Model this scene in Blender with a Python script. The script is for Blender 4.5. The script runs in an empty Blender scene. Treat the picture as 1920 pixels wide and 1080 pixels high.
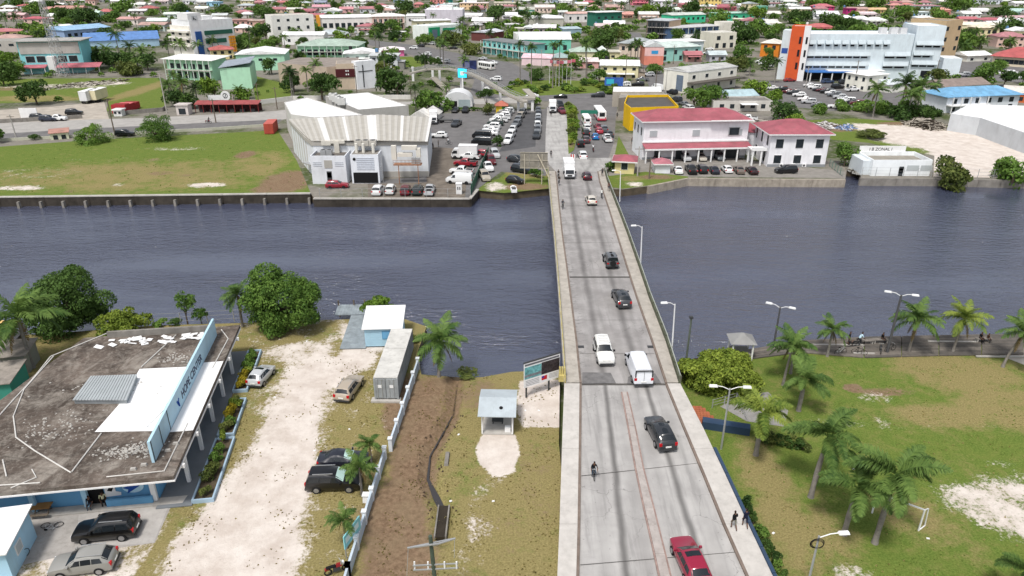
import bpy,bmesh,math,random
import numpy as np
from mathutils import Vector,Matrix
random.seed(7)
scene=bpy.context.scene
C=scene.collection
R=math.radians
FOOT=[]      # footprints kept free of scattered town fabric
# ---------------------------------------------------------------- camera, sky, sun, exposure
CAM_H,CAM_F,PITCH=41.0,1340.0,24.48
cam_d=bpy.data.cameras.new('camera');cam=bpy.data.objects.new('camera',cam_d);C.objects.link(cam)
cam.location=(0,0,CAM_H);cam.rotation_euler=(R(90-PITCH),0,0)
cam_d.sensor_width=36;cam_d.lens=36*CAM_F/1920;cam_d.clip_start=1;cam_d.clip_end=6000
scene.camera=cam
SUN_EL,SUN_AZ=62,205          # degrees; azimuth clockwise from +Y
w=bpy.data.worlds.new('World');scene.world=w;w.use_nodes=True
nt=w.node_tree;nt.nodes.clear()
sky=nt.nodes.new('ShaderNodeTexSky');sky.sky_type='NISHITA';sky.sun_disc=False
sky.sun_elevation=R(SUN_EL);sky.sun_rotation=R(SUN_AZ);sky.air_density=1.0;sky.dust_density=3.0;sky.ozone_density=1.0
hs=nt.nodes.new('ShaderNodeHueSaturation');hs.inputs['Saturation'].default_value=0.38
bg=nt.nodes.new('ShaderNodeBackground');bg.inputs['Strength'].default_value=0.08
wo=nt.nodes.new('ShaderNodeOutputWorld')
nt.links.new(sky.outputs[0],hs.inputs['Color']);nt.links.new(hs.outputs[0],bg.inputs['Color']);nt.links.new(bg.outputs[0],wo.inputs[0])
sun_d=bpy.data.lights.new('sun','SUN');sun_d.energy=1.5;sun_d.angle=R(10);sun_d.color=(1.0,.96,.9)
sun=bpy.data.objects.new('sun',sun_d);C.objects.link(sun)
_sd=Vector((math.sin(R(SUN_AZ))*math.cos(R(SUN_EL)),math.cos(R(SUN_AZ))*math.cos(R(SUN_EL)),math.sin(R(SUN_EL))))
sun.rotation_euler=_sd.to_track_quat('Z','Y').to_euler();sun.location=(0,0,200)
vs=scene.view_settings;vs.view_transform='Standard';vs.look='None';vs.exposure=1.0;vs.gamma=1.0;vs.use_curve_mapping=False

# ---------------------------------------------------------------- photo pixel (1920x1080) -> place on a horizontal plane
SP,CP=math.sin(R(PITCH)),math.cos(R(PITCH))
def P(px,py,z=0.0):
 v=py-540.0;u=px-960.0
 t=(CAM_H-z)/(CAM_F*SP+v*CP)
 return Vector((u*t,(CAM_F*CP-v*SP)*t,z))
def PJ(p):
 d=p[1]*CP-(p[2]-CAM_H)*SP
 return 960+CAM_F*p[0]/d,540+CAM_F*(-(p[1]*SP)-(p[2]-CAM_H)*CP)/d
def SC(py,z=0.0):return (CAM_F*SP+(py-540)*CP)/(CAM_H-z)    # pixels per metre across
def HT(py,dpx,z=0.0):
 """metres of height that a vertical thing standing at row py shows as dpx rows"""
 y=P(960,py,z).y;lo,hi=0.0,60.0
 for _ in range(40):
  m=(lo+hi)/2
  if py-PJ((0,y,z+m))[1]<dpx:lo=m
  else:hi=m
 return lo

# ---------------------------------------------------------------- materials
MATS={}
def srgb(h):
 if isinstance(h,str):
  h=h.lstrip('#');c=[int(h[i:i+2],16)/255 for i in (0,2,4)]
  return tuple(x/12.92 if x<=.04045 else ((x+.055)/1.055)**2.4 for x in c)
 return h
def mat(name,col=None,rough=.7,var=.12,scale=.6,dirt=0,metal=0,bump=0,bscale=8,coat=0,spec=.22,obj=True,trans=0):
 if name in MATS:return MATS[name]
 m=bpy.data.materials.new(name);MATS[name]=m;m.use_nodes=True
 n=m.node_tree.nodes;l=m.node_tree.links;b=n['Principled BSDF']
 col=srgb(col);b.inputs['Roughness'].default_value=rough;b.inputs['Metallic'].default_value=metal
 b.inputs['Coat Weight'].default_value=coat;b.inputs['Specular IOR Level'].default_value=spec
 b.inputs['Base Color'].default_value=(*col,1)
 if var or dirt or bump:
  tc=n.new('ShaderNodeNewGeometry')
  if var or dirt:
   no=n.new('ShaderNodeTexNoise');no.inputs['Scale'].default_value=scale;no.inputs['Detail'].default_value=6;no.inputs['Roughness'].default_value=.65
   l.new(tc.outputs['Position'],no.inputs['Vector'])
   mr=n.new('ShaderNodeMapRange');mr.inputs[1].default_value=.3;mr.inputs[2].default_value=.7
   mr.inputs[3].default_value=1-var;mr.inputs[4].default_value=1+var*.6
   l.new(no.outputs[0],mr.inputs[0])
   mx=n.new('ShaderNodeMix');mx.data_type='RGBA';mx.blend_type='MULTIPLY';mx.inputs[0].default_value=1
   mx.inputs[6].default_value=(*col,1);l.new(mr.outputs[0],mx.inputs[7])
   out=mx.outputs[2]
   if dirt:
    n2=n.new('ShaderNodeTexNoise');n2.inputs['Scale'].default_value=scale*2.3;n2.inputs['Detail'].default_value=8;n2.inputs['Roughness'].default_value=.7
    mp=n.new('ShaderNodeVectorMath');mp.operation='MULTIPLY';mp.inputs[1].default_value=(1,1,.25)
    l.new(tc.outputs['Position'],mp.inputs[0]);l.new(mp.outputs[0],n2.inputs['Vector'])
    r2=n.new('ShaderNodeMapRange');r2.inputs[1].default_value=.5;r2.inputs[2].default_value=.78;r2.inputs[3].default_value=0;r2.inputs[4].default_value=dirt
    l.new(n2.outputs[0],r2.inputs[0])
    m2=n.new('ShaderNodeMix');m2.data_type='RGBA';l.new(r2.outputs[0],m2.inputs[0]);l.new(out,m2.inputs[6])
    m2.inputs[7].default_value=(.10,.085,.07,1);out=m2.outputs[2]
   l.new(out,b.inputs['Base Color'])
  if bump:
   nb=n.new('ShaderNodeTexNoise');nb.inputs['Scale'].default_value=bscale;nb.inputs['Detail'].default_value=4
   l.new(tc.outputs['Position'],nb.inputs['Vector'])
   bp=n.new('ShaderNodeBump');bp.inputs['Strength'].default_value=bump;bp.inputs['Distance'].default_value=.05
   l.new(nb.outputs[0],bp.inputs['Height']);l.new(bp.outputs[0],b.inputs['Normal'])
 return m
def paint(col): # building paint, weathered
 return mat('paint_'+str(col),col,rough=.75,var=.10,scale=.35,dirt=.22)
def roofm(col):
 c=srgb(col);g=.3*c[0]+.6*c[1]+.1*c[2];k=.30 if max(c)-min(c)>.12 else 0     # sun-faded sheet metal
 return mat('roof_'+str(col),tuple(x+(g-x)*k for x in c),rough=.6,var=.28,scale=.35,dirt=.5)
def carpaint(col):
 return mat('carpaint_'+str(col),col,rough=.28,var=0,coat=.6,spec=.4)
GLASS=mat('glass_dark',(.012,.016,.02),rough=.08,var=0,spec=.6)
WGLASS=mat('window_glass',(.03,.038,.045),rough=.15,var=.4,scale=.8)
RUB=mat('rubber',(.015,.015,.016),rough=.85,var=0)
RIM=mat('rim_metal',(.35,.35,.36),rough=.35,metal=.6,var=0)
CONC=mat('concrete',(.42,.40,.37),rough=.9,var=.2,scale=.5,dirt=.35)
CONCD=mat('concrete_stained',(.23,.215,.195),rough=.95,var=.35,scale=.6,dirt=.7)
STEEL=mat('galvanised_steel',(.45,.46,.47),rough=.4,metal=.5,var=.1)
DARKM=mat('dark_metal',(.05,.052,.055),rough=.5,var=.1)
WHITE=mat('white_paint',(.78,.78,.78),rough=.6,var=.06,scale=.8,dirt=.12)
WOODG=mat('grey_wood',(.21,.19,.17),rough=.9,var=.35,scale=1.5,dirt=.3)
WOODP=mat('pole_wood',(.16,.13,.10),rough=.9,var=.3,scale=2)
BLACK=mat('black_void',(.01,.01,.011),rough=.9,var=0)
REDL=mat('tail_lamp_red',(.45,.01,.015),rough=.2,var=0)
LAMPW=mat('headlamp_clear',(.75,.77,.8),rough=.12,var=0)

# ---------------------------------------------------------------- mesh helpers
class MB:
 def __init__(s):s.v=[];s.f=[]
 def add(s,vs,fs):
  o=len(s.v);s.v+=[tuple(p)for p in vs];s.f+=[tuple(i+o for i in f)for f in fs];return s
 def quad(s,a,b,c,d):return s.add([a,b,c,d],[(0,1,2,3)])
 def box(s,x0,x1,y0,y1,z0,z1,tx=0,ty=0):
  return s.add([(x0,y0,z0),(x1,y0,z0),(x1,y1,z0),(x0,y1,z0),(x0+tx,y0+ty,z1),(x1-tx,y0+ty,z1),(x1-tx,y1-ty,z1),(x0+tx,y1-ty,z1)],
                     [(3,2,1,0),(4,5,6,7),(0,1,5,4),(1,2,6,5),(2,3,7,6),(3,0,4,7)])
 def prism(s,poly,z0,z1):
  """poly of (x,y) counter-clockwise; z0,z1 numbers or lists"""
  n=len(poly);a=z0 if hasattr(z0,'__len__')else [z0]*n;b=z1 if hasattr(z1,'__len__')else [z1]*n
  vs=[(p[0],p[1],a[i])for i,p in enumerate(poly)]+[(p[0],p[1],b[i])for i,p in enumerate(poly)]
  return s.add(vs,[tuple(range(n -1,-1,-1)),tuple(range(n,2*n))]+[(i,(i+1)% n,n+(i+1)% n,n+i)for i in range(n)])
 def tube(s,pts,r,n=6,cap=True):
  pts=[Vector(p)for p in pts];m=len(pts);rr=r if hasattr(r,'__len__')else [r]*m
  ring=[];ref=None
  for i,p in enumerate(pts):
   t=(pts[min(i+1,m-1)]-pts[max(i-1,0)]).normalized()
   if ref is None:ref=Vector((0,0,1))if abs(t.z)<.9 else Vector((1,0,0))
   a=t.cross(ref);
   if a.length<1e-4:a=t.cross(Vector((0,1,0)))
   a.normalize();b=a.cross(t).normalized()
   ring+=[p+(a*math.cos(2*math.pi*k/n)+b*math.sin(2*math.pi*k/n))*rr[i] for k in range(n)]
  fs=[(i*n+k,i*n+(k+1)% n,(i+1)*n+(k+1)% n,(i+1)*n+k)for i in range(m-1)for k in range(n)]
  if cap:fs+=[tuple(range(n -1,-1,-1)),tuple((m-1)*n+k for k in range(n))]
  return s.add(ring,fs)
 def bar(s,a,b,w,h=None):
  h=h or w;a=Vector(a);b=Vector(b);t=(b-a).normalized();u=Vector((0,0,1))if abs(t.z)<.95 else Vector((1,0,0))
  x=t.cross(u).normalized()*w/2;y=x.cross(t).normalized()*h/2
  vs=[p+sx*x+sy*y for p in (a,b)for sx,sy in ((-1,-1),(1,-1),(1,1),(-1,1))]
  return s.add(vs,[(3,2,1,0),(4,5,6,7),(0,1,5,4),(1,2,6,5),(2,3,7,6),(3,0,4,7)])
 def disc(s,c,ax,r,w,n=14):
  c=Vector(c);ax=Vector(ax).normalized()*w/2;return s.tube([c-ax,c+ax],r,n)
 def ring(s,c,ax,r,rr,n=16,k=5):
  c=Vector(c);ax=Vector(ax).normalized();a=ax.orthogonal().normalized();b=ax.cross(a)
  vs=[];fs=[]
  for i in range(n):
   t=2*math.pi*i/n;d=a*math.cos(t)+b*math.sin(t)
   vs+=[c+d*(r+rr*math.cos(2*math.pi*j/k))+ax*rr*math.sin(2*math.pi*j/k)for j in range(k)]
  fs=[(i*k+j,((i+1)% n)*k+j,((i+1)% n)*k+(j+1)% k,i*k+(j+1)% k)for i in range(n)for j in range(k)]
  return s.add(vs,fs)
 def xf(s,M_):
  s.v=[tuple(M_ @ Vector(p))for p in s.v];return s
 def mesh(s,name='mesh',smooth=None):
  me=bpy.data.meshes.new(name);me.from_pydata(s.v,[],s.f);me.validate();me.update()
  if smooth is not None:
   me.shade_smooth();me.set_sharp_from_angle(angle=R(smooth))
  return me
 def build(s,name,m,parent=None,smooth=None):
  return obj(name,s.mesh(name,smooth),m,parent)
def obj(name,me,m=None,parent=None):
 o=bpy.data.objects.new(name,me);C.objects.link(o)
 if m is not None:
  if not me.materials:me.materials.append(m)
  elif me.materials[0] !=m:
   o.material_slots[0].link='OBJECT';o.material_slots[0].material=m
 if parent:o.parent=parent
 return o
def tag(o,label=None,cat=None,group=None,kind=None):
 if label:o['label']=label
 if cat:o['category']=cat
 if group:o['group']=group
 if kind:o['kind']=kind
 return o
def thing(name,label,cat,loc=(0,0,0),rz=0.0,group=None):
 o=bpy.data.objects.new(name,None);C.objects.link(o);o.location=loc;o.rotation_euler=(0,0,rz);o.empty_display_size=.2
 return tag(o,label,cat,group)
def copy_tree(o,parent=None):
 c=o.copy();C.objects.link(c);c.parent=parent
 for ch in o.children:copy_tree(ch,c)
 return c
BOX={}
def boxmesh(w_,d,h):
 k=(round(w_,3),round(d,3),round(h,3))
 if k not in BOX:BOX[k]=MB().box(-k[0]/2,k[0]/2,-k[1]/2,k[1]/2,0,k[2]).mesh('box')
 return BOX[k]
def inpoly(X,Y,poly):
 r=np.zeros(X.shape,bool);n=len(poly);j=n -1
 for i in range(n):
  xi,yi=poly[i][0],poly[i][1];xj,yj=poly[j][0],poly[j][1]
  if yi !=yj:
   c=((yi>Y)!=(yj>Y))& (X<(xj-xi)*(Y-yi)/(yj-yi)+xi);r ^=c
  j=i
 return r
def distpoly(X,Y,poly,closed=True):
 d=np.full(X.shape,1e9);n=len(poly)
 for i in range(n if closed else n -1):
  a=poly[i];b=poly[(i+1)% n];dx,dy=b[0]-a[0],b[1]-a[1];L=dx*dx+dy*dy+1e-9
  t=np.clip(((X-a[0])*dx+(Y-a[1])*dy)/L,0,1)
  d=np.minimum(d,np.hypot(X-a[0]-t*dx,Y-a[1]-t*dy))
 return d
def pix(pts,z=0.0):return [(P(x,y,z).x,P(x,y,z).y)for x,y in pts]
def clipcell(poly,x0,x1,y0,y1):
 def cl(ps,f,cut):
  out=[]
  for i in range(len(ps)):
   a=ps[i-1];b=ps[i];fa,fb=f(a),f(b)
   if (fa>=0)!=(fb>=0):
    t=fa/(fa-fb);out.append((a[0]+(b[0]-a[0])*t,a[1]+(b[1]-a[1])*t))
   if fb>=0:out.append(b)
  return out
 ps=poly
 for f in (lambda p:p[0]-x0,lambda p:x1-p[0],lambda p:p[1]-y0,lambda p:y1-p[1]):
  ps=cl(ps,f,0)
  if len(ps)<3:return []
 return ps
def sheet(name,poly,z,cell,layers,m,zf=None,kind='structure',label=None):
 """flat ground sheet cut to poly, with a vertex colour painted from shapes (sand, soil, straw, wet)"""
 xs=[p[0] for p in poly];ys=[p[1] for p in poly]
 gx=np.arange(min(xs)-1e-3,max(xs)+cell,cell);gy=np.arange(min(ys)-1e-3,max(ys)+cell,cell)
 X,Y=np.meshgrid(gx,gy,indexing='ij');ins=inpoly(X,Y,poly);dist=distpoly(X,Y,poly)
 verts=[];idx={};faces=[]
 def vid(x,y):
  k=(round(x,3),round(y,3))
  if k not in idx:idx[k]=len(verts);verts.append((k[0],k[1],z))
  return idx[k]
 nx,ny=len(gx),len(gy)
 for i in range(nx-1):
  for j in range(ny-1):
   q=ins[i,j],ins[i+1,j],ins[i+1,j+1],ins[i,j+1]
   near=dist[i,j]<cell*1.6
   if not near:
    if all(q):faces.append((vid(gx[i],gy[j]),vid(gx[i+1],gy[j]),vid(gx[i+1],gy[j+1]),vid(gx[i],gy[j+1])))
    continue
   c=clipcell(poly,gx[i],gx[i+1],gy[j],gy[j+1])
   ids=[]
   for p in c:
    v=vid(*p)
    if v not in ids:ids.append(v)
   if len(ids)>=3:faces.append(tuple(ids))
 A=np.array(verts)
 if zf is not None:A[:,2]=zf(A[:,0],A[:,1])
 me=bpy.data.meshes.new(name);me.from_pydata([tuple(r)for r in A],[],faces);me.validate();me.update()
 # face up
 fl=sum(p.normal.z for p in me.polygons[:50])
 if fl<0:me.flip_normals()
 at=me.color_attributes.new('zones','FLOAT_COLOR','POINT')
 col=np.zeros((len(me.vertices),4),np.float32);VX,VY=A[:,0],A[:,1]
 for ly in layers:
  ch,kind_,g,amt,soft=ly
  if kind_=='poly':
   d=distpoly(VX,VY,g);sd=np.where(inpoly(VX,VY,g),d,-d);t=np.clip(sd/soft+.5,0,1)
  elif kind_=='line':
   d=distpoly(VX,VY,g[0],False);t=np.clip((g[1]-d)/soft+.5,0,1)
  else:
   cx,cy,rx,ry=g;d=1-np.hypot((VX-cx)/rx,(VY-cy)/ry);t=np.clip(d/soft+.5,0,1)
  if amt>=0:col[:,ch]=np.maximum(col[:,ch],t*amt)
  else:col[:,ch]*=(1+amt*t)
 at.data.foreach_set('color',col.ravel())
 o=obj(name,me,m);tag(o,label,None,None,kind);return o
def blob(px,py,rx,ry,ch,amt=1.0,soft=.8):
 c=P(px,py);s=SC(py);sy=(P(px,py-4).y-P(px,py+4).y)/8
 return (ch,'ell',(c.x,c.y,rx/s,ry*sy),amt,soft)
def zpoly(pts,ch,amt=1.0,soft=1.5):return (ch,'poly',pix(pts),amt,soft)
def zline(pts,wd,ch,amt=1.0,soft=.8):return (ch,'line',(pix(pts),wd),amt,soft)

def node_ground():
 m=bpy.data.materials.new('ground_grass_sand_soil');m.use_nodes=True
 n=m.node_tree.nodes;l=m.node_tree.links;b=n['Principled BSDF'];b.inputs['Roughness'].default_value=.95;b.inputs['Specular IOR Level'].default_value=.08
 geo=n.new('ShaderNodeNewGeometry');at=n.new('ShaderNodeVertexColor');at.layer_name='zones'
 sep=n.new('ShaderNodeSeparateColor');l.new(at.outputs[0],sep.inputs[0])
 def noise(sc,det=6,ro=.6):
  t=n.new('ShaderNodeTexNoise');t.inputs['Scale'].default_value=sc;t.inputs['Detail'].default_value=det;t.inputs['Roughness'].default_value=ro
  l.new(geo.outputs['Position'],t.inputs['Vector']);return t.outputs[0]
 def mr(src,a,b_,c=0,d=1):
  t=n.new('ShaderNodeMapRange');t.interpolation_type='SMOOTHSTEP'
  for i,v in enumerate((a,b_,c,d)):t.inputs[i+1].default_value=v
  l.new(src,t.inputs[0]);return t.outputs[0]
 def math_(op,a,b_):
  t=n.new('ShaderNodeMath');t.operation=op
  for i,v in enumerate((a,b_)):
   if isinstance(v,(int,float)):t.inputs[i].default_value=v
   else:l.new(v,t.inputs[i])
  return t.outputs[0]
 def mix(f,a,b_):
  t=n.new('ShaderNodeMix');t.data_type='RGBA'
  if isinstance(f,(int,float)):t.inputs[0].default_value=f
  else:l.new(f,t.inputs[0])
  for i,v in ((6,a),(7,b_)):
   if isinstance(v,tuple):t.inputs[i].default_value=(*v,1)
   else:l.new(v,t.inputs[i])
  return t.outputs[2]
 n1,n2,n3,n4,n5=noise(.16,5),noise(.8,7,.65),noise(6,5,.7),noise(2.4,8,.75),noise(.42,7,.7)
 green=mix(mr(n3,.3,.7),(.066,.108,.017),(.15,.205,.045))
 green=mix(mr(n2,.35,.7,0,.5),green,(.165,.185,.045))
 straw=mix(mr(n3,.25,.75),(.15,.125,.05),(.31,.26,.115))
 sb=math_('ADD',math_('MULTIPLY',n1,.45),math_('ADD',math_('MULTIPLY',n2,.35),math_('MULTIPLY',n4,.25)))
 grass=mix(mr(math_('ADD',sb,math_('MULTIPLY',sep.outputs[2],.42)),.56,.76),green,straw)
 soil=mix(mr(n4,.28,.72),(.10,.062,.038),(.27,.185,.12))
 soil=mix(mr(n5,.35,.7,0,.6),soil,(.225,.17,.105))
 c1=mix(mr(math_('ADD',sep.outputs[1],math_('ADD',math_('MULTIPLY',math_('SUBTRACT',n4,.5),1.0),math_('MULTIPLY',math_('SUBTRACT',n5,.5),.9))),.3,.7),grass,soil)
 sand=mix(mr(n5,.3,.7),(.49,.425,.375),(.65,.595,.545))
 sand=mix(mr(n4,.55,.75,0,.5),sand,(.27,.225,.175))
 e=math_('ADD',sep.outputs[0],math_('ADD',math_('MULTIPLY',math_('SUBTRACT',n4,.5),1.25),math_('MULTIPLY',math_('SUBTRACT',n5,.5),1.1)))
 c2=mix(mr(math_('ADD',e,math_('MULTIPLY',math_('SUBTRACT',n3,.5),.45)),.36,.66),c1,sand)
 c3=mix(mr(math_('ADD',at.outputs[1],math_('MULTIPLY',math_('SUBTRACT',n4,.5),.9)),.35,.65),c2,(.035,.027,.02))
 l.new(c3,b.inputs['Base Color'])
 bp=n.new('ShaderNodeBump');bp.inputs['Strength'].default_value=.55;bp.inputs['Distance'].default_value=.08
 l.new(math_('ADD',n3,n4),bp.inputs['Height']);l.new(bp.outputs[0],b.inputs['Normal'])
 return m
GROUND=node_ground()
SAND,SOIL,STRAW,WET=0,1,2,3
# ================================================================ SETTING: water, land, banks
WZ=-1.5
def water_mat():
 m=bpy.data.materials.new('river_water');m.use_nodes=True
 n=m.node_tree.nodes;l=m.node_tree.links;b=n['Principled BSDF']
 b.inputs['Base Color'].default_value=(.050,.058,.095,1);b.inputs['Roughness'].default_value=.05;b.inputs['IOR'].default_value=2.3
 geo=n.new('ShaderNodeNewGeometry')
 def wv(sc,st,det,rot):
  mp=n.new('ShaderNodeMapping');mp.inputs['Scale'].default_value=sc;mp.inputs['Rotation'].default_value=(0,0,R(rot));l.new(geo.outputs['Position'],mp.inputs[0])
  t=n.new('ShaderNodeTexNoise');t.inputs['Scale'].default_value=1;t.inputs['Detail'].default_value=det;t.inputs['Roughness'].default_value=.55;t.inputs['Distortion'].default_value=.4
  l.new(mp.outputs[0],t.inputs[0])
  k=n.new('ShaderNodeMath');k.operation='MULTIPLY';k.inputs[1].default_value=st;l.new(t.outputs[0],k.inputs[0]);return k.outputs[0]
 a=n.new('ShaderNodeMath');a.operation='ADD';l.new(wv((.5,1.25,1),1.0,5,14),a.inputs[0]);l.new(wv((2.4,4.2,1),.35,3,-10),a.inputs[1])
 # calm and ruffled areas
 t=n.new('ShaderNodeTexNoise');t.inputs['Scale'].default_value=1;t.inputs['Detail'].default_value=5;mpw=n.new('ShaderNodeMapping');mpw.inputs['Scale'].default_value=(.022,.075,1);mpw.inputs['Rotation'].default_value=(0,0,R(-6));l.new(geo.outputs['Position'],mpw.inputs[0]);l.new(mpw.outputs[0],t.inputs['Vector'])
 r=n.new('ShaderNodeMapRange');r.inputs[1].default_value=.38;r.inputs[2].default_value=.62;r.inputs[3].default_value=.22;r.inputs[4].default_value=1.0;l.new(t.outputs[0],r.inputs[0])
 bp=n.new('ShaderNodeBump');bp.inputs['Distance'].default_value=.46;l.new(r.outputs[0],bp.inputs['Strength']);l.new(a.outputs[0],bp.inputs['Height']);l.new(bp.outputs[0],b.inputs['Normal'])
 return m
tag(MB().quad((-900,20,WZ),(900,20,WZ),(900,190,WZ),(-900,190,WZ)).build('water',water_mat()),'dark blue rippled river crossed by the bridge',None,None,'structure')

# ---- land bodies with their sides (base of everything)
def land_mat():
 m=bpy.data.materials.new('town_ground');m.use_nodes=True;n=m.node_tree.nodes;l=m.node_tree.links;b=n['Principled BSDF'];b.inputs['Roughness'].default_value=.95;b.inputs['Specular IOR Level'].default_value=.1
 geo=n.new('ShaderNodeNewGeometry');prev=None
 for sc,a_,b_,c0,c1 in ((.045,.46,.56,(.20,.185,.16),(.065,.085,.03)),(.25,.5,.66,None,(.16,.15,.13)),(.9,.5,.7,None,(.28,.26,.23))):
  t=n.new('ShaderNodeTexNoise');t.inputs['Scale'].default_value=sc;t.inputs['Detail'].default_value=6;l.new(geo.outputs['Position'],t.inputs['Vector'])
  r=n.new('ShaderNodeMapRange');r.inputs[1].default_value=a_;r.inputs[2].default_value=b_;r.inputs[4].default_value=1 if prev is None else .6;l.new(t.outputs[0],r.inputs[0])
  x=n.new('ShaderNodeMix');x.data_type='RGBA';l.new(r.outputs[0],x.inputs[0]);x.inputs[7].default_value=(*c1,1)
  if prev is None:x.inputs[6].default_value=(*c0,1)
  else:l.new(prev,x.inputs[6])
  prev=x.outputs[2]
 l.new(prev,b.inputs['Base Color']);return m
LANDM=land_mat()
BANKM=mat('bank_earth',(.10,.08,.055),rough=.95,var=.4,scale=.8)
far_bank_px=[(-420,377),(0,371),(583,364),(590,372),(880,372),(893,356),(945,361),(1035,352),(1168,355),(1215,349),(1290,334),(1585,336),(1588,318),(1612,318),(1614,333),(1750,334),(1920,338),(2350,345)]
far_bank=pix(far_bank_px)
def land(name,poly,z0,z1,top,side,label):
 m=MB().prism(poly,z0,z1);o=m.build(name,top);o.data.materials.append(side)
 for p in o.data.polygons:
  if p.normal.z<.5:p.material_index=1
 return tag(o,label,None,None,'structure')
land('far_ground',far_bank+[(2600,3200),(-2600,3200)],-4,0,LANDM,BANKM,'flat ground of the town beyond the river')
near_bank_px=[(2300,622),(1920,628),(1620,634),(1500,642),(1420,655),(1300,672),(1270,700),(1052,694),(960,697),(905,707),(868,708),(790,702),(783,660),(800,612),(752,596),(600,600),(440,606),(290,610),(140,622),(-20,632),(-400,640)]
near_bank=pix(near_bank_px)
land('near_ground',[(-90,8),(90,8)]+near_bank,-4,-1.0,LANDM,BANKM,'ground on the near bank of the river')
rv=MB();nb_=near_bank
rv.add([(x,y,z)for x,y in nb_ for z in (-1.3,-.001)],[(2*i,2*i+2,2*i+3,2*i+1)for i in range(len(nb_)-1)])
tag(rv.build('river_bank',BANKM),'earthen edge of the near river bank',None,None,'structure')
# left lot: coral sand yard, grass verge, brown drain strip
lot=pix([(1050,700),(1052,694),(960,697),(905,707),(868,708),(790,702),(783,660),(800,612),(752,596),(600,600),(440,606),(290,610),(140,622),(-20,632),(-400,640)])+[(-75,20),(4.2,20),(4.4,55)]
L=[]
yard=[(440,612),(640,600),(640,650),(735,652),(705,750),(740,790),(700,860),(655,1100),(200,1200),(310,960),(345,935),(380,850),(430,740),(460,650)]
L+=[zpoly(yard,SAND,.30,1),zpoly([(450,610),(640,600),(640,660),(560,700),(520,760),(500,900),(470,930),(330,1120),(560,1120),(570,1000),(560,900),(590,830),(610,740),(690,690),(730,640),(640,600)],SAND,1.0,3.0)]
L+=[zpoly([(360,960),(450,850),(520,700),(630,620),(640,700),(600,860),(560,1120),(260,1120)],SAND,.85,5),zpoly([(330,1010),(460,900),(510,760),(600,760),(590,880),(520,1120),(300,1120)],SAND,1.2,2.0),blob(560,660,80,25,SAND,.62),blob(490,730,40,30,SAND,.42)]
L+=[zpoly([(450,770),(400,850),(340,950),(300,1010),(330,1000),(420,890),(500,780)],SAND,-.35,1.2),zpoly([(600,760),(740,740),(720,860),(655,1090),(540,1090),(600,960),(560,930),(590,830)],SAND,-.1,2),blob(660,770,70,40,STRAW,.6),blob(640,950,60,110,STRAW,.75),blob(420,860,60,60,STRAW,.7),blob(700,680,50,60,STRAW,.3)]
L+=[zpoly([(790,705),(735,850),(660,1100),(830,1100),(800,900),(830,800),(850,710)],SOIL,.9,3),blob(760,760,40,60,SOIL,1.0),blob(735,960,60,60,SOIL,.95),blob(720,1060,60,50,SOIL,.45),blob(900,740,60,40,SOIL,.5),blob(1010,900,60,130,SOIL,.34),blob(930,980,70,90,SOIL,.34),blob(780,850,50,120,SOIL,.8)]
L+=[zpoly([(975,715),(1060,712),(1052,800),(985,800),(970,770)],SAND,1.3,1.2),zpoly([(905,815),(965,815),(972,850),(960,885),(930,892),(900,870),(893,840)],SAND,1.35,.8)]
L+=[zline([(945,880),(905,920),(880,990),(865,1100)],1.1,SAND,.4,2.4),blob(905,1010,40,60,SAND,.36),blob(1010,900,70,140,STRAW,.55),blob(930,960,60,60,STRAW,.6),blob(760,880,60,100,STRAW,.5)]
L+=[zline([(856,712),(850,770),(828,812),(806,850),(802,895),(820,930),(832,960)],.2,WET,.7,.5),zline([(850,712),(848,770),(824,812),(800,850),(797,895)],1.1,SOIL,.7,.8)]
L+=[zpoly([(0,930),(330,930),(300,1020),(240,1100),(-300,1200),(-300,930)],SAND,.55,1)]
trench_px=[(856,706),(850,770),(828,812),(806,850),(802,895),(820,930),(832,955),(829,1010)]
trench_w=pix(trench_px)
def lot_z(x,y):
 d=distpoly(x,y,trench_w,False);return -.55*np.clip(1-d/.9,0,1)**.7
# the near ground sits lower under the lot so that the drain can be cut into it
L.insert(0,(STRAW,'ell',(-20,50,300,300),.52,1))
sheet('coral_lot',lot,0,.4,L,GROUND,zf=lot_z,label='sandy lot with dry grass patches and drain on the near left bank')
# right park
park=pix([(2300,640),(1920,645),(1620,650),(1500,658),(1420,668),(1300,685),(1275,715)])+[(14.5,60),(15.5,40),(17,20),(75,20)]
K=[zpoly([(1740,915),(1830,893),(1990,890),(2000,1030),(1880,1010),(1790,965)],SAND,.64,2.5),blob(1640,745,45,12,SAND,.42),blob(1600,728,20,9,SOIL,.9),blob(1660,735,60,9,SOIL,.65),blob(1720,800,150,12,SAND,.26),blob(1600,790,100,12,SAND,.32),blob(1560,1010,60,60,STRAW,.5),
     blob(1430,880,50,70,STRAW,.5),blob(1480,1000,60,80,STRAW,.55),blob(1800,700,140,40,STRAW,.55),blob(1700,960,70,60,STRAW,.4),blob(1900,760,100,60,STRAW,.5),blob(1860,870,60,10,SAND,.3),blob(1600,1075,50,20,SAND,.45),blob(1780,780,120,25,STRAW,.45)]
K.insert(0,(STRAW,'ell',(40,50,300,300),.12,1))
sheet('park_lawn',park,0,.6,K,GROUND,label='green park lawn with worn sandy patches on the near right bank')
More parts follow.
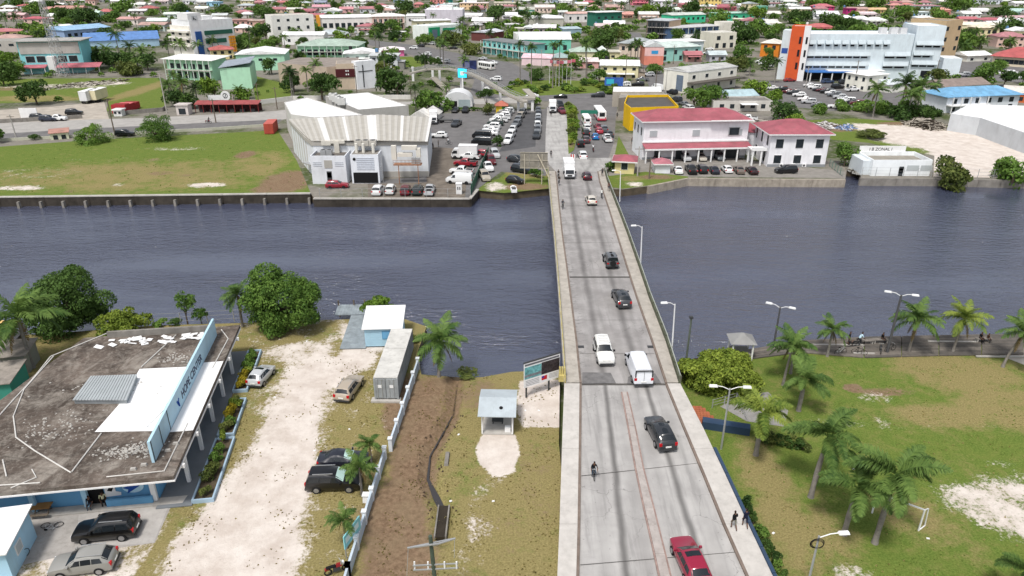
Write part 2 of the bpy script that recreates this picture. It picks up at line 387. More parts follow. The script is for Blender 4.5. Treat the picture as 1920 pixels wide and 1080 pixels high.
# far fields
FOOT.append(fld_ :=pix([(-420,290),(0,262),(330,244),(520,236),(583,363),(0,375),(-420,380)]))
fld=pix([(-420,290),(0,275),(150,264),(330,254),(520,244),(556,300),(583,363),(0,369.5),(-420,375)])
F=[blob(60,325,130,14,SAND,.3),blob(220,300,140,10,SAND,.22),blob(330,279,70,5,SAND,.4),blob(40,352,50,5,SAND,.7),blob(385,347,40,5,SAND,.75),blob(220,347,14,3,SAND,.6),blob(460,290,20,8,SOIL,.8),blob(540,340,50,22,SOIL,.95),blob(495,355,30,9,SOIL,.7),blob(300,325,30,5,SOIL,.55),blob(350,328,22,4,SOIL,.5),blob(290,300,18,4,SOIL,.45),blob(130,359,16,3,SOIL,.6),blob(250,330,250,30,STRAW,.45),blob(480,310,60,30,STRAW,.4)]
sheet('riverside_field',fld,.008,1.2,F,GROUND,label='open grass field along the far left quay')
fld2=pix([(-420,150),(300,146),(312,205),(200,208),(204,186),(0,194),(-420,205)])
F2=[blob(100,162,120,5,SAND,.55),blob(190,156,60,4,SAND,.7),blob(40,165,60,6,SOIL,.6),blob(260,170,20,20,STRAW,.6),blob(60,185,120,6,STRAW,.5)]
FOOT.append(fld2);sheet('depot_field',fld2,.008,1.5,F2,GROUND,label='grass field of the truck depot left of the red fence')
sandlot=pix([(1508,226),(1600,222),(1760,232),(1795,242),(1900,262),(2100,300),(2100,336),(1750,332),(1752,292),(1630,268),(1560,262)])
G=[zpoly([(1600,232),(1780,240),(1930,280),(2100,310),(2100,340),(1750,335),(1740,280),(1640,262)],SAND,1.2,8),blob(1660,246,40,8,SAND,.7),blob(1560,240,60,8,SOIL,.7),blob(1700,232,60,4,SOIL,.9),blob(1860,300,30,10,SAND,1.0)]
FOOT.append(sandlot);sheet('demolition_lot',sandlot,.008,1.2,G,GROUND,label='bare sandy demolition lot behind the white quay shed')
for nm,pts,lb in (('slip_ground',[(893,357),(945,362),(1035,353),(1035,318),(955,318),(935,335),(915,340)],'grassy slip of ground left of the bridge abutment'),
     ('abutment_bank',[(1135,330),(1210,322),(1290,326),(1290,333.4),(1215,348),(1168,354),(1140,350)],'grassy bank right of the bridge abutment')):
 sheet(nm,pix(pts),.006,.7,[blob(*((930,350,25,10)if 'slip' in nm else (1190,345,20,5)),SAND,.6),blob(*((985,350,50,8)if 'slip' in nm else (1230,332,40,5)),SOIL,.7),blob(*((985,325,50,12)if 'slip' in nm else (1180,335,20,5)),STRAW,.5)],GROUND,label=lb)
sheet('traffic_island_lawn',pix([(905,172),(1000,150),(1130,152),(1160,166),(1120,174),(960,182)]),.014,2,[],GROUND,label='planted lawn of the roundabout')
sheet('church_lawn',pix([(700,108),(770,106),(802,118),(790,126),(712,126)]),.012,2,[],GROUND,label='mown green lawn behind the white cross wall')
sheet('school_lawn',pix([(470,140),(545,160),(545,185),(480,190)]),.012,2,[],GROUND,label='lawn beside the mint green school')

# ---------------------------------------------------------------- roads
def road_mat(name,col,var,stain,joint=0):
 m=mat(name,col,rough=.9,var=var,scale=.35,dirt=stain,bump=.15,bscale=12);return m
ASPH=road_mat('asphalt',(.155,.15,.15),.25,.25)
ASPHD=road_mat('asphalt_dark',(.085,.085,.09),.25,.2)
CONCR=road_mat('road_concrete',(.36,.345,.325),.18,.3)
def flat(name,pts,z,m,label,kind='structure'):
 pl=pix(pts);mb=MB();n=len(pl);FOOT.append(pl)
 mb.add([(x,y,z)for x,y in pl],[tuple(range(n))]);o=mb.build(name,m)
 if o.data.polygons[0].normal.z<0:o.data.flip_normals()
 return tag(o,label,None,None,kind)
flat('quay_road',[(-420,268),(0,252),(230,238),(520,226),(700,196),(860,196),(1000,193),(1000,180),(900,186),(780,190),(600,196),(520,208),(300,220),(0,230),(-420,242)],.02,CONCR,'pale concrete road running behind the riverside field')
flat('road_lane',[(-420,278),(0,261),(150,252),(330,243),(520,234),(528,224),(330,233),(150,242),(0,251),(-420,268)],.026,ASPH,'grey asphalt lane beside the riverside field')
flat('depot_yard',[(-420,215),(0,206),(100,200),(195,190),(205,224),(0,232),(-420,240)],.015,mat('yard_sand',(.40,.36,.31),rough=.95,var=.25,scale=.4,dirt=.2),'pale sandy yard of the truck depot')
flat('dealer_yard',[(800,214),(1022,204),(1024,330),(940,322),(893,356),(880,371),(690,371),(690,340),(800,330)],.012,ASPH,'grey paved yard of the vehicle dealer beside the warehouse')
flat('dealer_lane',[(945,270),(968,214),(1006,210),(1004,275),(935,285)],.018,ASPHD,'dark asphalt lane between the parked dealer cars')
flat('dealer_dirt',[(800,275),(880,280),(872,372),(800,372),(690,371),(690,345),(800,342)],.016,mat('yard_dirt',(.17,.145,.12),rough=.95,var=.4,scale=.5,dirt=.3),'stained dirt strip beside the warehouse')
flat('boulevard',[(790,86),(860,100),(960,118),(1000,140),(1050,160),(1160,165),(1250,172),(1250,188),(1160,188),(1155,215),(1150,300),(1022,300),(1022,205),(1035,190),(930,190),(880,178),(890,150),(850,125),(760,100),(690,84),(690,74)],.010,ASPH,'wide grey junction and roads beyond the bridge')
flat('market_street',[(1180,60),(1200,62),(1240,130),(1262,200),(1300,222),(1275,222),(1225,185),(1205,130)],.016,ASPH,'street running away behind the yellow shop')
flat('hospital_car_park',[(1420,152),(1500,150),(1700,168),(1720,200),(1560,208),(1480,200),(1420,172)],.012,ASPH,'asphalt car park in front of the hospital')
flat('quay_forecourt',[(1140,300),(1150,270),(1200,262),(1400,300),(1585,322),(1585,334),(1290,331),(1210,322),(1142,330)],.014,mat('forecourt',(.24,.225,.205),rough=.9,var=.25,scale=.5,dirt=.3),'paved forecourt in front of the red roofed government building')
flat('market_lot',[(1300,200),(1420,215),(1500,225),(1560,262),(1400,250),(1270,212)],.010,mat('lot_grey',(.20,.185,.165),rough=.95,var=.4,scale=.25,dirt=.4),'grey rubble lot behind the red roofs')
flat('depot_park',[(1700,100),(1920,108),(2100,120),(2100,160),(1850,152),(1700,135)],.010,ASPH,'grey yard right of the hospital')

# ---------------------------------------------------------------- quay walls
def wall_run(name,pts,h0,h1,th,m,label,cat='wall',seg=None,cap=None):
 """wall following pixel points on the ground, from z=h0 to z=h1; panels as parts"""
 w_=[Vector((*p,0))for p in pix(pts)];root=thing(name,label,cat,w_[0]+Vector((0,0,0)))
 for a,b in zip(w_,w_[1:]):
  Ls=(b-a).length;k=max(1,round(Ls/seg))if seg else 1;d=(b-a)/k;nrm=Vector((-d.y,d.x,0)).normalized()*th/2
  for i in range(k):
   p,q=a+d*(i+.003)-w_[0],a+d*(i+.997)-w_[0]
   mb=MB().prism([(v.x,v.y)for v in (p-nrm,q-nrm,q+nrm,p+nrm)],h0,h1)
   mb.build('wall_panel',m,root)
   if cap:
    n2=nrm*1.3;MB().prism([(v.x,v.y)for v in (p-n2,q-n2,q+n2,p+n2)],h1+.002,h1+cap).build('coping',CONC,root)
 return root
QDARK=mat('quay_dark',(.05,.043,.036),rough=.95,var=.5,scale=.6,dirt=.5)
r=wall_run('quay_wall',[(-420,378.5),(0,372.5),(583,365.5)],-3,.25,.6,QDARK,'long stained concrete quay wall edging the riverside field',seg=9,cap=.18)
for i in range(22):
 t=i/21;p=P(-300+880*t,377.6-11.6*t+1.2);MB().box(p.x-r.location.x-.25,p.x-r.location.x+.25,p.y-r.location.y-.75,p.y-r.location.y,-2.2,-.3,.05,.1).build('fender_block',CONCD,r)
wall_run('quay_wall',[(588,373.2),(881,373.6),(896,356)],-3,.02,.5,QDARK,'concrete quay wall in front of the grey warehouse',seg=8,cap=.2)
wall_run('quay_wall',[(1215,350),(1290,335),(1400,336.5),(1585,337.5)],-3,.12,.6,mat('quay_tan',(.34,.30,.25),rough=.95,var=.35,scale=.7,dirt=.75),'tan quay wall below the red roofed government building',seg=7)
wall_run('quay_wall',[(1612,334.6),(1750,335.4),(1920,339.3),(2350,346)],-3,.1,.6,CONCD,'dark quay edge below the white quay shed',seg=8)

# ---------------------------------------------------------------- bridge and ramps
rows=[(1400,1030,1070,1545,1610,.05),(1080,1045,1086,1397,1447,.4),(985,1049,1088,1355,1402,.75),(891,1052,1089,1317,1359,1.1),(800,1055,1090,1279,1316,1.45),(721,1058,1090.5,1247,1275,1.7)]
rowsb=[(719,1058,1090.5,1247,1274,1.7),(640,1053,1082.5,1221,1249,1.9),(560,1047.5,1072,1193,1218,2.1),(500,1043,1064,1174,1198,2.2),(440,1038,1055.5,1155.5,1177,2.2),(390,1033,1050,1140,1158,2.0),(341,1028.5,1045,1123.5,1139,1.55),(322,1026.5,1042.5,1120,1134,1.2)]
rowsc=[(322,1026.5,1042.5,1120,1134,1.2),(309,1024.5,1030,1142,1148,.7),(296,1022.5,1026,1147,1153,.16)]
def edge(rw,k):return [P(r_[k],r_[0],r_[5])for r_ in rw]
def lerp_rows(rw,step):
 out=[]
 E=[[P(r_[k],r_[0],r_[5])for k in (1,2,3,4)] for r_ in rw]
 for i in range(len(E)-1):
  n=max(1,round((E[i+1][1]-E[i][1]).length/step))
  for j in range(n):out.append([a.lerp(b,j/n)for a,b in zip(E[i],E[i+1])])
 out.append(E[-1]);return out
def road_surface(name):
 """concrete carriageway: slab tone, transverse wear, dark drip streak along each lane (UV: x across, y metres along)"""
 m=bpy.data.materials.new(name);m.use_nodes=True
 n=m.node_tree.nodes;l=m.node_tree.links;b=n['Principled BSDF'];b.inputs['Roughness'].default_value=.85;b.inputs['Specular IOR Level'].default_value=.15
 uv=n.new('ShaderNodeUVMap');sp=n.new('ShaderNodeSeparateXYZ');l.new(uv.outputs[0],sp.inputs[0])
 geo=n.new('ShaderNodeNewGeometry')
 def noise(sc,det,vec=None,ro=.6):
  t=n.new('ShaderNodeTexNoise');t.inputs['Detail'].default_value=det;t.inputs['Roughness'].default_value=ro
  mp=n.new('ShaderNodeVectorMath');mp.operation='MULTIPLY';mp.inputs[1].default_value=sc;l.new(vec or geo.outputs['Position'],mp.inputs[0]);t.inputs['Scale'].default_value=1;l.new(mp.outputs[0],t.inputs['Vector']);return t.outputs[0]
 def M2(op,a,b_=None):
  t=n.new('ShaderNodeMath');t.operation=op
  for i,v in enumerate((a,b_)):
   if v is None:continue
   if isinstance(v,(int,float)):t.inputs[i].default_value=v
   else:l.new(v,t.inputs[i])
  return t.outputs[0]
 def mr(s,a,b_,c,d):
  t=n.new('ShaderNodeMapRange');t.interpolation_type='SMOOTHSTEP'
  for i,v in enumerate((a,b_,c,d)):t.inputs[i+1].default_value=v
  l.new(s,t.inputs[0]);return t.outputs[0]
 def mix(f,a,b_):
  t=n.new('ShaderNodeMix');t.data_type='RGBA';l.new(f,t.inputs[0])if not isinstance(f,float)else None
  for i,v in ((6,a),(7,b_)):
   if isinstance(v,tuple):t.inputs[i].default_value=(*v,1)
   else:l.new(v,t.inputs[i])
  return t.outputs[2]
 base=mix(mr(noise((.35,.35,.35),6),.3,.7,0,1),STK[name][5],STK[name][6])
 base=mix(mr(noise((1.6,.12,1),5),.45,.75,0,.55),base,(.20,.195,.19))
 uj=M2('ADD',sp.outputs[0],M2('MULTIPLY',M2('SUBTRACT',noise((.1,.25,.1),2),.5),.04))
 def streak(c,w_,amt):
  return mr(M2('ABSOLUTE',M2('SUBTRACT',uj,c)),0,w_,amt,0)
 s1=M2('MAXIMUM',streak(STK[name][0],STK[name][2],STK[name][3]),streak(STK[name][1],STK[name][2],STK[name][3]))
 base=mix(s1,base,(.055,.052,.05))
 wd=M2('MAXIMUM',streak(STK[name][0]-.13,.09,.22),streak(STK[name][0]+.13,.09,.22))
 wd=M2('MAXIMUM',wd,M2('MAXIMUM',streak(STK[name][1]-.13,.09,.22),streak(STK[name][1]+.13,.09,.22)))
 base=mix(wd,base,(.16,.155,.15))
 # worn blotches along the left gutter
 bl=M2('MULTIPLY',mr(noise((1.1,2.4,1),6,None,.7),.52,.6,0,STK[name][4]),mr(uj,.03,.2,1,0))
 base=mix(bl,base,(.17,.165,.16))
 base=mix(mr(noise((3.2,3.2,3.2),3),.68,.76,0,.5),base,(.12,.115,.11))
 vo=n.new('ShaderNodeTexVoronoi');vo.feature='DISTANCE_TO_EDGE';vo.inputs['Scale'].default_value=.33;wv_=n.new('ShaderNodeMix');wv_.data_type='VECTOR';wv_.inputs[0].default_value=.12;l.new(geo.outputs['Position'],wv_.inputs[4]);nz=n.new('ShaderNodeTexNoise');nz.inputs['Scale'].default_value=1.4;l.new(geo.outputs['Position'],nz.inputs['Vector']);vm=n.new('ShaderNodeVectorMath');vm.operation='SCALE';vm.inputs['Scale'].default_value=9;l.new(nz.outputs[1],vm.inputs[0]);va=n.new('ShaderNodeVectorMath');va.operation='ADD';l.new(geo.outputs['Position'],va.inputs[0]);l.new(vm.outputs[0],va.inputs[1]);l.new(va.outputs[0],wv_.inputs[5]);l.new(wv_.outputs[1],vo.inputs['Vector'])
 base=mix(M2('MULTIPLY',mr(vo.outputs[0],.0,.014,.5,0),mr(noise((.12,.12,.12),2),.45,.6,0,1)),base,(.10,.097,.093))
 l.new(base,b.inputs['Base Color'])
 bp=n.new('ShaderNodeBump');bp.inputs['Strength'].default_value=.2;bp.inputs['Distance'].default_value=.02;l.new(noise((6,6,6),5),bp.inputs['Height']);l.new(bp.outputs[0],b.inputs['Normal'])
 return m
STK={'ramp_concrete':(.285,.765,.047,.68,.12,(.33,.318,.31),(.43,.418,.405)),'deck_concrete':(.27,.70,.09,.52,.7,(.25,.237,.232),(.37,.355,.348)),'approach_concrete':(.3,.7,.1,.4,.1,(.32,.31,.30),(.44,.43,.415))}
def strip(name,rws,ka,kb,m,dz,parent=None,label=None):
 vs,fs,uvs=[],[],[];d=0;nx=8
 for i,rr in enumerate(rws):
  if i:d+=(rr[1]-rws[i-1][1]).length
  for j in range(nx+1):
   t=j/nx;p=rr[ka].lerp(rr[kb],t);vs.append((p.x,p.y,p.z+dz));uvs.append((t,d))
 for i in range(len(rws)-1):
  for j in range(nx):fs.append((i*(nx+1)+j,i*(nx+1)+j+1,(i+1)*(nx+1)+j+1,(i+1)*(nx+1)+j))
 me=bpy.data.meshes.new(name);me.from_pydata(vs,[],fs);me.update()
 u=me.uv_layers.new(name='UVMap')
 for lp in me.loops:u.data[lp.index].uv=uvs[lp.vertex_index]
 o=obj(name,me,m,parent)
 if label:tag(o,label,None,None,'structure')
 return o
JOINT=mat('road_joint',(.10,.095,.09),rough=.95,var=.2)
RA=lerp_rows(rows,3.0);RB=lerp_rows(rowsb,3.0);RC=lerp_rows(rowsc,3.0)
ramp=strip('ramp_road',RA,1,2,road_surface('ramp_concrete'),0,None,'concrete ramp road with dark streaks climbing to the bridge')
deck=strip('bridge_road',RB,1,2,road_surface('deck_concrete'),0,None,'worn concrete carriageway of the bridge deck')
strip('approach_road',RC,1,2,road_surface('approach_concrete'),0,None,'concrete approach beyond the bridge')
flat('left_carriageway',[(1022.5,297),(1071,297),(1064,250),(1062,215),(1052,196),(1030,192),(1026,205),(1023,250)],.07,road_surface('approach_concrete'),'pale concrete slip road left of the planted median')
# joints across the road
for (ra,rb,par)in ((rows,721,ramp),(rowsb,0,deck)):pass
def cross_joint(py,xl,xr,z,wd,par,m=JOINT):
 a,b=P(xl,py,z+.006),P(xr,py,z+.006)
 MB().quad((a.x,a.y-wd/2,a.z),(b.x,b.y-wd/2,b.z),(b.x,b.y+wd/2,b.z),(a.x,a.y+wd/2,a.z)).build('expansion_joint',m,par)
cross_joint(721.5,1091,1247,1.71,.16,deck);cross_joint(663,1086,1227,1.86,.05,deck);cross_joint(519.5,1068,1181,2.18,.5,deck);cross_joint(386,1050.5,1138,1.99,.12,deck);cross_joint(455,1058,1160,2.21,.06,deck);cross_joint(600,1078,1208,2.0,.05,deck)
for py,xl,xr,z in ((1047,1088,1382,.53),(880,1090,1312,1.15)):
 a,b=P(xl,py+12,z+.01),P(xr,py-12,z+.03);MB().bar(a,b,.05,.012).build('expansion_joint',JOINT,ramp)
for px,py in ((1069,514),(1178,514),(1089,650),(1220,650)):
 p=P(px,py,2.15 if py<600 else 1.9);MB().box(p.x-.35,p.x+.35,p.y-.25,p.y+.25,p.z-.02,p.z+.02).build('drain_grate',DARKM,deck)
tarm=mat('tar_patch',(.16,.155,.155),rough=.9,var=.3,scale=1.5)
for pts in (((1092,698),(1145,699),(1155,718),(1092,719)),((1178,706),(1228,700),(1240,718),(1176,719))):
 q=[P(x,y,1.76)for x,y in pts];mb=MB();mb.add([(v.x,v.y,1.722+(v.y-q[2].y)*.02+.01)for v in q],[(3,2,1,0)]);o=mb.build('tar_patch',tarm,deck)
 if o.data.polygons[0].normal.z<0:o.data.flip_normals()
# sidewalks: each slab a piece
SIDEW=mat('sidewalk_concrete',(.50,.475,.445),rough=.9,var=.16,scale=.8,dirt=.25)
SIDED=mat('deck_sidewalk_concrete',(.40,.37,.33),rough=.9,var=.22,scale=.8,dirt=.42)
KERB=mat('kerb_stained',(.19,.15,.125),rough=.9,var=.3,scale=1)
def sidewalk(name,rws,ko,kk,m,label,seglen,th=.16):
 root=thing(name,None,None,rws[0][ko]);root['kind']='structure';root['label']=label;o=rws[0][ko].copy();sgn=1 if ko<kk else-1
 step=max(1,round(seglen/3))
 for i in range(0,len(rws)-1,step):
  j=min(i+step,len(rws)-1)
  for a_,b_,nm,mm,hh,in1,in2 in ((ko,kk,'slab',m,th,0,.22),(kk,kk,'kerb_stone',KERB,th-.012,-.22,0)):
   mb=MB();ring=[]
   for q in range(i,j+1):
    A=rws[q][a_].copy();B=rws[q][b_].copy()
    if nm=='slab':B=B-Vector((sgn*in2,0,0))
    else:A=A-Vector((sgn*.212,0,0))
    if q==j:
     tdir=(rws[q][ko]-rws[q-1][ko]).normalized()*.03;A-=tdir;B-=tdir
    ring.append((A-o,B-o))
   n=len(ring);vs=[];fs=[]
   for A,B in ring:vs+=[(A.x,A.y,A.z-.5),(B.x,B.y,B.z-.5),(B.x,B.y,B.z+hh),(A.x,A.y,A.z+hh)]
   for q in range(n -1):
    for e in range(4):fs.append((q*4+e,q*4+(e+1)% 4,q*4+4+(e+1)% 4,q*4+4+e))
   fs+=[(3,2,1,0),tuple((n -1)*4+e for e in range(4))]
   if sgn<0:fs=[f[::-1] for f in fs]
   mb.add(vs,fs);mb.build(nm,mm,root)
 return root
sidewalk('sidewalk',RA,0,1,SIDEW,'pale left sidewalk of the ramp',9);sidewalk('sidewalk',RA,3,2,SIDEW,'pale right sidewalk of the ramp',9)
sidewalk('sidewalk',RB,0,1,SIDED,'stained left sidewalk of the bridge',9);sidewalk('sidewalk',RB,3,2,SIDED,'stained right sidewalk of the bridge',9)
# low raised median on the ramp
med=thing('median_kerb','low worn pinkish concrete median dividing the ramp lanes',None,P(1170,735,1.65));med['kind']='structure'
mpx=[(736,1164,1177,1.64),(800,1176,1192,1.45),(880,1190,1208,1.14),(960,1207,1229,.84),(1040,1225,1249,.56),(1110,1240,1266,.36)]
MEDM=mat('median_worn',(.38,.345,.325),rough=.9,var=.2,scale=1.2,dirt=.4);REDK=mat('median_red_edge',(.30,.215,.19),rough=.9,var=.35,scale=1.5)
for a,b in zip(mpx,mpx[1:]):
 for nm,m_,e0,e1,zz in (('median_slab',MEDM,.12,.12,.13),('median_edge',REDK,0,1,.10)):
  q=[P(a[1],a[0],a[3]),P(a[2],a[0],a[3]),P(b[2],b[0],b[3]),P(b[1],b[0],b[3])]
  q=[v-med.location for v in q]
  if nm=='median_slab':
   q[0].x+=.14;q[1].x-=.14;q[2].x-=.14;q[3].x+=.14;q[0].y-=.02;q[1].y-=.02
   pl=[(v.x,v.y)for v in (q[3],q[2],q[1],q[0])];zs=[v.z for v in (q[3],q[2],q[1],q[0])]
   MB().prism(pl,[z-.2 for z in zs],[z+zz for z in zs]).build(nm,m_,med)
  else:
   for s0,s1,sg in ((0,3,1),(1,2,-1)):
    A,B=q[s0],q[s1];pl=[(B.x,B.y),(B.x+.13*sg,B.y),(A.x+.13*sg,A.y-.02),(A.x,A.y-.02)]
    if sg<0:pl=pl[::-1]
    zs=[B.z,B.z,A.z,A.z] if sg>0 else [A.z,A.z,B.z,B.z]
    MB().prism(pl,[z-.2 for z in zs],[z+zz for z in zs]).build(nm,m_,med)
# deck girders, piers, abutments
br=thing('bridge_structure','concrete beams and piers carrying the road over the river','bridge',P(1160,520,WZ))
o=br.location
def fill_between(rws,ka,kb,z0,z1,m,nm,ya=0,yb=None):
 rr=rws;vs=[];fs=[];n=len(rr)
 for q in rr:
  A,B=q[ka]-o,q[kb]-o;vs+=[(A.x+.15,A.y,A.z+z0),(B.x-.15,B.y,B.z+z0),(B.x-.15,B.y,B.z+z1),(A.x+.15,A.y,A.z+z1)]
 for q in range(n -1):
  for e in range(4):fs.append((q*4+e,q*4+(e+1)% 4,q*4+4+(e+1)% 4,q*4+4+e))
 fs+=[(3,2,1,0),tuple((n -1)*4+e for e in range(4))]
 return MB().add(vs,fs).build(nm,m,br)
fill_between(RB,0,3,-1.15,-.05,CONCD,'deck_beams')
for t in (.02,.26,.5,.74,.98):
 q=RB[int(t*(len(RB)-1))];A,B=q[0]-o,q[3]-o
 MB().box(A.x+.3,B.x-.3,A.y-.5,A.y+.5,-.9,A.z-1.2).build('pier',CONCD,br)
# ramp and approach embankment
for nm,rws,lb in (('ramp_embankment',RA,'concrete embankment under the near ramp'),('approach_embankment',RC,'embankment under the far approach')):
 vs=[];fs=[];n=len(rws)
 for q in rws:vs+=[(q[0].x+.1,q[0].y,-1.0),(q[3].x-.1,q[3].y,-1.0),(q[3].x-.1,q[3].y,q[3].z-.03),(q[0].x+.1,q[0].y,q[0].z-.03)]
 for q in range(n -1):
  for e in range(4):fs.append((q*4+e,q*4+(e+1)% 4,q*4+4+(e+1)% 4,q*4+4+e))
 fs+=[(3,2,1,0),tuple((n -1)*4+e for e in range(4))]
 tag(MB().add(vs,fs).build(nm,CONCD),lb,None,None,'structure')
# right parapet: panels, posts, rail
PARA=mat('parapet_green_stain',(.115,.125,.085),rough=.9,var=.35,scale=1.2,dirt=.5);RAILM=mat('rail_grey_green',(.36,.38,.34),rough=.6,var=.2)
par=thing('bridge_parapet','green stained parapet with steel rail on the right side of the bridge','parapet',RB[0][3].copy());o2=par.location
for i in range(len(RB)-1):
 A,B=RB[i][3]-o2,RB[i+1][3]-o2;d=(B-A);A2=A+d*.02;B2=A+d*.98
 MB().prism([(A2.x-.12,A2.y),(A2.x+.1,A2.y),(B2.x+.1,B2.y),(B2.x-.12,B2.y)],[A2.z-.7,A2.z-.7,B2.z-.7,B2.z-.7],[A2.z+.72,A2.z+.72,B2.z+.72,B2.z+.72]).build('parapet_panel',PARA,par)
 MB().box(A.x-.13,A.x+.13,A.y-.1,A.y+.1,A.z,A.z+.98).build('post',PARA,par)
MB().tube([q[3]-o2+Vector((0,0,1.02))for q in RB],.06,6).build('rail',RAILM,par)
# left kerb edge with yellow hand rail
YEL=mat('faded_yellow_paint',(.50,.42,.16),rough=.7,var=.25,scale=2,dirt=.3)
lr=thing('bridge_handrail','thin faded yellow handrail on the left side of the bridge','railing',RB[0][0].copy());o3=lr.location
for i,q in enumerate(RB):
 A=q[0]-o3
 MB().box(A.x+.02,A.x+.14,A.y-.06,A.y+.06,A.z+.1,A.z+1.0).build('post',YEL if i<8 else RAILM,lr)
for h in (.55,1.0):MB().tube([q[0]-o3+Vector((.08,0,h))for q in RB],.045,5).build('rail',YEL if h>.9 else RAILM,lr)
eb=thing('rail_end_block','faded yellow concrete end block of the bridge handrail','post',P(1054,708,1.75))
MB().box(-.38,.38,-.35,.35,-.3,.42,.04,.04).build('base',YEL,eb)
for dx in (-.24,0,.24):MB().box(dx-.1,dx+.1,-.12,.4,.422,1.15,.02,.05).build('post',YEL,eb)
# ================================================================ VEHICLES
def ringpts(st,zb=.27):
 x,belt,top,hw,wt=st;c=.03 if top<1.2 else .05;mid=min(.68,belt-.06)
 z4=top-(.03 if top-belt<.2 else .10)
 L_=[(hw*.9,zb),(hw*.985,min(.42,belt-.15)),(hw,mid),(hw*.985,belt),(wt,max(z4,belt+.005)),(wt*.86,top)]
 return [(x,y,z)for y,z in L_]+[(x,0,top+c)]+[(x,-y,z)for y,z in reversed(L_)]
def surf(sts,i,j,zb=.27):
 i=min(max(i,0),len(sts)-1.0001);j=min(max(j,0),11.9999);a=int(i);b=int(j)
 p,q=ringpts(sts[a],zb),ringpts(sts[a+1],zb)
 u,v=i-a,j-b
 return (Vector(p[b])*(1-u)+Vector(q[b])*u)*(1-v)+(Vector(p[b+1])*(1-u)+Vector(q[b+1])*u)*v
def panel(mb,sts,i0,i1,j0,j1,off,ni=2,nj=2,zb=.27):
 i0b,i1b=(i0,i0)if not hasattr(i0,'__len__')else i0,0
 g=[];i0a,i0c=i0b
 for a in range(ni+1):
  for b in range(nj+1):
   tj=b/nj;j=j0+(j1-j0)*tj;s=i0a+(i0c-i0a)*tj;e=i1 if not hasattr(i1,'__len__')else i1[0]+(i1[1]-i1[0])*tj
   i=s+(e-s)*a/ni;p=surf(sts,i,j,zb)
   nn=(surf(sts,i+.02,j,zb)-surf(sts,i-.02,j,zb)).cross(surf(sts,i,j+.02,zb)-surf(sts,i,j-.02,zb))
   if nn.length<1e-9:nn=Vector((0,0,1))
   nn.normalize()
   if nn.dot(p-Vector((p.x,0,.6)))<0:nn=-nn
   g.append(p+nn*off)
 fs=[(a*(nj+1)+b,(a+1)*(nj+1)+b,(a+1)*(nj+1)+b+1,a*(nj+1)+b+1)for a in range(ni)for b in range(nj)]
 mb.add(g,fs);return mb
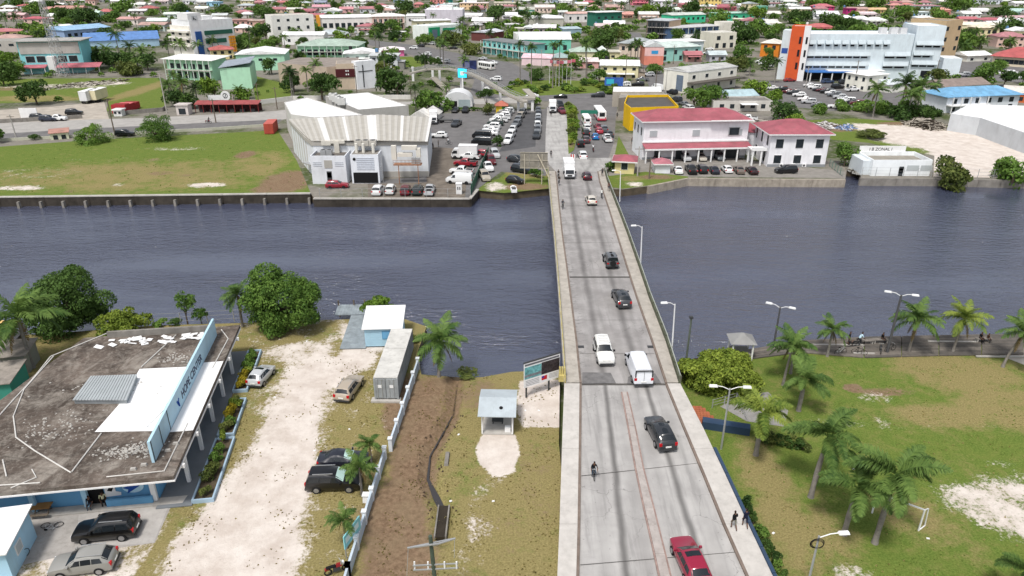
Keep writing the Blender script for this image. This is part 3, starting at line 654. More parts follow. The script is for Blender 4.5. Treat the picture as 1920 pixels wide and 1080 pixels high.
# kind: stations, (cowl, roof front, roof rear, tail glass) indices, wheel x front/rear, wheel r, track
CARS={
 'suv':([(2.32,.60,.64,.72,.66),(2.26,.80,.85,.84,.78),(1.9,.93,.99,.90,.80),(1.02,1.02,1.09,.92,.80),(.30,1.04,1.66,.92,.74),(-.6,1.05,1.76,.92,.76),(-1.92,1.06,1.71,.92,.74),(-2.2,1.05,1.15,.90,.77),(-2.27,.95,1.0,.88,.76),(-2.31,.6,.65,.80,.72)],(3,4,6,7),1.38,-1.36,.36),
 'crossover':([(2.2,.58,.62,.70,.62),(2.12,.78,.83,.82,.74),(1.7,.90,.96,.88,.78),(.95,1.0,1.06,.90,.78),(.15,1.02,1.56,.90,.71),(-.6,1.04,1.63,.90,.72),(-1.55,1.06,1.55,.90,.69),(-2.05,1.06,1.14,.88,.70),(-2.2,.92,.97,.85,.74),(-2.24,.6,.65,.78,.7)],(3,4,6,7),1.32,-1.3,.35),
 'sedan':([(2.28,.52,.56,.70,.62),(2.18,.68,.73,.82,.74),(1.75,.80,.86,.87,.77),(.98,.90,.96,.89,.77),(.15,.92,1.36,.89,.62),(-.45,.93,1.43,.89,.62),(-1.0,.94,1.38,.89,.61),(-1.62,.95,1.03,.87,.70),(-2.15,.92,.97,.84,.72),(-2.28,.6,.64,.78,.68)],(3,4,6,7),1.36,-1.34,.32),
 'wagon':([(2.25,.54,.58,.72,.64),(2.16,.72,.77,.83,.75),(1.75,.84,.9,.88,.78),(.95,.94,1.0,.90,.78),(.15,.96,1.45,.90,.65),(-.6,.97,1.52,.90,.66),(-1.75,.98,1.48,.90,.65),(-2.1,.98,1.06,.88,.72),(-2.22,.88,.92,.86,.74),(-2.26,.56,.6,.78,.7)],(3,4,6,7),1.34,-1.32,.33),
 'hatch':([(1.9,.54,.58,.68,.6),(1.82,.72,.77,.80,.72),(1.5,.84,.9,.84,.74),(.95,.93,.99,.85,.74),(.25,.95,1.42,.85,.62),(-.4,.96,1.5,.85,.62),(-1.35,.97,1.44,.85,.61),(-1.75,.97,1.06,.83,.68),(-1.87,.86,.9,.81,.7),(-1.9,.56,.6,.75,.66)],(3,4,6,7),1.18,-1.18,.31),
 'pickup':([(2.6,.66,.7,.76,.68),(2.54,.88,.93,.86,.78),(2.1,1.0,1.07,.90,.80),(1.3,1.06,1.13,.91,.80),(.6,1.08,1.68,.91,.66),(.1,1.09,1.75,.91,.67),(-.62,1.09,1.70,.91,.66),(-.82,1.09,1.13,.91,.80),(-2.55,1.06,1.09,.90,.80),(-2.62,.6,.66,.84,.74)],(3,4,6,7),1.62,-1.55,.38),
 'van':([(2.75,.70,.74,.80,.72),(2.68,.95,1.0,.92,.82),(2.3,1.10,1.16,.97,.86),(1.95,1.18,1.24,1.0,.88),(1.15,1.2,2.0,1.0,.80),(.3,1.2,2.1,1.0,.82),(-2.62,1.2,2.06,.99,.80),(-2.74,1.15,1.22,.98,.90),(-2.78,1.0,1.05,.97,.9),(-2.8,.6,.65,.92,.84)],(3,4,6,7),1.75,-1.65,.37),
 'minibus':([(2.5,.72,.76,.80,.72),(2.46,1.0,1.05,.86,.78),(2.3,1.1,1.16,.88,.8),(2.15,1.14,1.2,.9,.8),(1.5,1.15,1.92,.9,.72),(.4,1.15,2.02,.9,.74),(-2.3,1.15,1.98,.9,.73),(-2.46,1.12,1.2,.89,.8),(-2.5,1.0,1.04,.88,.8),(-2.52,.6,.65,.84,.76)],(3,4,6,7),1.55,-1.5,.34),
 'jeep':([(1.9,.72,.76,.60,.55),(1.88,.98,1.02,.64,.58),(1.4,1.06,1.11,.72,.62),(.72,1.1,1.15,.80,.70),(.42,1.12,1.74,.82,.68),(-.4,1.12,1.8,.82,.69),(-1.72,1.12,1.77,.82,.68),(-1.82,1.12,1.2,.82,.74),(-1.85,1.0,1.05,.80,.74),(-1.86,.62,.66,.78,.72)],(3,4,6,7),1.2,-1.22,.42),
}
CARM={}
PLATE=mat('number_plate',(.7,.7,.68),rough=.5,var=0);CHROME=mat('chrome',(.6,.6,.62),rough=.2,metal=.9,var=0);LINER=mat('bed_liner',(.03,.03,.032),rough=.9,var=.2)
def car_meshes(kind):
 if kind in CARM:return CARM[kind]
 sts,(c,rf,rt,tg),wf,wr,wr_=CARS[kind];d={};zb=.27 if kind not in ('jeep','pickup')else .36
 b=MB();n=13;vs=[p for s in sts for p in ringpts(s,zb)];N=len(sts)
 fs=[(i*n+j,i*n+j+1,(i+1)*n+j+1,(i+1)*n+j)for i in range(N-1)for j in range(n -1)]+[(i*n+n -1,i*n,(i+1)*n,(i+1)*n+n -1)for i in range(N-1)]
 fs+=[tuple(range(n)),tuple((N-1)*n+j for j in range(n -1,-1,-1))]
 b.add(vs,fs);d['body']=b.mesh('body',35)
 wv=kind in ('van',)
 d['windscreen']=panel(MB(),sts,c+.12,rf -.06,4.2,7.8,.012,2,4,zb).mesh('windscreen',60)
 if not wv:d['rear_window']=panel(MB(),sts,rt+.12,tg-.12,4.25,7.75,.012,2,4,zb).mesh('rear_window',60)
 for nm,ja,jb in (('side_window_l',3.1,3.9),('side_window_r',8.9,8.1)):
  m=MB();a0,a1=rf -.5,rt+(.25 if kind not in ('pickup',)else-.05)
  k=1 if wv else 3 if rt-rf>1 and kind !='hatch' else 2
  if wv:panel(m,sts,(rf -.6,rf -.05),rf+.55,ja,jb,.01,2,2,zb)
  else:
   e0=a0
   for q in range(k):
    e1=a0+(a1-a0)*(q+1)/k
    panel(m,sts,(e0+.03,e0+(.45 if q==0 else .03)),(e1-.03,e1-(.03 if q<k-1 else .3)),ja,jb,.01,2,2,zb);e0=e1
  d[nm]=m.mesh('side_window',60)
 g=MB()
 for k in ('windscreen','rear_window','side_window_l','side_window_r'):
  if k in d:g.add([v.co for v in d[k].vertices],[tuple(p.vertices)for p in d[k].polygons])
 d['glazing']=g.mesh('glazing')
 hw=max(s[3] for s in sts)
 d['tyre']=MB().disc((0,0,0),(0,1,0),wr_,.24,18).mesh('tyre',40);d['rim']=MB().disc((0,0,0),(0,1,0),wr_*.62,.27,12).mesh('rim',40)
 d['wheels']=[(wf,hw-.09,wr_),(wf,-hw+.09,wr_),(wr,hw-.09,wr_),(wr,-hw+.09,wr_)]
 s1=sts[1];e1=sts[-2]
 d['hl']=[MB().box(s1[0]-.16,s1[0]+.03,y-.17,y+.17,s1[1]-.14,s1[1]+.02).mesh('headlight')for y in (s1[3]-.2,-s1[3]+.2)]
 zt=e1[1];d['tl']=[MB().box(e1[0]-.035,e1[0]+.14,y-.13,y+.13,zt-.16,zt+(.12 if kind in ('suv','wagon','van','minibus','hatch','crossover')else .02)).mesh('tail_light')for y in (e1[3]-.13,-e1[3]+.13)]
 cz=sts[c];d['mir']=[MB().box(cz[0]-.35,cz[0]-.2,y-.1,y+.1,cz[1]+.02,cz[1]+.2).mesh('mirror')for y in (cz[3]+.1,-cz[3]-.1)]
 d['fb']=MB().box(sts[0][0]-.2,sts[0][0]+.035,-sts[0][3]-.02,sts[0][3]+.02,zb+.02,zb+.2).mesh('bumper')
 d['rb']=MB().box(sts[-1][0]-.05,sts[-1][0]+.2,-sts[-1][3]-.03,sts[-1][3]+.03,zb+.02,zb+.2).mesh('bumper')
 d['gr']=MB().box(sts[1][0]-.1,sts[1][0]+.045,-.38,.38,sts[1][1]-.2,sts[1][1]-.07).mesh('grille')
 d['pl']=MB().box(sts[-1][0]-.065,sts[-1][0],-.26,.26,.62,.74).mesh('number_plate')
 if kind=='pickup':d['bed']=panel(MB(),sts,tg+.08,tg+.93,4.1,7.9,.015,2,2,zb).mesh('bed_liner')
 CARM[kind]=d;return d
VEH=[]
def car(kind,loc,yaw,col,label,cat='car',group=None,lod=0,glass=None,name='parked_car',extra=(),pitch=0):
 d=car_meshes(kind);t=thing(name,label,cat,loc,R(yaw),group);t.rotation_euler=(0,R(pitch),R(yaw));cp=carpaint(col);VEH.append(t)
 obj('body',d['body'],cp,t)
 if lod>=2:obj('glazing',d['glazing'],GLASS,t)
 else:
  for k,nm in (('windscreen','windscreen'),('rear_window','rear_window'),('side_window_l','side_window'),('side_window_r','side_window')):
   if k in d:obj(nm,d[k],glass if (glass and k=='windscreen')else GLASS,t)
 for x,y,z in d['wheels']:
  o=obj('wheel',d['tyre'],RUB,t);o.location=(x,y,z)
  if lod==0:obj('rim',d['rim'],RIM,o)
 if 'bed' in d:obj('bed_liner',d['bed'],LINER,t)
 if lod<=1:
  for m in d['tl']:obj('tail_light',m,REDL,t)
  for m in d['hl']:obj('headlight',m,LAMPW,t)
 if lod==0:
  for m in d['mir']:obj('mirror',m,cp if 'black' not in extra else BLACK,t)
  obj('bumper',d['fb'],DARKM,t);obj('bumper',d['rb'],DARKM,t);obj('grille',d['gr'],BLACK,t);obj('number_plate',d['pl'],PLATE,t)
 top=max(s[2] for s in CARS[kind][0])
 if 'rack' in extra:
  m=MB()
  for y in (-.56,.56):m.bar((.15,y,top+.1),(-1.6,y,top+.08),.05)
  for i in range(5):m.bar((0-i*.36,-.56,top+.11),(0-i*.36,.56,top+.11),.05)
  m.build('roof_rack',WHITE if 'whiterack' in extra else STEEL,t)
 if 'rails' in extra:
  for y in (-.6,.6):MB().bar((.1,y,top+.06),(-1.6,y,top+.03),.05).build('roof_rail',STEEL,t)
 if 'sunroof' in extra:
  panel(MB(),CARS[kind][0],CARS[kind][2] if False else 4.25,4.95,5.1,6.9,.012,2,2).build('sunroof',GLASS,t)
 if 'glassroof' in extra:panel(MB(),CARS[kind][0],4.1,5.9,4.7,7.3,.012,3,2).build('glass_roof',GLASS,t)
 if 'spare' in extra:
  o=MB().disc((0,0,0),(1,0,0),.4,.24,18).build('spare_wheel',RUB,t,40);o.location=(-2.0,0,1.0)
  for s in (1,-1):
   for x in (1.2,-1.22):MB().box(x-.55,x+.55,s*.75-(.2 if s<0 else 0),s*.75+(.2 if s>0 else 0),.8,.9).build('fender',BLACK,t)
  panel(MB(),CARS[kind][0],4.08,5.85,4.6,7.4,.012,3,2).build('soft_top',BLACK,t)
 if 'doors' in extra:
  MB().box(-2.825,-2.805,-.01,.01,.6,1.9).build('door_seam',BLACK,t)
  for y0,y1,z0,z1 in ((-.9,-.80,1.2,1.9),(.80,.9,1.2,1.9),(-.86,.86,1.9,1.97)):MB().box(-2.80,-2.70,y0,y1,z0,z1).build('door_seal',BLACK,t)
 return t
DPY=[322,341,390,440,500,560,640,720,800,891,985,1080,1400];DZ=[1.2,1.55,2.0,2.2,2.2,2.1,1.9,1.7,1.45,1.1,.75,.4,.05]
def dz(py):return float(np.interp(py,[296]+DPY,[.16]+DZ))+.01
def on_deck(px,py):return P(px,py,dz(py))

def box_truck(loc,yaw,label,col='#dcdcdc',lod=0,Lb=4.2,name='box_truck'):
 t=thing(name,label,'truck',loc,R(yaw));cp=carpaint(col)
 MB().box(-2.9,1.35,-1.05,1.05,.95,3.1).build('cargo_box',WHITE,t)
 MB().box(-2.93,1.38,-1.08,1.08,3.1,3.17).build('box_roof',WHITE,t)
 m=MB();pr=[(1.42,.5),(3.0,.5),(3.05,1.2),(2.75,2.0),(2.45,2.3),(1.42,2.35)]
 m.add([(x,s,z)for s in (-.98,.98)for x,z in pr],[tuple(range(6)),tuple(range(11,5,-1))]+[((i+1)% 6,i,i+6,(i+1)% 6+6)for i in range(6)]);m.build('cab',cp,t)
 MB().quad((3.06,-.85,1.25),(3.06,.85,1.25),(2.78,.8,1.98),(2.78,-.8,1.98)).build('windscreen',GLASS,t)
 for s in (-1,1):MB().quad((2.75,s*.99,1.3),(1.65,s*.99,1.3),(1.65,s*.99,2.0),(2.5,s*.99,2.0)).build('side_window',GLASS,t);MB().box(2.7,2.8,s*1.02-.02,s*1.3,1.4,1.75).build('mirror',BLACK,t)if s>0 else MB().box(2.7,2.8,-1.3,-1.0,1.4,1.75).build('mirror',BLACK,t);MB().box(3.03,3.1,s*.75-.18,s*.75+.18,.75,.95).build('headlight',LAMPW,t)
 MB().box(2.9,3.12,-1,1,.4,.68).build('bumper',DARKM,t);MB().box(-2.9,2.9,-.45,.45,.5,.94).build('chassis',DARKM,t);MB().box(3.03,3.09,-.45,.45,.8,1.05).build('grille',BLACK,t)
 for x in (2.2,-1.7):
  for y in (.85,-.85):MB().disc((x,y,.42),(0,1,0),.42,.3,16).build('wheel',RUB,t,40)
 return t
def bus(loc,yaw,label,Ln=9.5,w_=2.4,h=3.0,body='#e8e8e8',low='#c84a5c',name='bus',cat='bus'):
 t=thing(name,label,cat,loc,R(yaw));hw=w_/2
 MB().box(-Ln/2,Ln/2,-hw,hw,.9,h-.12,.04,.04).build('body',carpaint(body),t)
 MB().box(-Ln/2-.02,Ln/2+.02,-hw-.02,hw+.02,.4,.9).build('skirt',carpaint(low),t)
 MB().box(-Ln/2+.1,Ln/2-.1,-hw+.08,hw-.08,h-.12,h,.1,.15).build('roof',WHITE,t)
 k=max(3,int(Ln/1.3))
 for s in (-1,1):
  for i in range(k):
   x=-Ln/2+.5+i*(Ln -1)/k;MB().box(x,x+(Ln -1)/k-.25,s*hw-.01,s*hw+.012,1.45,h-.5).build('side_window',GLASS,t)
  for x in (Ln/2-1.8,-Ln/2+2):MB().disc((x,s*(hw-.12),.45),(0,1,0),.45,.3,16).build('wheel',RUB,t,40)
  MB().box(-Ln/2-.05,-Ln/2,s*(hw-.25)-.12,s*(hw-.25)+.12,.95,1.25).build('tail_light',REDL,t)
 MB().box(Ln/2-.02,Ln/2+.03,-hw+.2,hw-.2,1.35,h-.45).build('windscreen',GLASS,t);MB().box(-Ln/2-.03,-Ln/2+.02,-hw+.45,hw-.45,1.45,h-.5).build('rear_window',GLASS,t)
 return t

# ================================================================ BICYCLES, MOTORBIKES
BK={}
def bicycle(loc,yaw,label,col='#8a2a2a',lying=False,group=None):
 t=thing('bicycle',label,'bicycle',loc,R(yaw),group)
 if not BK:
  BK['wh']=MB().ring((0,0,0),(0,1,0),.32,.025,18,5).mesh('wheel',40)
  f=MB();a,b,c_,e,hd=(-.5,0,.34),(-.08,0,.3),(-.2,0,.82),(.36,0,.78),(.52,0,.34)
  for p,q in ((a,b),(a,c_),(b,c_),(c_,e),(b,e),(e,hd),(e,(.32,0,.95))):f.tube([p,q],.025,5)
  BK['fr']=f.mesh('frame',40)
  BK['hb']=MB().tube([(.25,-.28,1.0),(.33,-.1,.97),(.33,.1,.97),(.25,.28,1.0)],.02,5).mesh('handlebar',40)
  BK['sd']=MB().box(-.34,-.08,-.07,.07,.88,.94,.02,.02).mesh('saddle')
 for x in (-.5,.52):o=obj('wheel',BK['wh'],RUB,t);o.location=(x,0,.34)
 obj('frame',BK['fr'],mat('bike_'+col,col,rough=.4,var=0),t);obj('handlebar',BK['hb'],STEEL,t);obj('saddle',BK['sd'],BLACK,t)
 if lying:t.rotation_euler=(R(86),0,R(yaw));t.location.z+=.06
 return t
def motorbike(loc,yaw,label,col='#8a1f22'):
 t=thing('motorbike',label,'motorbike',loc,R(yaw))
 for x in (-.62,.66):MB().ring((x,0,.3),(0,1,0),.25,.06,16,6).build('wheel',RUB,t,40)
 MB().box(-.25,.3,-.16,.16,.3,.62,.04,.03).build('engine',DARKM,t);MB().box(-.05,.42,-.14,.14,.64,.86,.1,.05).build('tank',carpaint(col),t)
 MB().box(-.75,-.02,-.13,.13,.70,.80,.05,.02).build('seat',BLACK,t);MB().tube([(.3,-.36,1.02),(.4,0,.98),(.3,.36,1.02)],.025,5).build('handlebar',STEEL,t)
 MB().tube([(.4,0,.98),(.66,0,.3)],.04,6).build('fork',STEEL,t);MB().box(.46,.58,-.1,.1,.78,.96).build('headlight',LAMPW,t);MB().box(-.85,-.55,-.1,.1,.55,.68).build('mudguard',carpaint(col),t)
 return t
# ================================================================ PEOPLE
SKIN=mat('skin_brown',(.13,.068,.042),rough=.55,var=0);HAIR=mat('hair_black',(.012,.010,.009),rough=.8,var=0);SHOE=mat('shoe',(.03,.03,.032),rough=.7,var=0)
PM={}
def person_mesh(pose):
 if pose in PM:return PM[pose]
 V=[];E=[];Rd=[];T=[]
 def ch(pts,tag_,start=None):
  prev=start
  for p in pts:
   V.append(p[:3]);Rd.append(p[3]);i=len(V)-1
   if prev is not None:E.append((prev,i));T.append(tag_)
   prev=i
  return prev
 def side(l,s):return [(p[0],s*p[1],p[2],p[3])for p in l]
 if pose=='walk':hip=.92;legs={1:[(.06,.10,.84,.085),(.16,.10,.48,.06),(.10,.10,.09,.042),(.24,.11,.05,.04)],-1:[(-.02,.10,.84,.085),(-.12,.10,.48,.06),(-.38,.10,.16,.042),(-.30,.11,.05,.04)]};arms={1:[(-.06,.2,1.40,.055),(-.16,.25,1.12,.043),(-.06,.26,.90,.034)],-1:[(.03,.2,1.40,.055),(.06,.25,1.12,.043),(.22,.24,.94,.034)]};lean=.02
 elif pose=='stand':hip=.92;legs={s:[(0,.10,.84,.085),(.01,.11,.48,.06),(-.02,.12,.09,.042),(.13,.13,.05,.04)] for s in (1,-1)};arms={s:[(0,.2,1.40,.055),(-.03,.26,1.12,.043),(.05,.27,.88,.034)] for s in (1,-1)};lean=0
 elif pose=='sit':hip=.50;legs={s:[(.06,.10,.50,.085),(.46,.12,.50,.06),(.46,.12,.10,.042),(.60,.13,.05,.04)] for s in (1,-1)};arms={s:[(.02,.2,.98,.055),(.06,.25,.72,.043),(.28,.20,.58,.034)] for s in (1,-1)};lean=.05
 else:hip=.98;legs={1:[(.02,.09,.94,.085),(.32,.12,.66,.06),(.06,.12,.32,.042),(.2,.12,.27,.04)],-1:[(.02,.09,.94,.085),(.26,.12,.50,.06),(.02,.12,.16,.042),(.16,.12,.12,.04)]};arms={s:[(.24,.19,1.38,.055),(.36,.26,1.18,.043),(.50,.26,1.05,.034)] for s in (1,-1)};lean=.28
 dz_=hip-.92;k=lean
 ch([(0,0,hip,.12)],'pants');s1=ch([(k*.35,0,hip+.18,.115),(k*.75,0,hip+.36,.135),(k,0,hip+.47,.12)],'shirt',0)
 nk=ch([(k+.01,0,hip+.57,.055)],'skin',s1)
 ch([(k+.03,0,hip+.66,.085),(k+.03,0,hip+.75,.098),(k+.02,0,hip+.83,.06)],'head',nk)
 for s in (1,-1):
  lg=side(legs[s],s);a=ch(lg[:2],'pants',0);b=ch([lg[2]],'shin',a);ch([lg[3]],'shoe',b)
  ar=side(arms[s],s);a=ch(ar[:2],'shirt',s1);b=ch([ar[2]],'skin',a)
  w_=Vector(ar[2][:3]);d=(w_-Vector(ar[1][:3])).normalized();sd=Vector((d.z,0,-d.x));sd=sd.normalized()if sd.length>.1 else Vector((1,0,0))
  palm=ch([(*(w_+d*.08),.03)],'skin',b)
  for q,ln in ((-.03,.075),(-.01,.09),(.01,.085),(.03,.065)):
   ch([(*(w_+d*.12+sd*q),.010),(*(w_+d*(.12+ln)+sd*q+Vector((.015,0,0))),.008)],'skin',palm)
  ch([(*(w_+d*.06+sd*.055),.011),(*(w_+d*.11+sd*.07),.009)],'skin',b)
 me=bpy.data.meshes.new('p');me.from_pydata(V,E,[]);o=bpy.data.objects.new('p',me);C.objects.link(o)
 m=o.modifiers.new('s','SKIN');m.use_smooth_shade=True
 for i,v in enumerate(me.skin_vertices[0].data):v.radius=(Rd[i]*(.95 if i<4 else 1),Rd[i]*(1.25 if 0<i<4 else 1));v.use_root=(i==0)
 sb=o.modifiers.new('u','SUBSURF');sb.levels=1;sb.render_levels=1
 dg=bpy.context.evaluated_depsgraph_get();out=bpy.data.meshes.new_from_object(o.evaluated_get(dg))
 bpy.data.objects.remove(o)
 if len(out.polygons)==0: # fallback
  mb=MB()
  for (a,b)in E:mb.tube([V[a],V[b]],[Rd[a],Rd[b]],8)
  out=mb.mesh('p',60)
 out.materials.clear()
 for mm in (SKIN,WHITE,DARKM,HAIR,SHOE):out.materials.append(mm)
 A=np.array([V[a] for a,b in E]);B=np.array([V[b] for a,b in E])
 for p in out.polygons:
  c=np.array(p.center);dl=B-A;t=np.clip(((c-A)*dl).sum(1)/(dl*dl).sum(1).clip(1e-9),0,1);dd=np.linalg.norm(A+dl*t[:,None]-c,axis=1)
  tg=T[int(dd.argmin())]
  p.material_index={'skin':0,'shirt':1,'pants':2,'shin':0 if pose=='walk' else 2,'shoe':4}.get(tg,0)
  if tg=='head':p.material_index=3 if (c[2]>hip+.77 or c[0]<k-.01)else 0
 PM[pose]=out;return out
def person(pose,loc,yaw,shirt,pants,label,group=None,h=1.0):
 o=bpy.data.objects.new('person',person_mesh(pose));C.objects.link(o);o.location=loc;o.rotation_euler=(0,0,R(yaw));o.scale=(h,h,h)
 for i,c_ in ((1,shirt),(2,pants)):
  o.material_slots[i].link='OBJECT';o.material_slots[i].material=mat('cloth_'+c_,c_,rough=.9,var=0)
 return tag(o,label,'person',group)
# ================================================================ TREES
def leafmat(name,c1,c2,tr=.25):
 m=bpy.data.materials.new(name);m.use_nodes=True;n=m.node_tree.nodes;l=m.node_tree.links;b=n['Principled BSDF'];b.inputs['Roughness'].default_value=.6;b.inputs['Specular IOR Level'].default_value=.15
 geo=n.new('ShaderNodeNewGeometry');no=n.new('ShaderNodeTexNoise');no.inputs['Scale'].default_value=.9;no.inputs['Detail'].default_value=5;l.new(geo.outputs['Position'],no.inputs['Vector'])
 oi=n.new('ShaderNodeObjectInfo');ad=n.new('ShaderNodeMath');ad.operation='MULTIPLY_ADD';ad.inputs[1].default_value=.35;l.new(oi.outputs['Random'],ad.inputs[0]);l.new(no.outputs[0],ad.inputs[2])
 a2=n.new('ShaderNodeMath');a2.operation='MULTIPLY_ADD';a2.inputs[1].default_value=.35;l.new(geo.outputs['Random Per Island'],a2.inputs[0]);l.new(ad.outputs[0],a2.inputs[2])
 mr=n.new('ShaderNodeMapRange');mr.inputs[1].default_value=.5;mr.inputs[2].default_value=1.15;l.new(a2.outputs[0],mr.inputs[0])
 mx=n.new('ShaderNodeMix');mx.data_type='RGBA';mx.inputs[6].default_value=(*c1,1);mx.inputs[7].default_value=(*c2,1);l.new(mr.outputs[0],mx.inputs[0]);l.new(mx.outputs[2],b.inputs['Base Color'])
 t=n.new('ShaderNodeBsdfTranslucent');l.new(mx.outputs[2],t.inputs[0]);ms=n.new('ShaderNodeMixShader');ms.inputs[0].default_value=tr
 l.new(b.outputs[0],ms.inputs[1]);l.new(t.outputs[0],ms.inputs[2]);l.new(ms.outputs[0],n['Material Output'].inputs[0]);return m
LEAF={'dark':leafmat('leaf_dark',(.022,.055,.014),(.10,.175,.04)),'mid':leafmat('leaf_mid',(.045,.105,.02),(.19,.31,.06)),'light':leafmat('leaf_light',(0.065,0.138,0.017),(0.232,0.348,0.051)),'olive':leafmat('leaf_olive',(0.051,0.080,0.020),(0.189,0.217,0.058)),'croton':leafmat('leaf_croton',(.16,.15,.015),(.45,.36,.03)),'lime':leafmat('leaf_lime',(.085,.14,.018),(.31,.38,.06))}
PALMG=leafmat('frond_green',(.038,.09,.02),(.16,.245,.06));PALMY=leafmat('frond_yellow_green',(0.072,0.131,0.022),(0.290,0.348,0.065));PALMD=leafmat('frond_dark',(0.017,0.046,0.014),(0.072,0.123,0.032));RACH=mat('rachis',(.18,.2,.06),rough=.6,var=.1)
BARK=mat('bark_brown',(.11,.085,.06),rough=.95,var=.3,scale=3,bump=.5);PBARK=mat('palm_bark_grey',(.23,.21,.19),rough=.9,var=.3,scale=2.5,bump=.4);SHAFT=mat('crownshaft_green',(.11,.17,.035),rough=.5,var=.15)
def crown_mesh(seed,lobes,n,leaf,flat=.8,squash=1.0,full=False):
 """leaf-sized faces spread over many uneven clumps; unit radius"""
 rg=np.random.default_rng(seed);cs=[]
 for i in range(lobes):
  d=rg.normal(size=3);d/=np.linalg.norm(d);d[2]=(d[2] if full else abs(d[2])if i % 4 else d[2])*flat-(0 if full else .10);r=rg.uniform(.20,.38)if full else rg.uniform(.30,.50);cs.append((d*(rg.uniform(.5,.86)if full else rg.uniform(.45,.78)),r))
 cs.append((np.array([0,0,.05]),.74 if full and squash>.8 else .5))
 sub=[]
 for c_,r in cs:
  for _ in range(7):
   d=rg.normal(size=3);d/=np.linalg.norm(d);sub.append((c_+d*r*.75,r*rg.uniform(.22,.42)))
 allc=cs+sub;wts=np.array([r**2 for _,r in allc]);wts/=wts.sum()
 pick=rg.choice(len(allc),n,p=wts);vs=[];fs=[]
 dd=rg.normal(size=(n,3));dd/=np.linalg.norm(dd,axis=1)[:,None];dd[:,2]=np.where(dd[:,2]<-.35,-dd[:,2],dd[:,2])
 rad=rg.uniform(.72,1.06,n);jit=rg.normal(size=(n,3))*.75;sz=rg.uniform(.6,1.3,n)*leaf;ang=rg.uniform(0,6.28,n)
 cc=np.array([c_ for c_,r in allc])[pick];rr=np.array([r for c_,r in allc])[pick]
 p=(cc+dd*(rr*rad)[:,None])*np.array([1,1,squash]);nn=dd+jit;nn/=np.linalg.norm(nn,axis=1)[:,None]
 a=np.cross(nn,np.where(np.abs(nn[:,2:3])<.9,np.array([[0,0,1.0]]),np.array([[1.0,0,0]])));a/=np.linalg.norm(a,axis=1)[:,None];b=np.cross(nn,a)
 u=a*np.cos(ang)[:,None]+b*np.sin(ang)[:,None];v=np.cross(nn,u);s=sz[:,None]
 V=np.stack([p-u*s,p-v*s*.55+nn*s*.15,p+u*s,p+v*s*.55+nn*s*.15],1).reshape(-1,3)
 me=bpy.data.meshes.new('crown');me.vertices.add(4*n);me.vertices.foreach_set('co',V.ravel());me.loops.add(4*n);me.loops.foreach_set('vertex_index',np.arange(4*n,dtype=np.int32))
 me.polygons.add(n);me.polygons.foreach_set('loop_start',np.arange(0,4*n,4,dtype=np.int32));me.update();return me
def limb_mesh(seed,h,spread,r0,nl=5):
 rg=random.Random(seed);m=MB();top=h*.45
 m.tube([(0,0,-.1),(rg.uniform(-.1,.1)*h*.2,rg.uniform(-.1,.1)*h*.2,top*.6),(0,0,top),(.05*spread,.03*spread,h*.75)],[r0,r0*.8,r0*.65,r0*.2],8)
 for i in range(nl):
  a=6.28*i/nl+rg.uniform(-.4,.4);e=Vector((math.cos(a),math.sin(a),0))*spread*rg.uniform(.5,.75);z0=top*rg.uniform(.7,1)
  m.tube([(0,0,z0),e*.5+Vector((0,0,z0+(h-z0)*.4)),e+Vector((0,0,z0+(h-z0)*.75))],[r0*.5,r0*.3,r0*.08],6)
 return m.mesh('trunk',60)
CRF=[crown_mesh(10+i,7+i % 3,1500,.085,.8,.85+.1*(i % 3))for i in range(6)]      # far crowns
TRF=[limb_mesh(30+i,1.0,.6,.06,4)for i in range(3)]
CRN={}
def tree(loc,rad,h,kind='mid',label='',group=None,near=0,name='broadleaf_tree',seed=0,squash=None,cat='tree'):
 t=thing(name,label,cat,loc,random.uniform(0,6.28),group)
 if near:
  me=crown_mesh(100+seed,24,near,.165/rad if rad>1.5 else .12/rad,.9,squash or .9,True);tm=limb_mesh(seed,1.0,.6,.07,7)
 else:me=CRF[(seed+int(loc[0]*7))% 6];tm=TRF[seed % 3]
 c=obj('crown',me,LEAF[kind],t);zs=rad*(squash if squash and not near else 1);c.scale=(rad,rad,zs if not near else rad);c.location=(0,0,max(h-rad*.95*((squash or .9)if near else (squash or .95)),rad*.2))
 tr=obj('trunk',tm,BARK,t);tr.scale=(rad*1.0,rad*1.0,max(h-rad*.6,.5));return t
def shrub(loc,rad,h,kind='mid',label='',group=None,name='shrub',seed=0,near=900,cat='shrub'):
 t=thing(name,label,cat,loc,0,group);key=('sh',near,seed % 4)
 if key not in CRN:CRN[key]=crown_mesh(300+seed % 4,8,near,.15 if near<2500 else .085,.9,1.0)
 c=obj('crown',CRN[key],LEAF[kind],t);c.scale=(rad,rad,h*.6);c.location=(0,0,h*.45);c.rotation_euler=(0,0,seed*1.3)
 m=MB()
 for i in range(4):a=1.57*i+seed;m.tube([(0,0,-.05),(math.cos(a)*rad*.4,math.sin(a)*rad*.4,h*.6)],[.05,.015],5)
 key2=('st',round(rad,1),round(h,1))
 if key2 not in CRN:CRN[key2]=m.mesh('stem',60)
 obj('stem',CRN[key2],BARK,t);return t
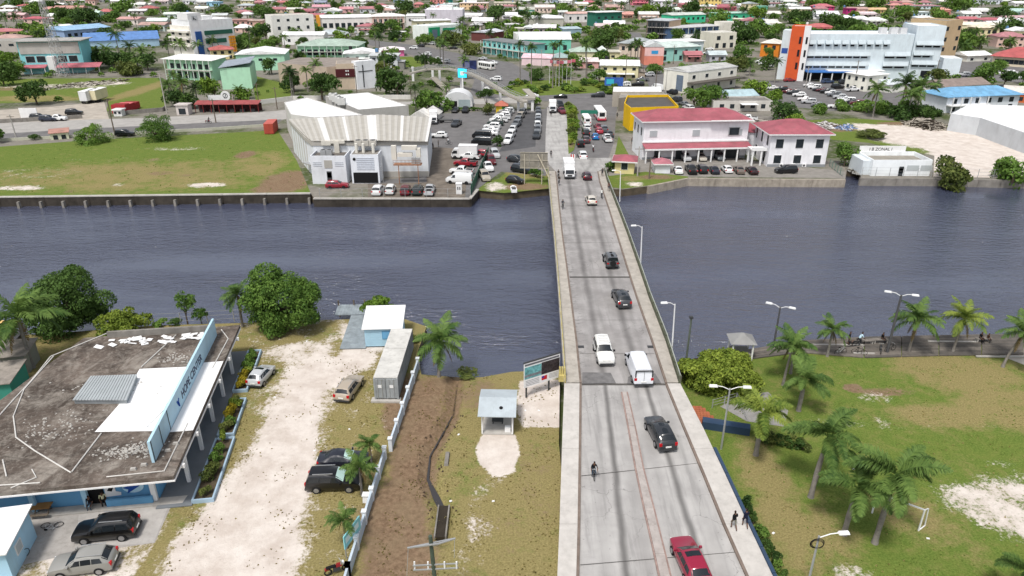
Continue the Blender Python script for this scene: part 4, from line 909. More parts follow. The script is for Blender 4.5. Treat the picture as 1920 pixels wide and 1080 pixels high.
def frond_mesh(seed,droop,n=22,wd=.30,hang=.35,fluffy=0):
 """unit-length palm frond along +x, starting upward; leaflets on both sides"""
 rg=random.Random(seed);pts=[];x=z=0;a=R(droop[0])
 m_=12
 for i in range(m_+1):
  pts.append(Vector((x,0,z)));a=R(droop[0]+(droop[1]-droop[0])*(i/m_)**1.1);x+=math.cos(a)/m_;z+=math.sin(a)/m_
 mb=MB();mb.tube(pts,[.016*(1-.8*i/m_)for i in range(m_+1)],4)
 def at(t):
  f=t*m_;i=min(int(f),m_-1);return pts[i].lerp(pts[i+1],f -i),(pts[i+1]-pts[i]).normalized()
 for k in range(n):
  t=.12+.88*k/(n -1);p,d=at(t);L_=wd*(math.sin(math.pi*min(1,.18+t*.80))**.7)*rg.uniform(.85,1.1)
  for s in (-1,1):
   for r_ in range(1+fluffy):
    sd=Vector((0,s,0));up=d.cross(sd)*s if False else Vector((-d.z,0,d.x))
    dirv=(sd*.85+d*rg.uniform(.45,.75)+up*(rg.uniform(-.15,.15)-.12+r_*.5)).normalized()
    q=p+dirv*L_*.55;e=q+(dirv+Vector((0,0,-1))*(hang*2+rg.uniform(0,.3))).normalized()*L_*.5;wv=d*.019*(1+(22/n -1)*.8)
    mb.add([p-wv,p+wv,q+wv*.9,q-wv*.9,e],[(0,1,2,3),(3,2,4)])
 return mb.mesh('frond')
FR={'up':frond_mesh(1,(72,10)),'arch':frond_mesh(2,(48,-38)),'out':frond_mesh(3,(22,-52)),'down':frond_mesh(4,(-8,-78)),'rup':frond_mesh(5,(66,-5),30,.26,.25,1),'rarch':frond_mesh(6,(40,-48),30,.26,.3,1),'rout':frond_mesh(7,(12,-62),30,.26,.35,1),'dead':frond_mesh(8,(-50,-85),14,.16,.5)}
DEADF=leafmat('frond_dead',(.12,.085,.035),(.26,.19,.08))
def joined_crown(spec,seed):
 rg=random.Random(seed);m=MB()
 for k,cnt in spec:
  for i in range(cnt):
   M_=Matrix.Rotation(6.283*(i+rg.random()*.7)/cnt,4,'Z')@ Matrix.Rotation(R(rg.uniform(-12,12)),4,'X')@ Matrix.Scale(rg.uniform(.85,1.1),4)
   me=FR[k];m.add([M_ @ v.co for v in me.vertices],[tuple(p.vertices)for p in me.polygons])
 return m.mesh('crown')
FARP=[joined_crown((('up',3),('arch',6),('out',6),('down',3)),s)for s in (1,2,3)]
PT={}
def palm(loc,h,fl,label,kind='coconut',group=None,near=True,lean=(0,0),seed=0,col=None,nf=17,trunk_r=.16,cat='palm tree',name=None):
 t=thing(name or ('coconut_palm' if kind=='coconut' else 'royal_palm' if kind=='royal' else 'palm_tree'),label,cat,loc,0,group);rg=random.Random(seed+50);lx,ly=lean
 def tp(u):return Vector((lx*u**1.6,ly*u**1.6,h*u))
 key=(round(h,1),lean,kind,trunk_r)
 fm=col or PALMG
 if kind=='royal':
  if key not in PT:
   rr=[trunk_r*k for k in (1.5,1.15,1.0,1.12,1.0,.8)]
   PT[key]=MB().tube([tp(u)-Vector((0,0,.1 if u==0 else 0))for u in (0,.06,.2,.4,.6,.74)],rr,10).mesh('trunk',60),MB().tube([tp(.74),tp(.80),tp(.95),tp(1.0)],[trunk_r*.82,trunk_r*.9,trunk_r*.6,trunk_r*.35],8).mesh('crownshaft',60)
  obj('trunk',PT[key][0],PBARK,t);obj('crownshaft',PT[key][1],SHAFT,t);ks=[('rup',3),('rarch',6),('rout',5)]
 else:
  if key not in PT:PT[key]=MB().tube([tp(i/9)-Vector((0,0,.1 if i==0 else 0))for i in range(10)],[trunk_r*(1.55 if i==0 else 1.1-.045*i)*(1.06 if i % 2 else 1)for i in range(10)],8).mesh('trunk',60)
  obj('trunk',PT[key],PBARK,t);ks=[('up',4),('arch',nf//3),('out',nf//3),('down',max(2,nf//5))]
 top=tp(1.0)
 if not near:
  c=obj('crown',FARP[seed % 3],fm,t);c.location=top;c.scale=(fl,fl,fl);c.rotation_euler=(0,0,rg.uniform(0,6.28));return t
 off=rg.random()*6
 for k,cnt in ks:
  for i in range(cnt):
   o=obj('frond',FR[k],fm,t);o.location=top;s=fl*rg.uniform(.82,1.08);o.scale=(s,s,s);off+=.9;o.rotation_euler=(R(rg.uniform(-14,14)),R(rg.uniform(-6,6)),off+6.283*(i+rg.uniform(-.2,.2))/cnt)
 if kind !='royal':
  for i in range(2+seed % 2):o=obj('dead_frond',FR['dead'],DEADF,t);o.location=top;s=fl*.8;o.scale=(s,s,s);o.rotation_euler=(0,0,seed+i*2.3)
 if kind=='coconut' and seed % 2==0:
  for i in range(5):a=i*1.25;MB().disc((0,0,0),(0,0,1),.11,.16,8).build('coconut',mat('coconut',(.16,.15,.04),var=.2),t).location=top+Vector((math.cos(a)*.22,math.sin(a)*.22,-.3))
 return t
# ================================================================ NEAR LEFT BANK
def text_mesh(txt,size,depth=.01,font_w=0):
 cu=bpy.data.curves.new('t','FONT');cu.body=txt;cu.size=size;cu.extrude=depth;cu.offset=font_w
 o=bpy.data.objects.new('t',cu);C.objects.link(o);dg=bpy.context.evaluated_depsgraph_get();me=bpy.data.meshes.new_from_object(o.evaluated_get(dg));bpy.data.objects.remove(o);return me
def loc_in(root,v): # world -> root local (rotation about z only)
 d=Vector(v)-root.location;a=-root.rotation_euler[2];return Vector((d.x*math.cos(a)-d.y*math.sin(a),d.x*math.sin(a)+d.y*math.cos(a),d.z))
def lpoly(root,pts,z):return [(q.x,q.y)for q in (loc_in(root,P(x,y,z))for x,y in pts)]
def flatpart(root,pts,z,m,nm,th=.02):
 pl=lpoly(root,pts,z);ar=sum(pl[i-1][0]*pl[i][1]-pl[i][0]*pl[i-1][1] for i in range(len(pl)))
 if ar<0:pl=pl[::-1]
 return MB().prism(pl,z-root.location.z,z-root.location.z+th).build(nm,m,root)
BLUE=paint('#6aa3cc');LBLUE=paint('#a9d0e6');
hc=thing('community_center','blue community centre with stained flat roof and long blue roof sign','building',(-26.95,45.55,0),R(8.2))
def stained_roof():
 m=bpy.data.materials.new('roof_stained');m.use_nodes=True;n=m.node_tree.nodes;l=m.node_tree.links;b=n['Principled BSDF'];b.inputs['Roughness'].default_value=.95;b.inputs['Specular IOR Level'].default_value=.1
 geo=n.new('ShaderNodeNewGeometry');prev=None
 for sc,lo,hi,am,col,st in ((.16,.4,.62,1,(.062,.05,.042),(1,1,1)),(.45,.47,.66,.85,(.30,.27,.235),(1,.6,1)),(.8,.5,.68,.8,(.045,.037,.032),(.5,1.2,1)),(2.6,.5,.72,.55,(.34,.31,.275),(1,1,1)),(6,.5,.75,.5,(.06,.05,.043),(1,1,1))):
  mp=n.new('ShaderNodeMapping');mp.inputs['Scale'].default_value=st;mp.inputs['Location'].default_value=(sc*31,sc*17,0);l.new(geo.outputs['Position'],mp.inputs[0])
  t=n.new('ShaderNodeTexNoise');t.inputs['Scale'].default_value=sc;t.inputs['Detail'].default_value=8;t.inputs['Roughness'].default_value=.68;t.inputs['Distortion'].default_value=.8;l.new(mp.outputs[0],t.inputs['Vector'])
  r=n.new('ShaderNodeMapRange');r.inputs[1].default_value=lo;r.inputs[2].default_value=hi;r.inputs[4].default_value=am;l.new(t.outputs[0],r.inputs[0])
  x=n.new('ShaderNodeMix');x.data_type='RGBA';l.new(r.outputs[0],x.inputs[0]);x.inputs[7].default_value=(*col,1)
  if prev is None:x.inputs[6].default_value=(.155,.125,.105,1)
  else:l.new(prev,x.inputs[6])
  prev=x.outputs[2]
 l.new(prev,b.inputs['Base Color']);return m
ROOFD=stained_roof()
rp=[(-22,-.2),(0,0),(0,26.4),(-16.2,25.6),(-20.5,8)]
MB().prism(rp,3.45,3.8).build('roof',ROOFD,hc)
MB().prism([(p[0]*1.0+(.06 if p[0]>-1 else-.06),p[1]+(.06 if p[1]>5 else-.06))for p in rp],3.30,3.448).build('fascia',WHITE,hc)
MB().prism([(-22,2.2),(-2.35,2.2),(-2.35,25.8),(-16,25.2),(-20,8)],0,3.29).build('wall',BLUE,hc)
MB().prism([(-22,1.0),(-.3,1.2),(-.1,2.1),(-22,2.1)],0.006,.12).build('step',CONC,hc)
for x in (-2.6,-7.9,-11.9,-17.5):MB().box(x-.2,x+.2,1.75,2.05,0.13,3.28).build('column',LBLUE if x<-3 else WHITE,hc)
for y in (4,8.5,13,17.5,22):MB().box(-.6,-.3,y-.15,y+.15,0.1,3.28).build('column',WHITE,hc)
for y in (2,6.4,10.8,15.2,19.6,24):MB().box(-.1,.28,y-.12,y+.12,3.1,3.44).build('bracket',WHITE,hc)
for x0,x1 in ((-13.2,-11.9),(-11.2,-9.0),(-18.5,-16)):
 MB().box(x0,x1,2.14,2.24,2.0,2.6).build('window',WGLASS,hc)
dr=MB().box(-7.75,-6.55,2.13,2.25,.12,2.6).build('door',BLACK,hc);MB().box(-7.83,-7.75,2.1,2.2,.12,2.65).build('door_frame',WHITE,dr)
MB().box(-6.3,-2.7,1.55,1.75,.122,.75).build('low_wall',BLUE,hc)
for y in (5,9,13,17,21):MB().box(-2.4,-2.32,y,y+2.0,1.0,2.6).build('window',WGLASS,hc)
# mural: dove with leaf on a pale disc, dark lettering strokes
mu=MB().add([(-4.2+.85*math.cos(t),2.13,1.5+.62*math.sin(t))for t in np.linspace(0,6.28,24,False)],[tuple(range(24))]).build('mural_disc',paint('#bfe0f0'),hc)
def flatxz(pts,y,m,nm):return MB().add([(x,y,z)for x,z in pts],[tuple(range(len(pts)))]).build(nm,m,hc)
DB=paint('#1f4fa0');flatxz([(-4.9,2.1),(-4.4,2.35),(-4.1,1.9),(-3.75,1.75),(-3.45,1.95),(-3.7,1.5),(-4.1,1.25),(-4.5,1.0),(-4.75,.85),(-4.6,1.25),(-5.05,1.45),(-4.6,1.6)],2.115,DB,'mural_bird')
flatxz([(-4.55,2.3),(-4.1,2.7),(-3.85,2.2),(-4.1,1.9)],2.11,paint('#3e76c8'),'mural_wing');flatxz([(-3.4,1.95),(-3.1,2.45),(-2.85,2.55),(-2.95,2.1)],2.115,paint('#3fae3a'),'mural_leaf')
flatxz([(-6.45,.7),(-5.25,.75),(-5.2,1.05),(-5.6,1.2),(-5.55,2.6),(-6.4,2.6)],2.125,WHITE,'mural_panel');flatxz([(-6.2,2.4),(-5.8,2.3),(-5.95,1.9),(-5.7,1.6),(-5.9,1.2),(-6.25,1.3),(-6.0,1.7),(-6.25,2.0)],2.115,BLACK,'mural_stroke')
# roof sign
sg=MB().box(-2.2,-1.98,2.0,24.2,3.802,5.85).build('roof_sign',paint('#b3d3e4'),hc)
me=text_mesh('HOPE CENTER',1.12,.01,.02);o=obj('lettering',me,mat('sign_letter_blue',(.045,.06,.11),rough=.6,var=0),sg);o.rotation_euler=(R(90),0,R(90));o.location=(-1.965,10.6,4.35);o.scale=(1.0,1,1)
fl=MB()
for a,b in (((-1.97,9.4,4.5),(-1.97,9.8,5.0)),((-1.97,9.6,4.4),(-1.97,9.2,5.0)),((-1.97,9.5,4.3),(-1.97,9.45,4.8))):fl.bar(a,b,.03,.22)
fl.build('emblem',DB,sg)
for y in (2.1,4.3,6.5):MB().box(-1.97,-1.93,y,y+.05,3.8,5.85).build('batten',DARKM,sg)
for y in (3,7):MB().bar((-2.25,y,5.7),(-4.2,y+.3,3.82),.05).build('brace',STEEL,hc)
MB().bar((-2.3,3,5.5),(-2.3,8,5.7),.05).build('brace',STEEL,hc)
WROOF=mat('white_roof_coat',(.82,.82,.82),rough=.6,var=.04,scale=.5,dirt=.06)
flatpart(hc,[(178,810),(222,760),(262,692),(395,686),(292,808)],3.803,WROOF,'roof_coating');MB().box(-1.95,-.04,6.2,18.2,3.807,3.829).build('roof_coating',WROOF,hc);MB().box(-4.5,-2.24,7.0,17.2,3.805,3.826).build('roof_coating',WROOF,hc)
# sheet-metal plenum on roof
pl=lpoly(hc,[(138,748),(172,706),(256,703),(236,748)],4.35);pl=pl if sum(pl[i-1][0]*pl[i][1]-pl[i][0]*pl[i-1][1] for i in range(4))>0 else pl[::-1]
hv=MB().prism(pl,3.83,4.3).build('metal_hood',mat('hood_side',(.30,.32,.33),rough=.6,var=.2),hc)
a,b,c_,d=[Vector((*p,4.31))for p in lpoly(hc,[(136,750),(170,705),(258,702),(238,750)],4.35)]
for i in range(18):
 t0,t1=i/18,(i+.8)/18;q=[a.lerp(d,t0),a.lerp(d,t1),b.lerp(c_,t1),b.lerp(c_,t0)]
 MB().prism([(v.x,v.y)for v in q],4.302,4.37).build('metal_rib',mat('zinc_sheet',(.46,.49,.50),rough=.45,metal=.3,var=.1),hv)
# parapet blocks and broken white boards along the far edge
MB().box(-13.6,-2.6,25.2,25.5,3.802,4.5).build('parapet',CONCD,hc)
rg=random.Random(3)
for i in range(46):
 x=rg.uniform(-13.8,-2.5);y=25.0-rg.uniform(.3,2.0)*(1 if x<-6 else .7);s=rg.uniform(.25,.85)
 o=obj('foam_board',boxmesh(round(s,1)+.1,round(rg.uniform(.2,.55),1),.05),WHITE,hc);o.location=(x,y,3.82+rg.uniform(0,.1));o.rotation_euler=(R(rg.uniform(-9,9)),R(rg.uniform(-9,9)),rg.uniform(-.6,.6))
ch=MB()
for i in range(620):
 k=rg.random()
 if k<.45:x,y=rg.gauss(-4.6,1.3),rg.gauss(3.9,.55)
 elif k<.7:x,y=rg.gauss(-12.0,1.6),rg.gauss(8.2,1.3)
 elif k<.85:x,y=rg.gauss(-5.0,.7),rg.gauss(19.5,.6)
 else:x,y=rg.gauss(-9.5,2.5),rg.gauss(14.5,.7)
 if not (-18<x<-.6 and .5<y<25):continue
 s=rg.uniform(.03,.11);ch.box(x-s,x+s,y-s*.7,y+s*.7,3.801,3.81+s*.5,s*.3,s*.2)
tag(ch.build('roof_rubble',CONC,hc),kind='stuff')
PIPE=mat('white_pipe',(.62,.6,.57),rough=.6,var=.1)
for pts in ([(-40,822),(20,755),(60,712),(95,668),(200,625)],[(100,668),(45,730),(25,780),(30,820),(65,845),(133,886)],[(135,884),(190,812)],[(265,688),(330,628)],[(200,894),(308,883),(352,793)],[(-20,911),(75,905)],[(20,915),(68,895),(60,880)],[(5,862),(12,893)],[(398,690),(428,635),(415,618)]):
 MB().tube([loc_in(hc,P(x,y,3.86))for x,y in pts],.055,5).build('conduit',PIPE,hc)
for x,y in ((315,845),(330,832),(270,872),(250,880)):q=loc_in(hc,P(x,y,3.85));MB().box(q.x-.25,q.x+.25,q.y-.12,q.y+.12,3.81,4.0,.05,.02).build('concrete_lump',CONC,hc)
# walkway and planting beds
wkm=mat('walkway_grey',(.17,.185,.20),rough=.85,var=.15,scale=.6)
wk=thing('walkway',None,None,hc.location,R(8.2));tag(wk,'grey walkway beside the blue community centre',None,None,'structure')
MB().prism([(-2.3,.8),(.55,.8),(.55,16.5),(.35,17),(.35,27),(-2.3,27)],.01,.10).build('paving',wkm,wk)
for nm,(y0,y1,x0,x1)in {'a':(1.2,9.6,.62,2.1),'b':(10.4,16.3,.62,1.9),'c':(18.2,26.5,.45,1.7)}.items():
 lb={'a':'long near planter bed with pale blue kerb beside the walkway','b':'middle planter bed with yellow crotons beside the walkway','c':'far planter bed with yellow crotons beside the walkway'}[nm]
 pb=thing('planter_bed',lb,'planter',hc.location,R(8.2))
 MB().box(x0,x1,y0,y1,.006,.2).build('soil',mat('bed_soil',(.09,.07,.045),rough=.95,var=.4,scale=2),pb)
 for q in ((x0-.15,x0,y0-.15,y1+.15),(x1,x1+.15,y0-.15,y1+.15),(x0,x1,y0-.15,y0),(x0,x1,y1,y1+.15)):MB().box(*q,.006,.38).build('kerb',paint('#9fb6c8'),pb)
 ys=list(np.arange(y0+.6,y1-.2,.95))
 for i,y in enumerate(ys):
  Mw=Matrix.Translation(hc.location)@ Matrix.Rotation(R(8.2),4,'Z');p=Mw @ Vector(((x0+x1)/2+rg.uniform(-.15,.15),y,.2))
  kd={'a':'olive' if i<5 else 'mid' if i<7 else 'lime','b':['olive','mid','croton','croton','lime'][i % 5],'c':['croton','croton','croton','lime','mid'][min(i,4)] if i<5 else 'mid'}[nm]
  if nm=='a' and i % 3==1:continue
  shrub(p,rg.uniform(.5,.72),rg.uniform(.8,1.35),kd,{'croton':'bright yellow croton bush','olive':'olive green bush','mid':'dark green bush','lime':'lime green bush'}[kd]+{'a':' in the near planter bed','b':' in the middle planter bed','c':' in the far planter bed'}[nm],'planter bed bushes',seed=i,near=700)
# concrete apron and small things in front
flat('apron',[(-300,1100),(-300,965),(120,958),(325,940),(290,1018),(130,1040),(40,1060)],.012,mat('apron_concrete',(.36,.34,.32),rough=.9,var=.22,scale=.5,dirt=.55),'stained concrete apron in front of the blue community centre')
flat('apron_slab',[(148,965),(318,944),(288,1018),(140,1028)],.017,mat('apron_slab',(.42,.40,.38),rough=.9,var=.2,scale=.5,dirt=.4),'paler concrete slab under the black parked car')
pt=thing('picnic_table','wooden picnic table against the blue wall','table',P(82,962),R(8));MB().box(-.75,.75,-.4,.4,.72,.78).build('table_top',mat('table_wood',(.32,.17,.06),var=.2),pt)
for x in (-.5,.5):MB().bar((x,-.5,0),(x,.3,.72),.08).build('leg',WOODP,pt);MB().bar((x,.5,0),(x,-.3,.72),.08).build('leg',WOODP,pt)
for y in (-.75,.75):MB().box(-.75,.75,y-.13,y+.13,.42,.46).build('seat',WOODP,pt);MB().box(-.5,.5,y-.03,y+.03,.3,.41).build('seat_bearer',WOODP,pt)
bicycle(P(102,980),5,'white bicycle lying on the concrete apron','#c8c8c8',True)
bicycle(P(38,1052),70,'dark bicycle leaning by the small blue hut','#303030')
person('sit',P(172,952,.0),-80,'#15171f','#3a4656','person in dark clothes sitting on the step at the blue doorway');person('sit',P(196,945,.0),-60,'#d8d6b0','#2a2a2a','person in pale yellow shirt sitting at the blue doorway')
hb=thing('small_hut','small light blue hut with white roof in the bottom left corner','hut',P(-60,1100),R(12))
MB().box(-4,3.0,0,4.4,0,2.6).build('wall',LBLUE,hb);MB().prism([(-4.3,-.3),(3.3,-.3),(3.3,4.7),(-4.3,4.7)],[2.62,2.62,2.9,2.9],[2.72,2.72,3.0,3.0]).build('roof',WHITE,hb)
wd=MB().box(2.98,3.05,1.3,2.3,1.0,1.95).build('window',WHITE,hb);MB().box(3.052,3.07,1.4,2.2,1.1,1.85).build('pane',mat('milky_pane',(.45,.5,.52),rough=.3,var=.1),wd)
car('suv',P(203,1003),188,'#0d0d0f','black boxy car parked on the apron before the blue doorway',extra=('black','rails'));car('crossover',P(160,1066),190,'#8d8c88','silver car with pale roof at the bottom left corner',extra=('rails',))
# shacks and loader at far left
sh=thing('zinc_shack','teal wooden shack with rusty zinc roof left of the community centre','shack',P(-45,760),R(12));MB().box(0,3.6,0,4,0,2.2).build('wall',paint('#3f8f80'),sh);MB().prism([(-.3,-.3),(3.8,-.3),(3.8,4.3),(-.3,4.3)],[2.21,2.21,2.5,2.5],[2.29,2.29,2.58,2.58]).build('roof',mat('zinc_rust',(.28,.25,.22),rough=.8,var=.4,scale=1,dirt=.5),sh)
sh=thing('zinc_shack','grey shack with patched zinc roof beside the coconut palm','shack',P(-25,708),R(12));MB().box(0,4.2,0,3.2,0,2.3).build('wall',paint('#8c8c84'),sh);MB().prism([(-.3,-.3),(4.5,-.3),(4.5,3.5),(-.3,3.5)],[2.31,2.31,2.55,2.55],[2.38,2.38,2.62,2.62]).build('roof',mat('zinc_rust',(.3,.3,.3)),sh)
sh=thing('zinc_shack','low black roofed shed behind the patched zinc shack','shack',P(-30,672),R(12));MB().box(0,3.6,0,2.6,0,1.9).build('wall',paint('#5c564e'),sh);MB().box(-.2,3.8,-.2,2.8,1.91,2.02).build('roof',mat('black_felt',(.06,.06,.065),var=.3),sh)
lo=thing('backhoe_loader','yellow backhoe loader at the left edge by the palm','loader',P(-2,645),R(180));YE=carpaint('#d89a14')
MB().box(-1.0,1.6,-.7,.7,.7,1.5,.1,.08).build('body',YE,lo);MB().box(-1.0,.3,-.75,.75,2.6,2.75).build('cab_roof',carpaint('#e8c06a'),lo);MB().box(-.9,.2,-.65,.65,1.5,2.6).build('cab',GLASS,lo)
for x,rr in ((-.8,.7),(1.4,.5)):
 for y in (-.85,.85):w_=MB().disc((x,y,rr),(0,1,0),rr,.4,16).build('wheel',RUB,lo,40);MB().disc((x,y,rr),(0,1,0),rr*.5,.44,12).build('rim',YE,w_)
MB().bar((1.6,0,1.2),(2.6,0,.5),.3).build('loader_arm',YE,lo);MB().box(2.4,3.0,-1.1,1.1,.1,.8,.1,.05).build('bucket',YE,lo);MB().bar((-1.0,0,1.2),(-1.9,0,2.6),.25).build('boom',YE,lo);MB().bar((-1.9,0,2.6),(-2.6,0,1.0),.2).build('dipper',YE,lo)
# fence behind the community centre
def chain_fence(name,pts,h,label,step=3,m=None,wires=3,z=0,mesh=True,cat='fence'):
 w_=[Vector((*p,z))for p in pix(pts,z)];t=thing(name,label,cat,w_[0]);o=w_[0];m=m or STEEL
 for a,b in zip(w_,w_[1:]):
  k=max(1,round((b-a).length/step))
  for i in range(k):
   p,q=a.lerp(b,i/k)-o,a.lerp(b,(i+1)/k)-o
   MB().box(p.x-.04,p.x+.04,p.y-.04,p.y+.04,0,h).build('post',m,t)
   for j in range(wires):MB().bar(p+Vector((0,0,h*(j+1)/wires-.03)),q+Vector((0,0,h*(j+1)/wires-.03)),.03).build('rail',m,t)
 return t
chain_fence('wire_fence',[(200,618),(290,612),(440,604),(610,596)],1.7,'thin wire fence along the near bank behind the community centre',3.2)
# containers, shed, dock
ct=thing('shipping_container','long white shipping container parked by the perimeter wall','container',P(726,752),R(-1));CW=mat('container_white',(.56,.55,.52),rough=.7,var=.15,scale=.8,dirt=.4);CG=mat('container_grey',(.30,.32,.33),rough=.7,var=.25,scale=1,dirt=.4)
for ks,kl in ((0,6.02),(6.1,4.5)):
 MB().box(-1.2,1.2,.06+ks,kl+ks,.3,2.72).build('body',CG,ct);MB().box(-1.22,1.22,.03+ks,kl+.03+ks,2.722,2.80).build('roof',CW,ct)
 for i in range(20 if kl>5 else 15):
  for s in (-1,1):obj('side_rib',boxmesh(.06,.16,2.2),CG,ct).location=(s*1.215,.3+ks+i*.29,.4)
for x in (-.6,.6):
 dd=MB().box(x-.54,x+.54,-.03,.05,.4,2.62).build('door',CG,ct)
 for k in (-.25,.2):MB().bar((x+k,-.06,.4),(x+k,-.06,2.62),.04).build('lock_bar',STEEL,dd)
 MB().box(x-.25,x+.15,-.045,-.031,1.6,1.95).build('placard',WHITE,dd)
for x in (-1.15,1.15):MB().box(x-.1,x+.1,-.05,.055,.3,2.7).build('corner_post',CG,ct)
MB().box(-1.6,1.4,-.4,.4,.01,.22).build('sleeper',CONC,ct)
sd=thing('wooden_shed','pale blue wooden shed with white roof beside the dock','shed',P(686,652),R(3));SB=paint('#a9cde0')
MB().box(0,4.2,0,4.2,.15,2.5).build('wall',SB,sd);MB().prism([(-.25,-.3),(4.45,-.3),(4.45,4.5),(-.25,4.5)],[2.51,2.51,3.2,3.2],[2.6,2.6,3.29,3.29]).build('roof',WHITE,sd)
for i in range(10):MB().box(.01,4.19,-.025,-.005,.2+i*.23,.4+i*.23).build('plank',SB,sd)
wd=MB().box(2.0,3.6,-.07,-.03,1.1,2.15).build('window',paint('#5f96bd'),sd);MB().box(2.1,3.5,-.09,-.072,1.2,2.05).build('shutter',paint('#6da7cf'),sd)
dk=thing('wooden_dock','weathered grey blue plank deck and pier at the river edge','dock',P(640,655),R(3));DKM=mat('dock_plank',(.27,.31,.335),rough=.9,var=.3,scale=1.2,dirt=.35)
for i in range(26):
 y=.05+i*.33;o=obj('plank',boxmesh(3.0,.30,.10),DKM,dk);o.location=(1.35,y,.08)
for i in range(11):o=obj('plank',boxmesh(.36,3.0,.10),DKM,dk);o.location=(-2.1+i*.38,10.2,.08)
for i in range(5):o=obj('plank',boxmesh(.36,3.0,.10),DKM,dk);o.location=(2.1+i*.38,10.2,.08)
for x in (-2.2,-.2,1.2,2.6):MB().tube([(x,11.5,-2.5),(x,11.5,.9)],.1,8).build('pile',WOODP,dk)
# perimeter wall with posts
def post_wall(name,px_pts,label,h,gap,m,mp,ph,pw=.32,th=.18,cat='wall'):
 w_=[Vector((*p,0))for p in pix(px_pts)];t=thing(name,label,cat,w_[0]);o=w_[0]
 for a,b in zip(w_,w_[1:]):
  k=max(1,round((b-a).length/gap));d=(b-a)/k;n_=Vector((-d.y,d.x,0)).normalized()*th/2
  for i in range(k+1):
   p=a+d*i-o;MB().box(p.x-pw/2,p.x+pw/2,p.y-pw/2,p.y+pw/2,0,ph).build('post',mp,t);MB().box(p.x-pw*.65,p.x+pw*.65,p.y-pw*.65,p.y+pw*.65,ph+.002,ph+.1).build('post_cap',mp,t)
   if i<k:
    q=a+d*(i+1)-o;u=d.normalized()*pw*.52;p2,q2=p+u,q-u
    MB().prism([(v.x,v.y)for v in (p2-n_,p2+n_,q2+n_,q2-n_)][::-1],0,h).build('wall_panel',m,t)
 return t
WB=paint('#b9c6d2');post_wall('perimeter_wall',[(784,692),(733,845)],'far stretch of pale blue wall between sandy yard and brown strip',1.15,3.1,WB,paint('#d8dde2'),1.35);post_wall('perimeter_wall',[(722,860),(654,1082),(640,1130)],'near stretch of pale blue wall with square posts',1.05,2.7,WB,paint('#d8dde2'),1.25)
# vehicles in the sandy yard
car('hatch',P(491,712),82,'#b9bcbe','small silver car near the planter bed in the sandy yard',extra=('sunroof',));car('wagon',P(656,735),80,'#a89c8c','champagne coloured estate car beside the white container',extra=('rails',))
MINTG=mat('windscreen_mint',(.45,.62,.58),rough=.2,var=0)  # even pale mint colour given to the windscreens of the next two cars
car('suv',P(628,912),2,'#0e0f12','black car with mint windscreen parked by the wall',glass=MINTG,extra=('rails','black'));car('sedan',P(645,871),2,'#23252f','dark blue saloon behind the black parked car',glass=MINTG)
for px,py,h,fl,s,lb in ((697,872,2.3,1.5,11,'small palm behind the dark saloon by the wall'),(679,928,2.9,1.9,12,'small palm leaning over the bonnet of the black car'),(650,1028,2.7,1.6,13,'small palm beside the pale blue sign board')):palm(P(px,py),h,fl,lb,'palm',seed=s,trunk_r=.1,nf=15)
si=thing('sign_board','pale turquoise sign board on posts by the wall','sign',P(664,1030),R(72));MB().box(-1.2,1.2,-.04,.04,1.1,2.3).build('board',paint('#8ed0d8'),si);MB().box(-1.0,.9,-.052,-.042,1.5,2.0).build('print',paint('#d8eef0'),si)
for x in (-1.0,1.0):MB().box(x-.04,x+.04,.045,.11,0,2.35).build('post',STEEL,si)
ub=thing('utility_box','small white meter box on the ground by the wall','box',P(688,940));MB().box(-.3,.3,-.25,.25,0,.7,.03,.03).build('cabinet',WHITE,ub);MB().box(-.33,.33,-.28,.28,.702,.78).build('lid',WHITE,ub)
motorbike(P(632,1074),25,'dark red motorbike by the wall at the bottom edge');
# utility pole bottom
up=thing('utility_pole','green timber utility pole with steel cross arms at bottom edge','pole',P(822,1150));
MB().tube([(0,0,0),(-.25,.1,6.9)],[.17,.13],8).build('pole',mat('pole_green',(.075,.10,.075),var=.3,scale=2),up)
top=Vector((-.25,.1,6.4));arms=MB()
for a,b in (((-1.75,-.2,6.15),(1.35,.45,6.35)),((-1.75,-.2,6.15),(.2,-.2,6.5)),((1.35,.45,6.35),(-.1,-.1,6.25))):MB().bar(Vector(a),Vector(b),.09).build('cross_arm',STEEL,up)
for z in (4.5,4.1):MB().bar((-1.5,-.1,z),(1.5,.1,z),.08).build('cross_arm',STEEL,up)
for x in (-1.4,-.5,.6,1.4):MB().tube([(x,0,4.15),(x,0,4.75)],.06,6).build('insulator',WHITE,up)
for a,b in (((-1.7,-.2,6.1),(-2.2,-1.2,0)),((1.3,.4,6.3),(1.25,.2,4.9))):MB().bar(a,b,.03).build('stay_wire',STEEL,up)
# kiosk and billboard
kk=thing('bus_shelter','small open shelter with grey blue metal roof beside the road','shelter',P(903,815),R(-2));KR=mat('shelter_roof',(.42,.47,.50),rough=.5,var=.12,dirt=.2)
MB().box(0,3.0,0,3.6,.01,.12).build('floor',CONC,kk);MB().box(.06,2.94,3.42,3.5,.12,2.3).build('back_wall',paint('#8fa3ae'),kk)
for x in (.06,2.94):
 for y in (.1,3.5):MB().box(x-.07,x+.07,y-.07,y+.07,.12,2.45).build('post',WHITE,kk)
for s,(x0,x1)in enumerate(((0,1),(1,2),(2,3))):
 for i in range(5):xx=-.3+(3.6)*(s*5+i)/15;MB().prism([(xx,-.5),(xx+.235,-.5),(xx+.235,1.9),(xx,1.9)],[2.36,2.36,2.95,2.95],[2.42,2.42,3.01,3.01]).build('roof_sheet',KR,kk);MB().prism([(xx,1.9),(xx+.235,1.9),(xx+.235,4.0),(xx,4.0)],[2.95,2.95,2.5,2.5],[3.01,3.01,2.56,2.56]).build('roof_sheet',KR,kk)
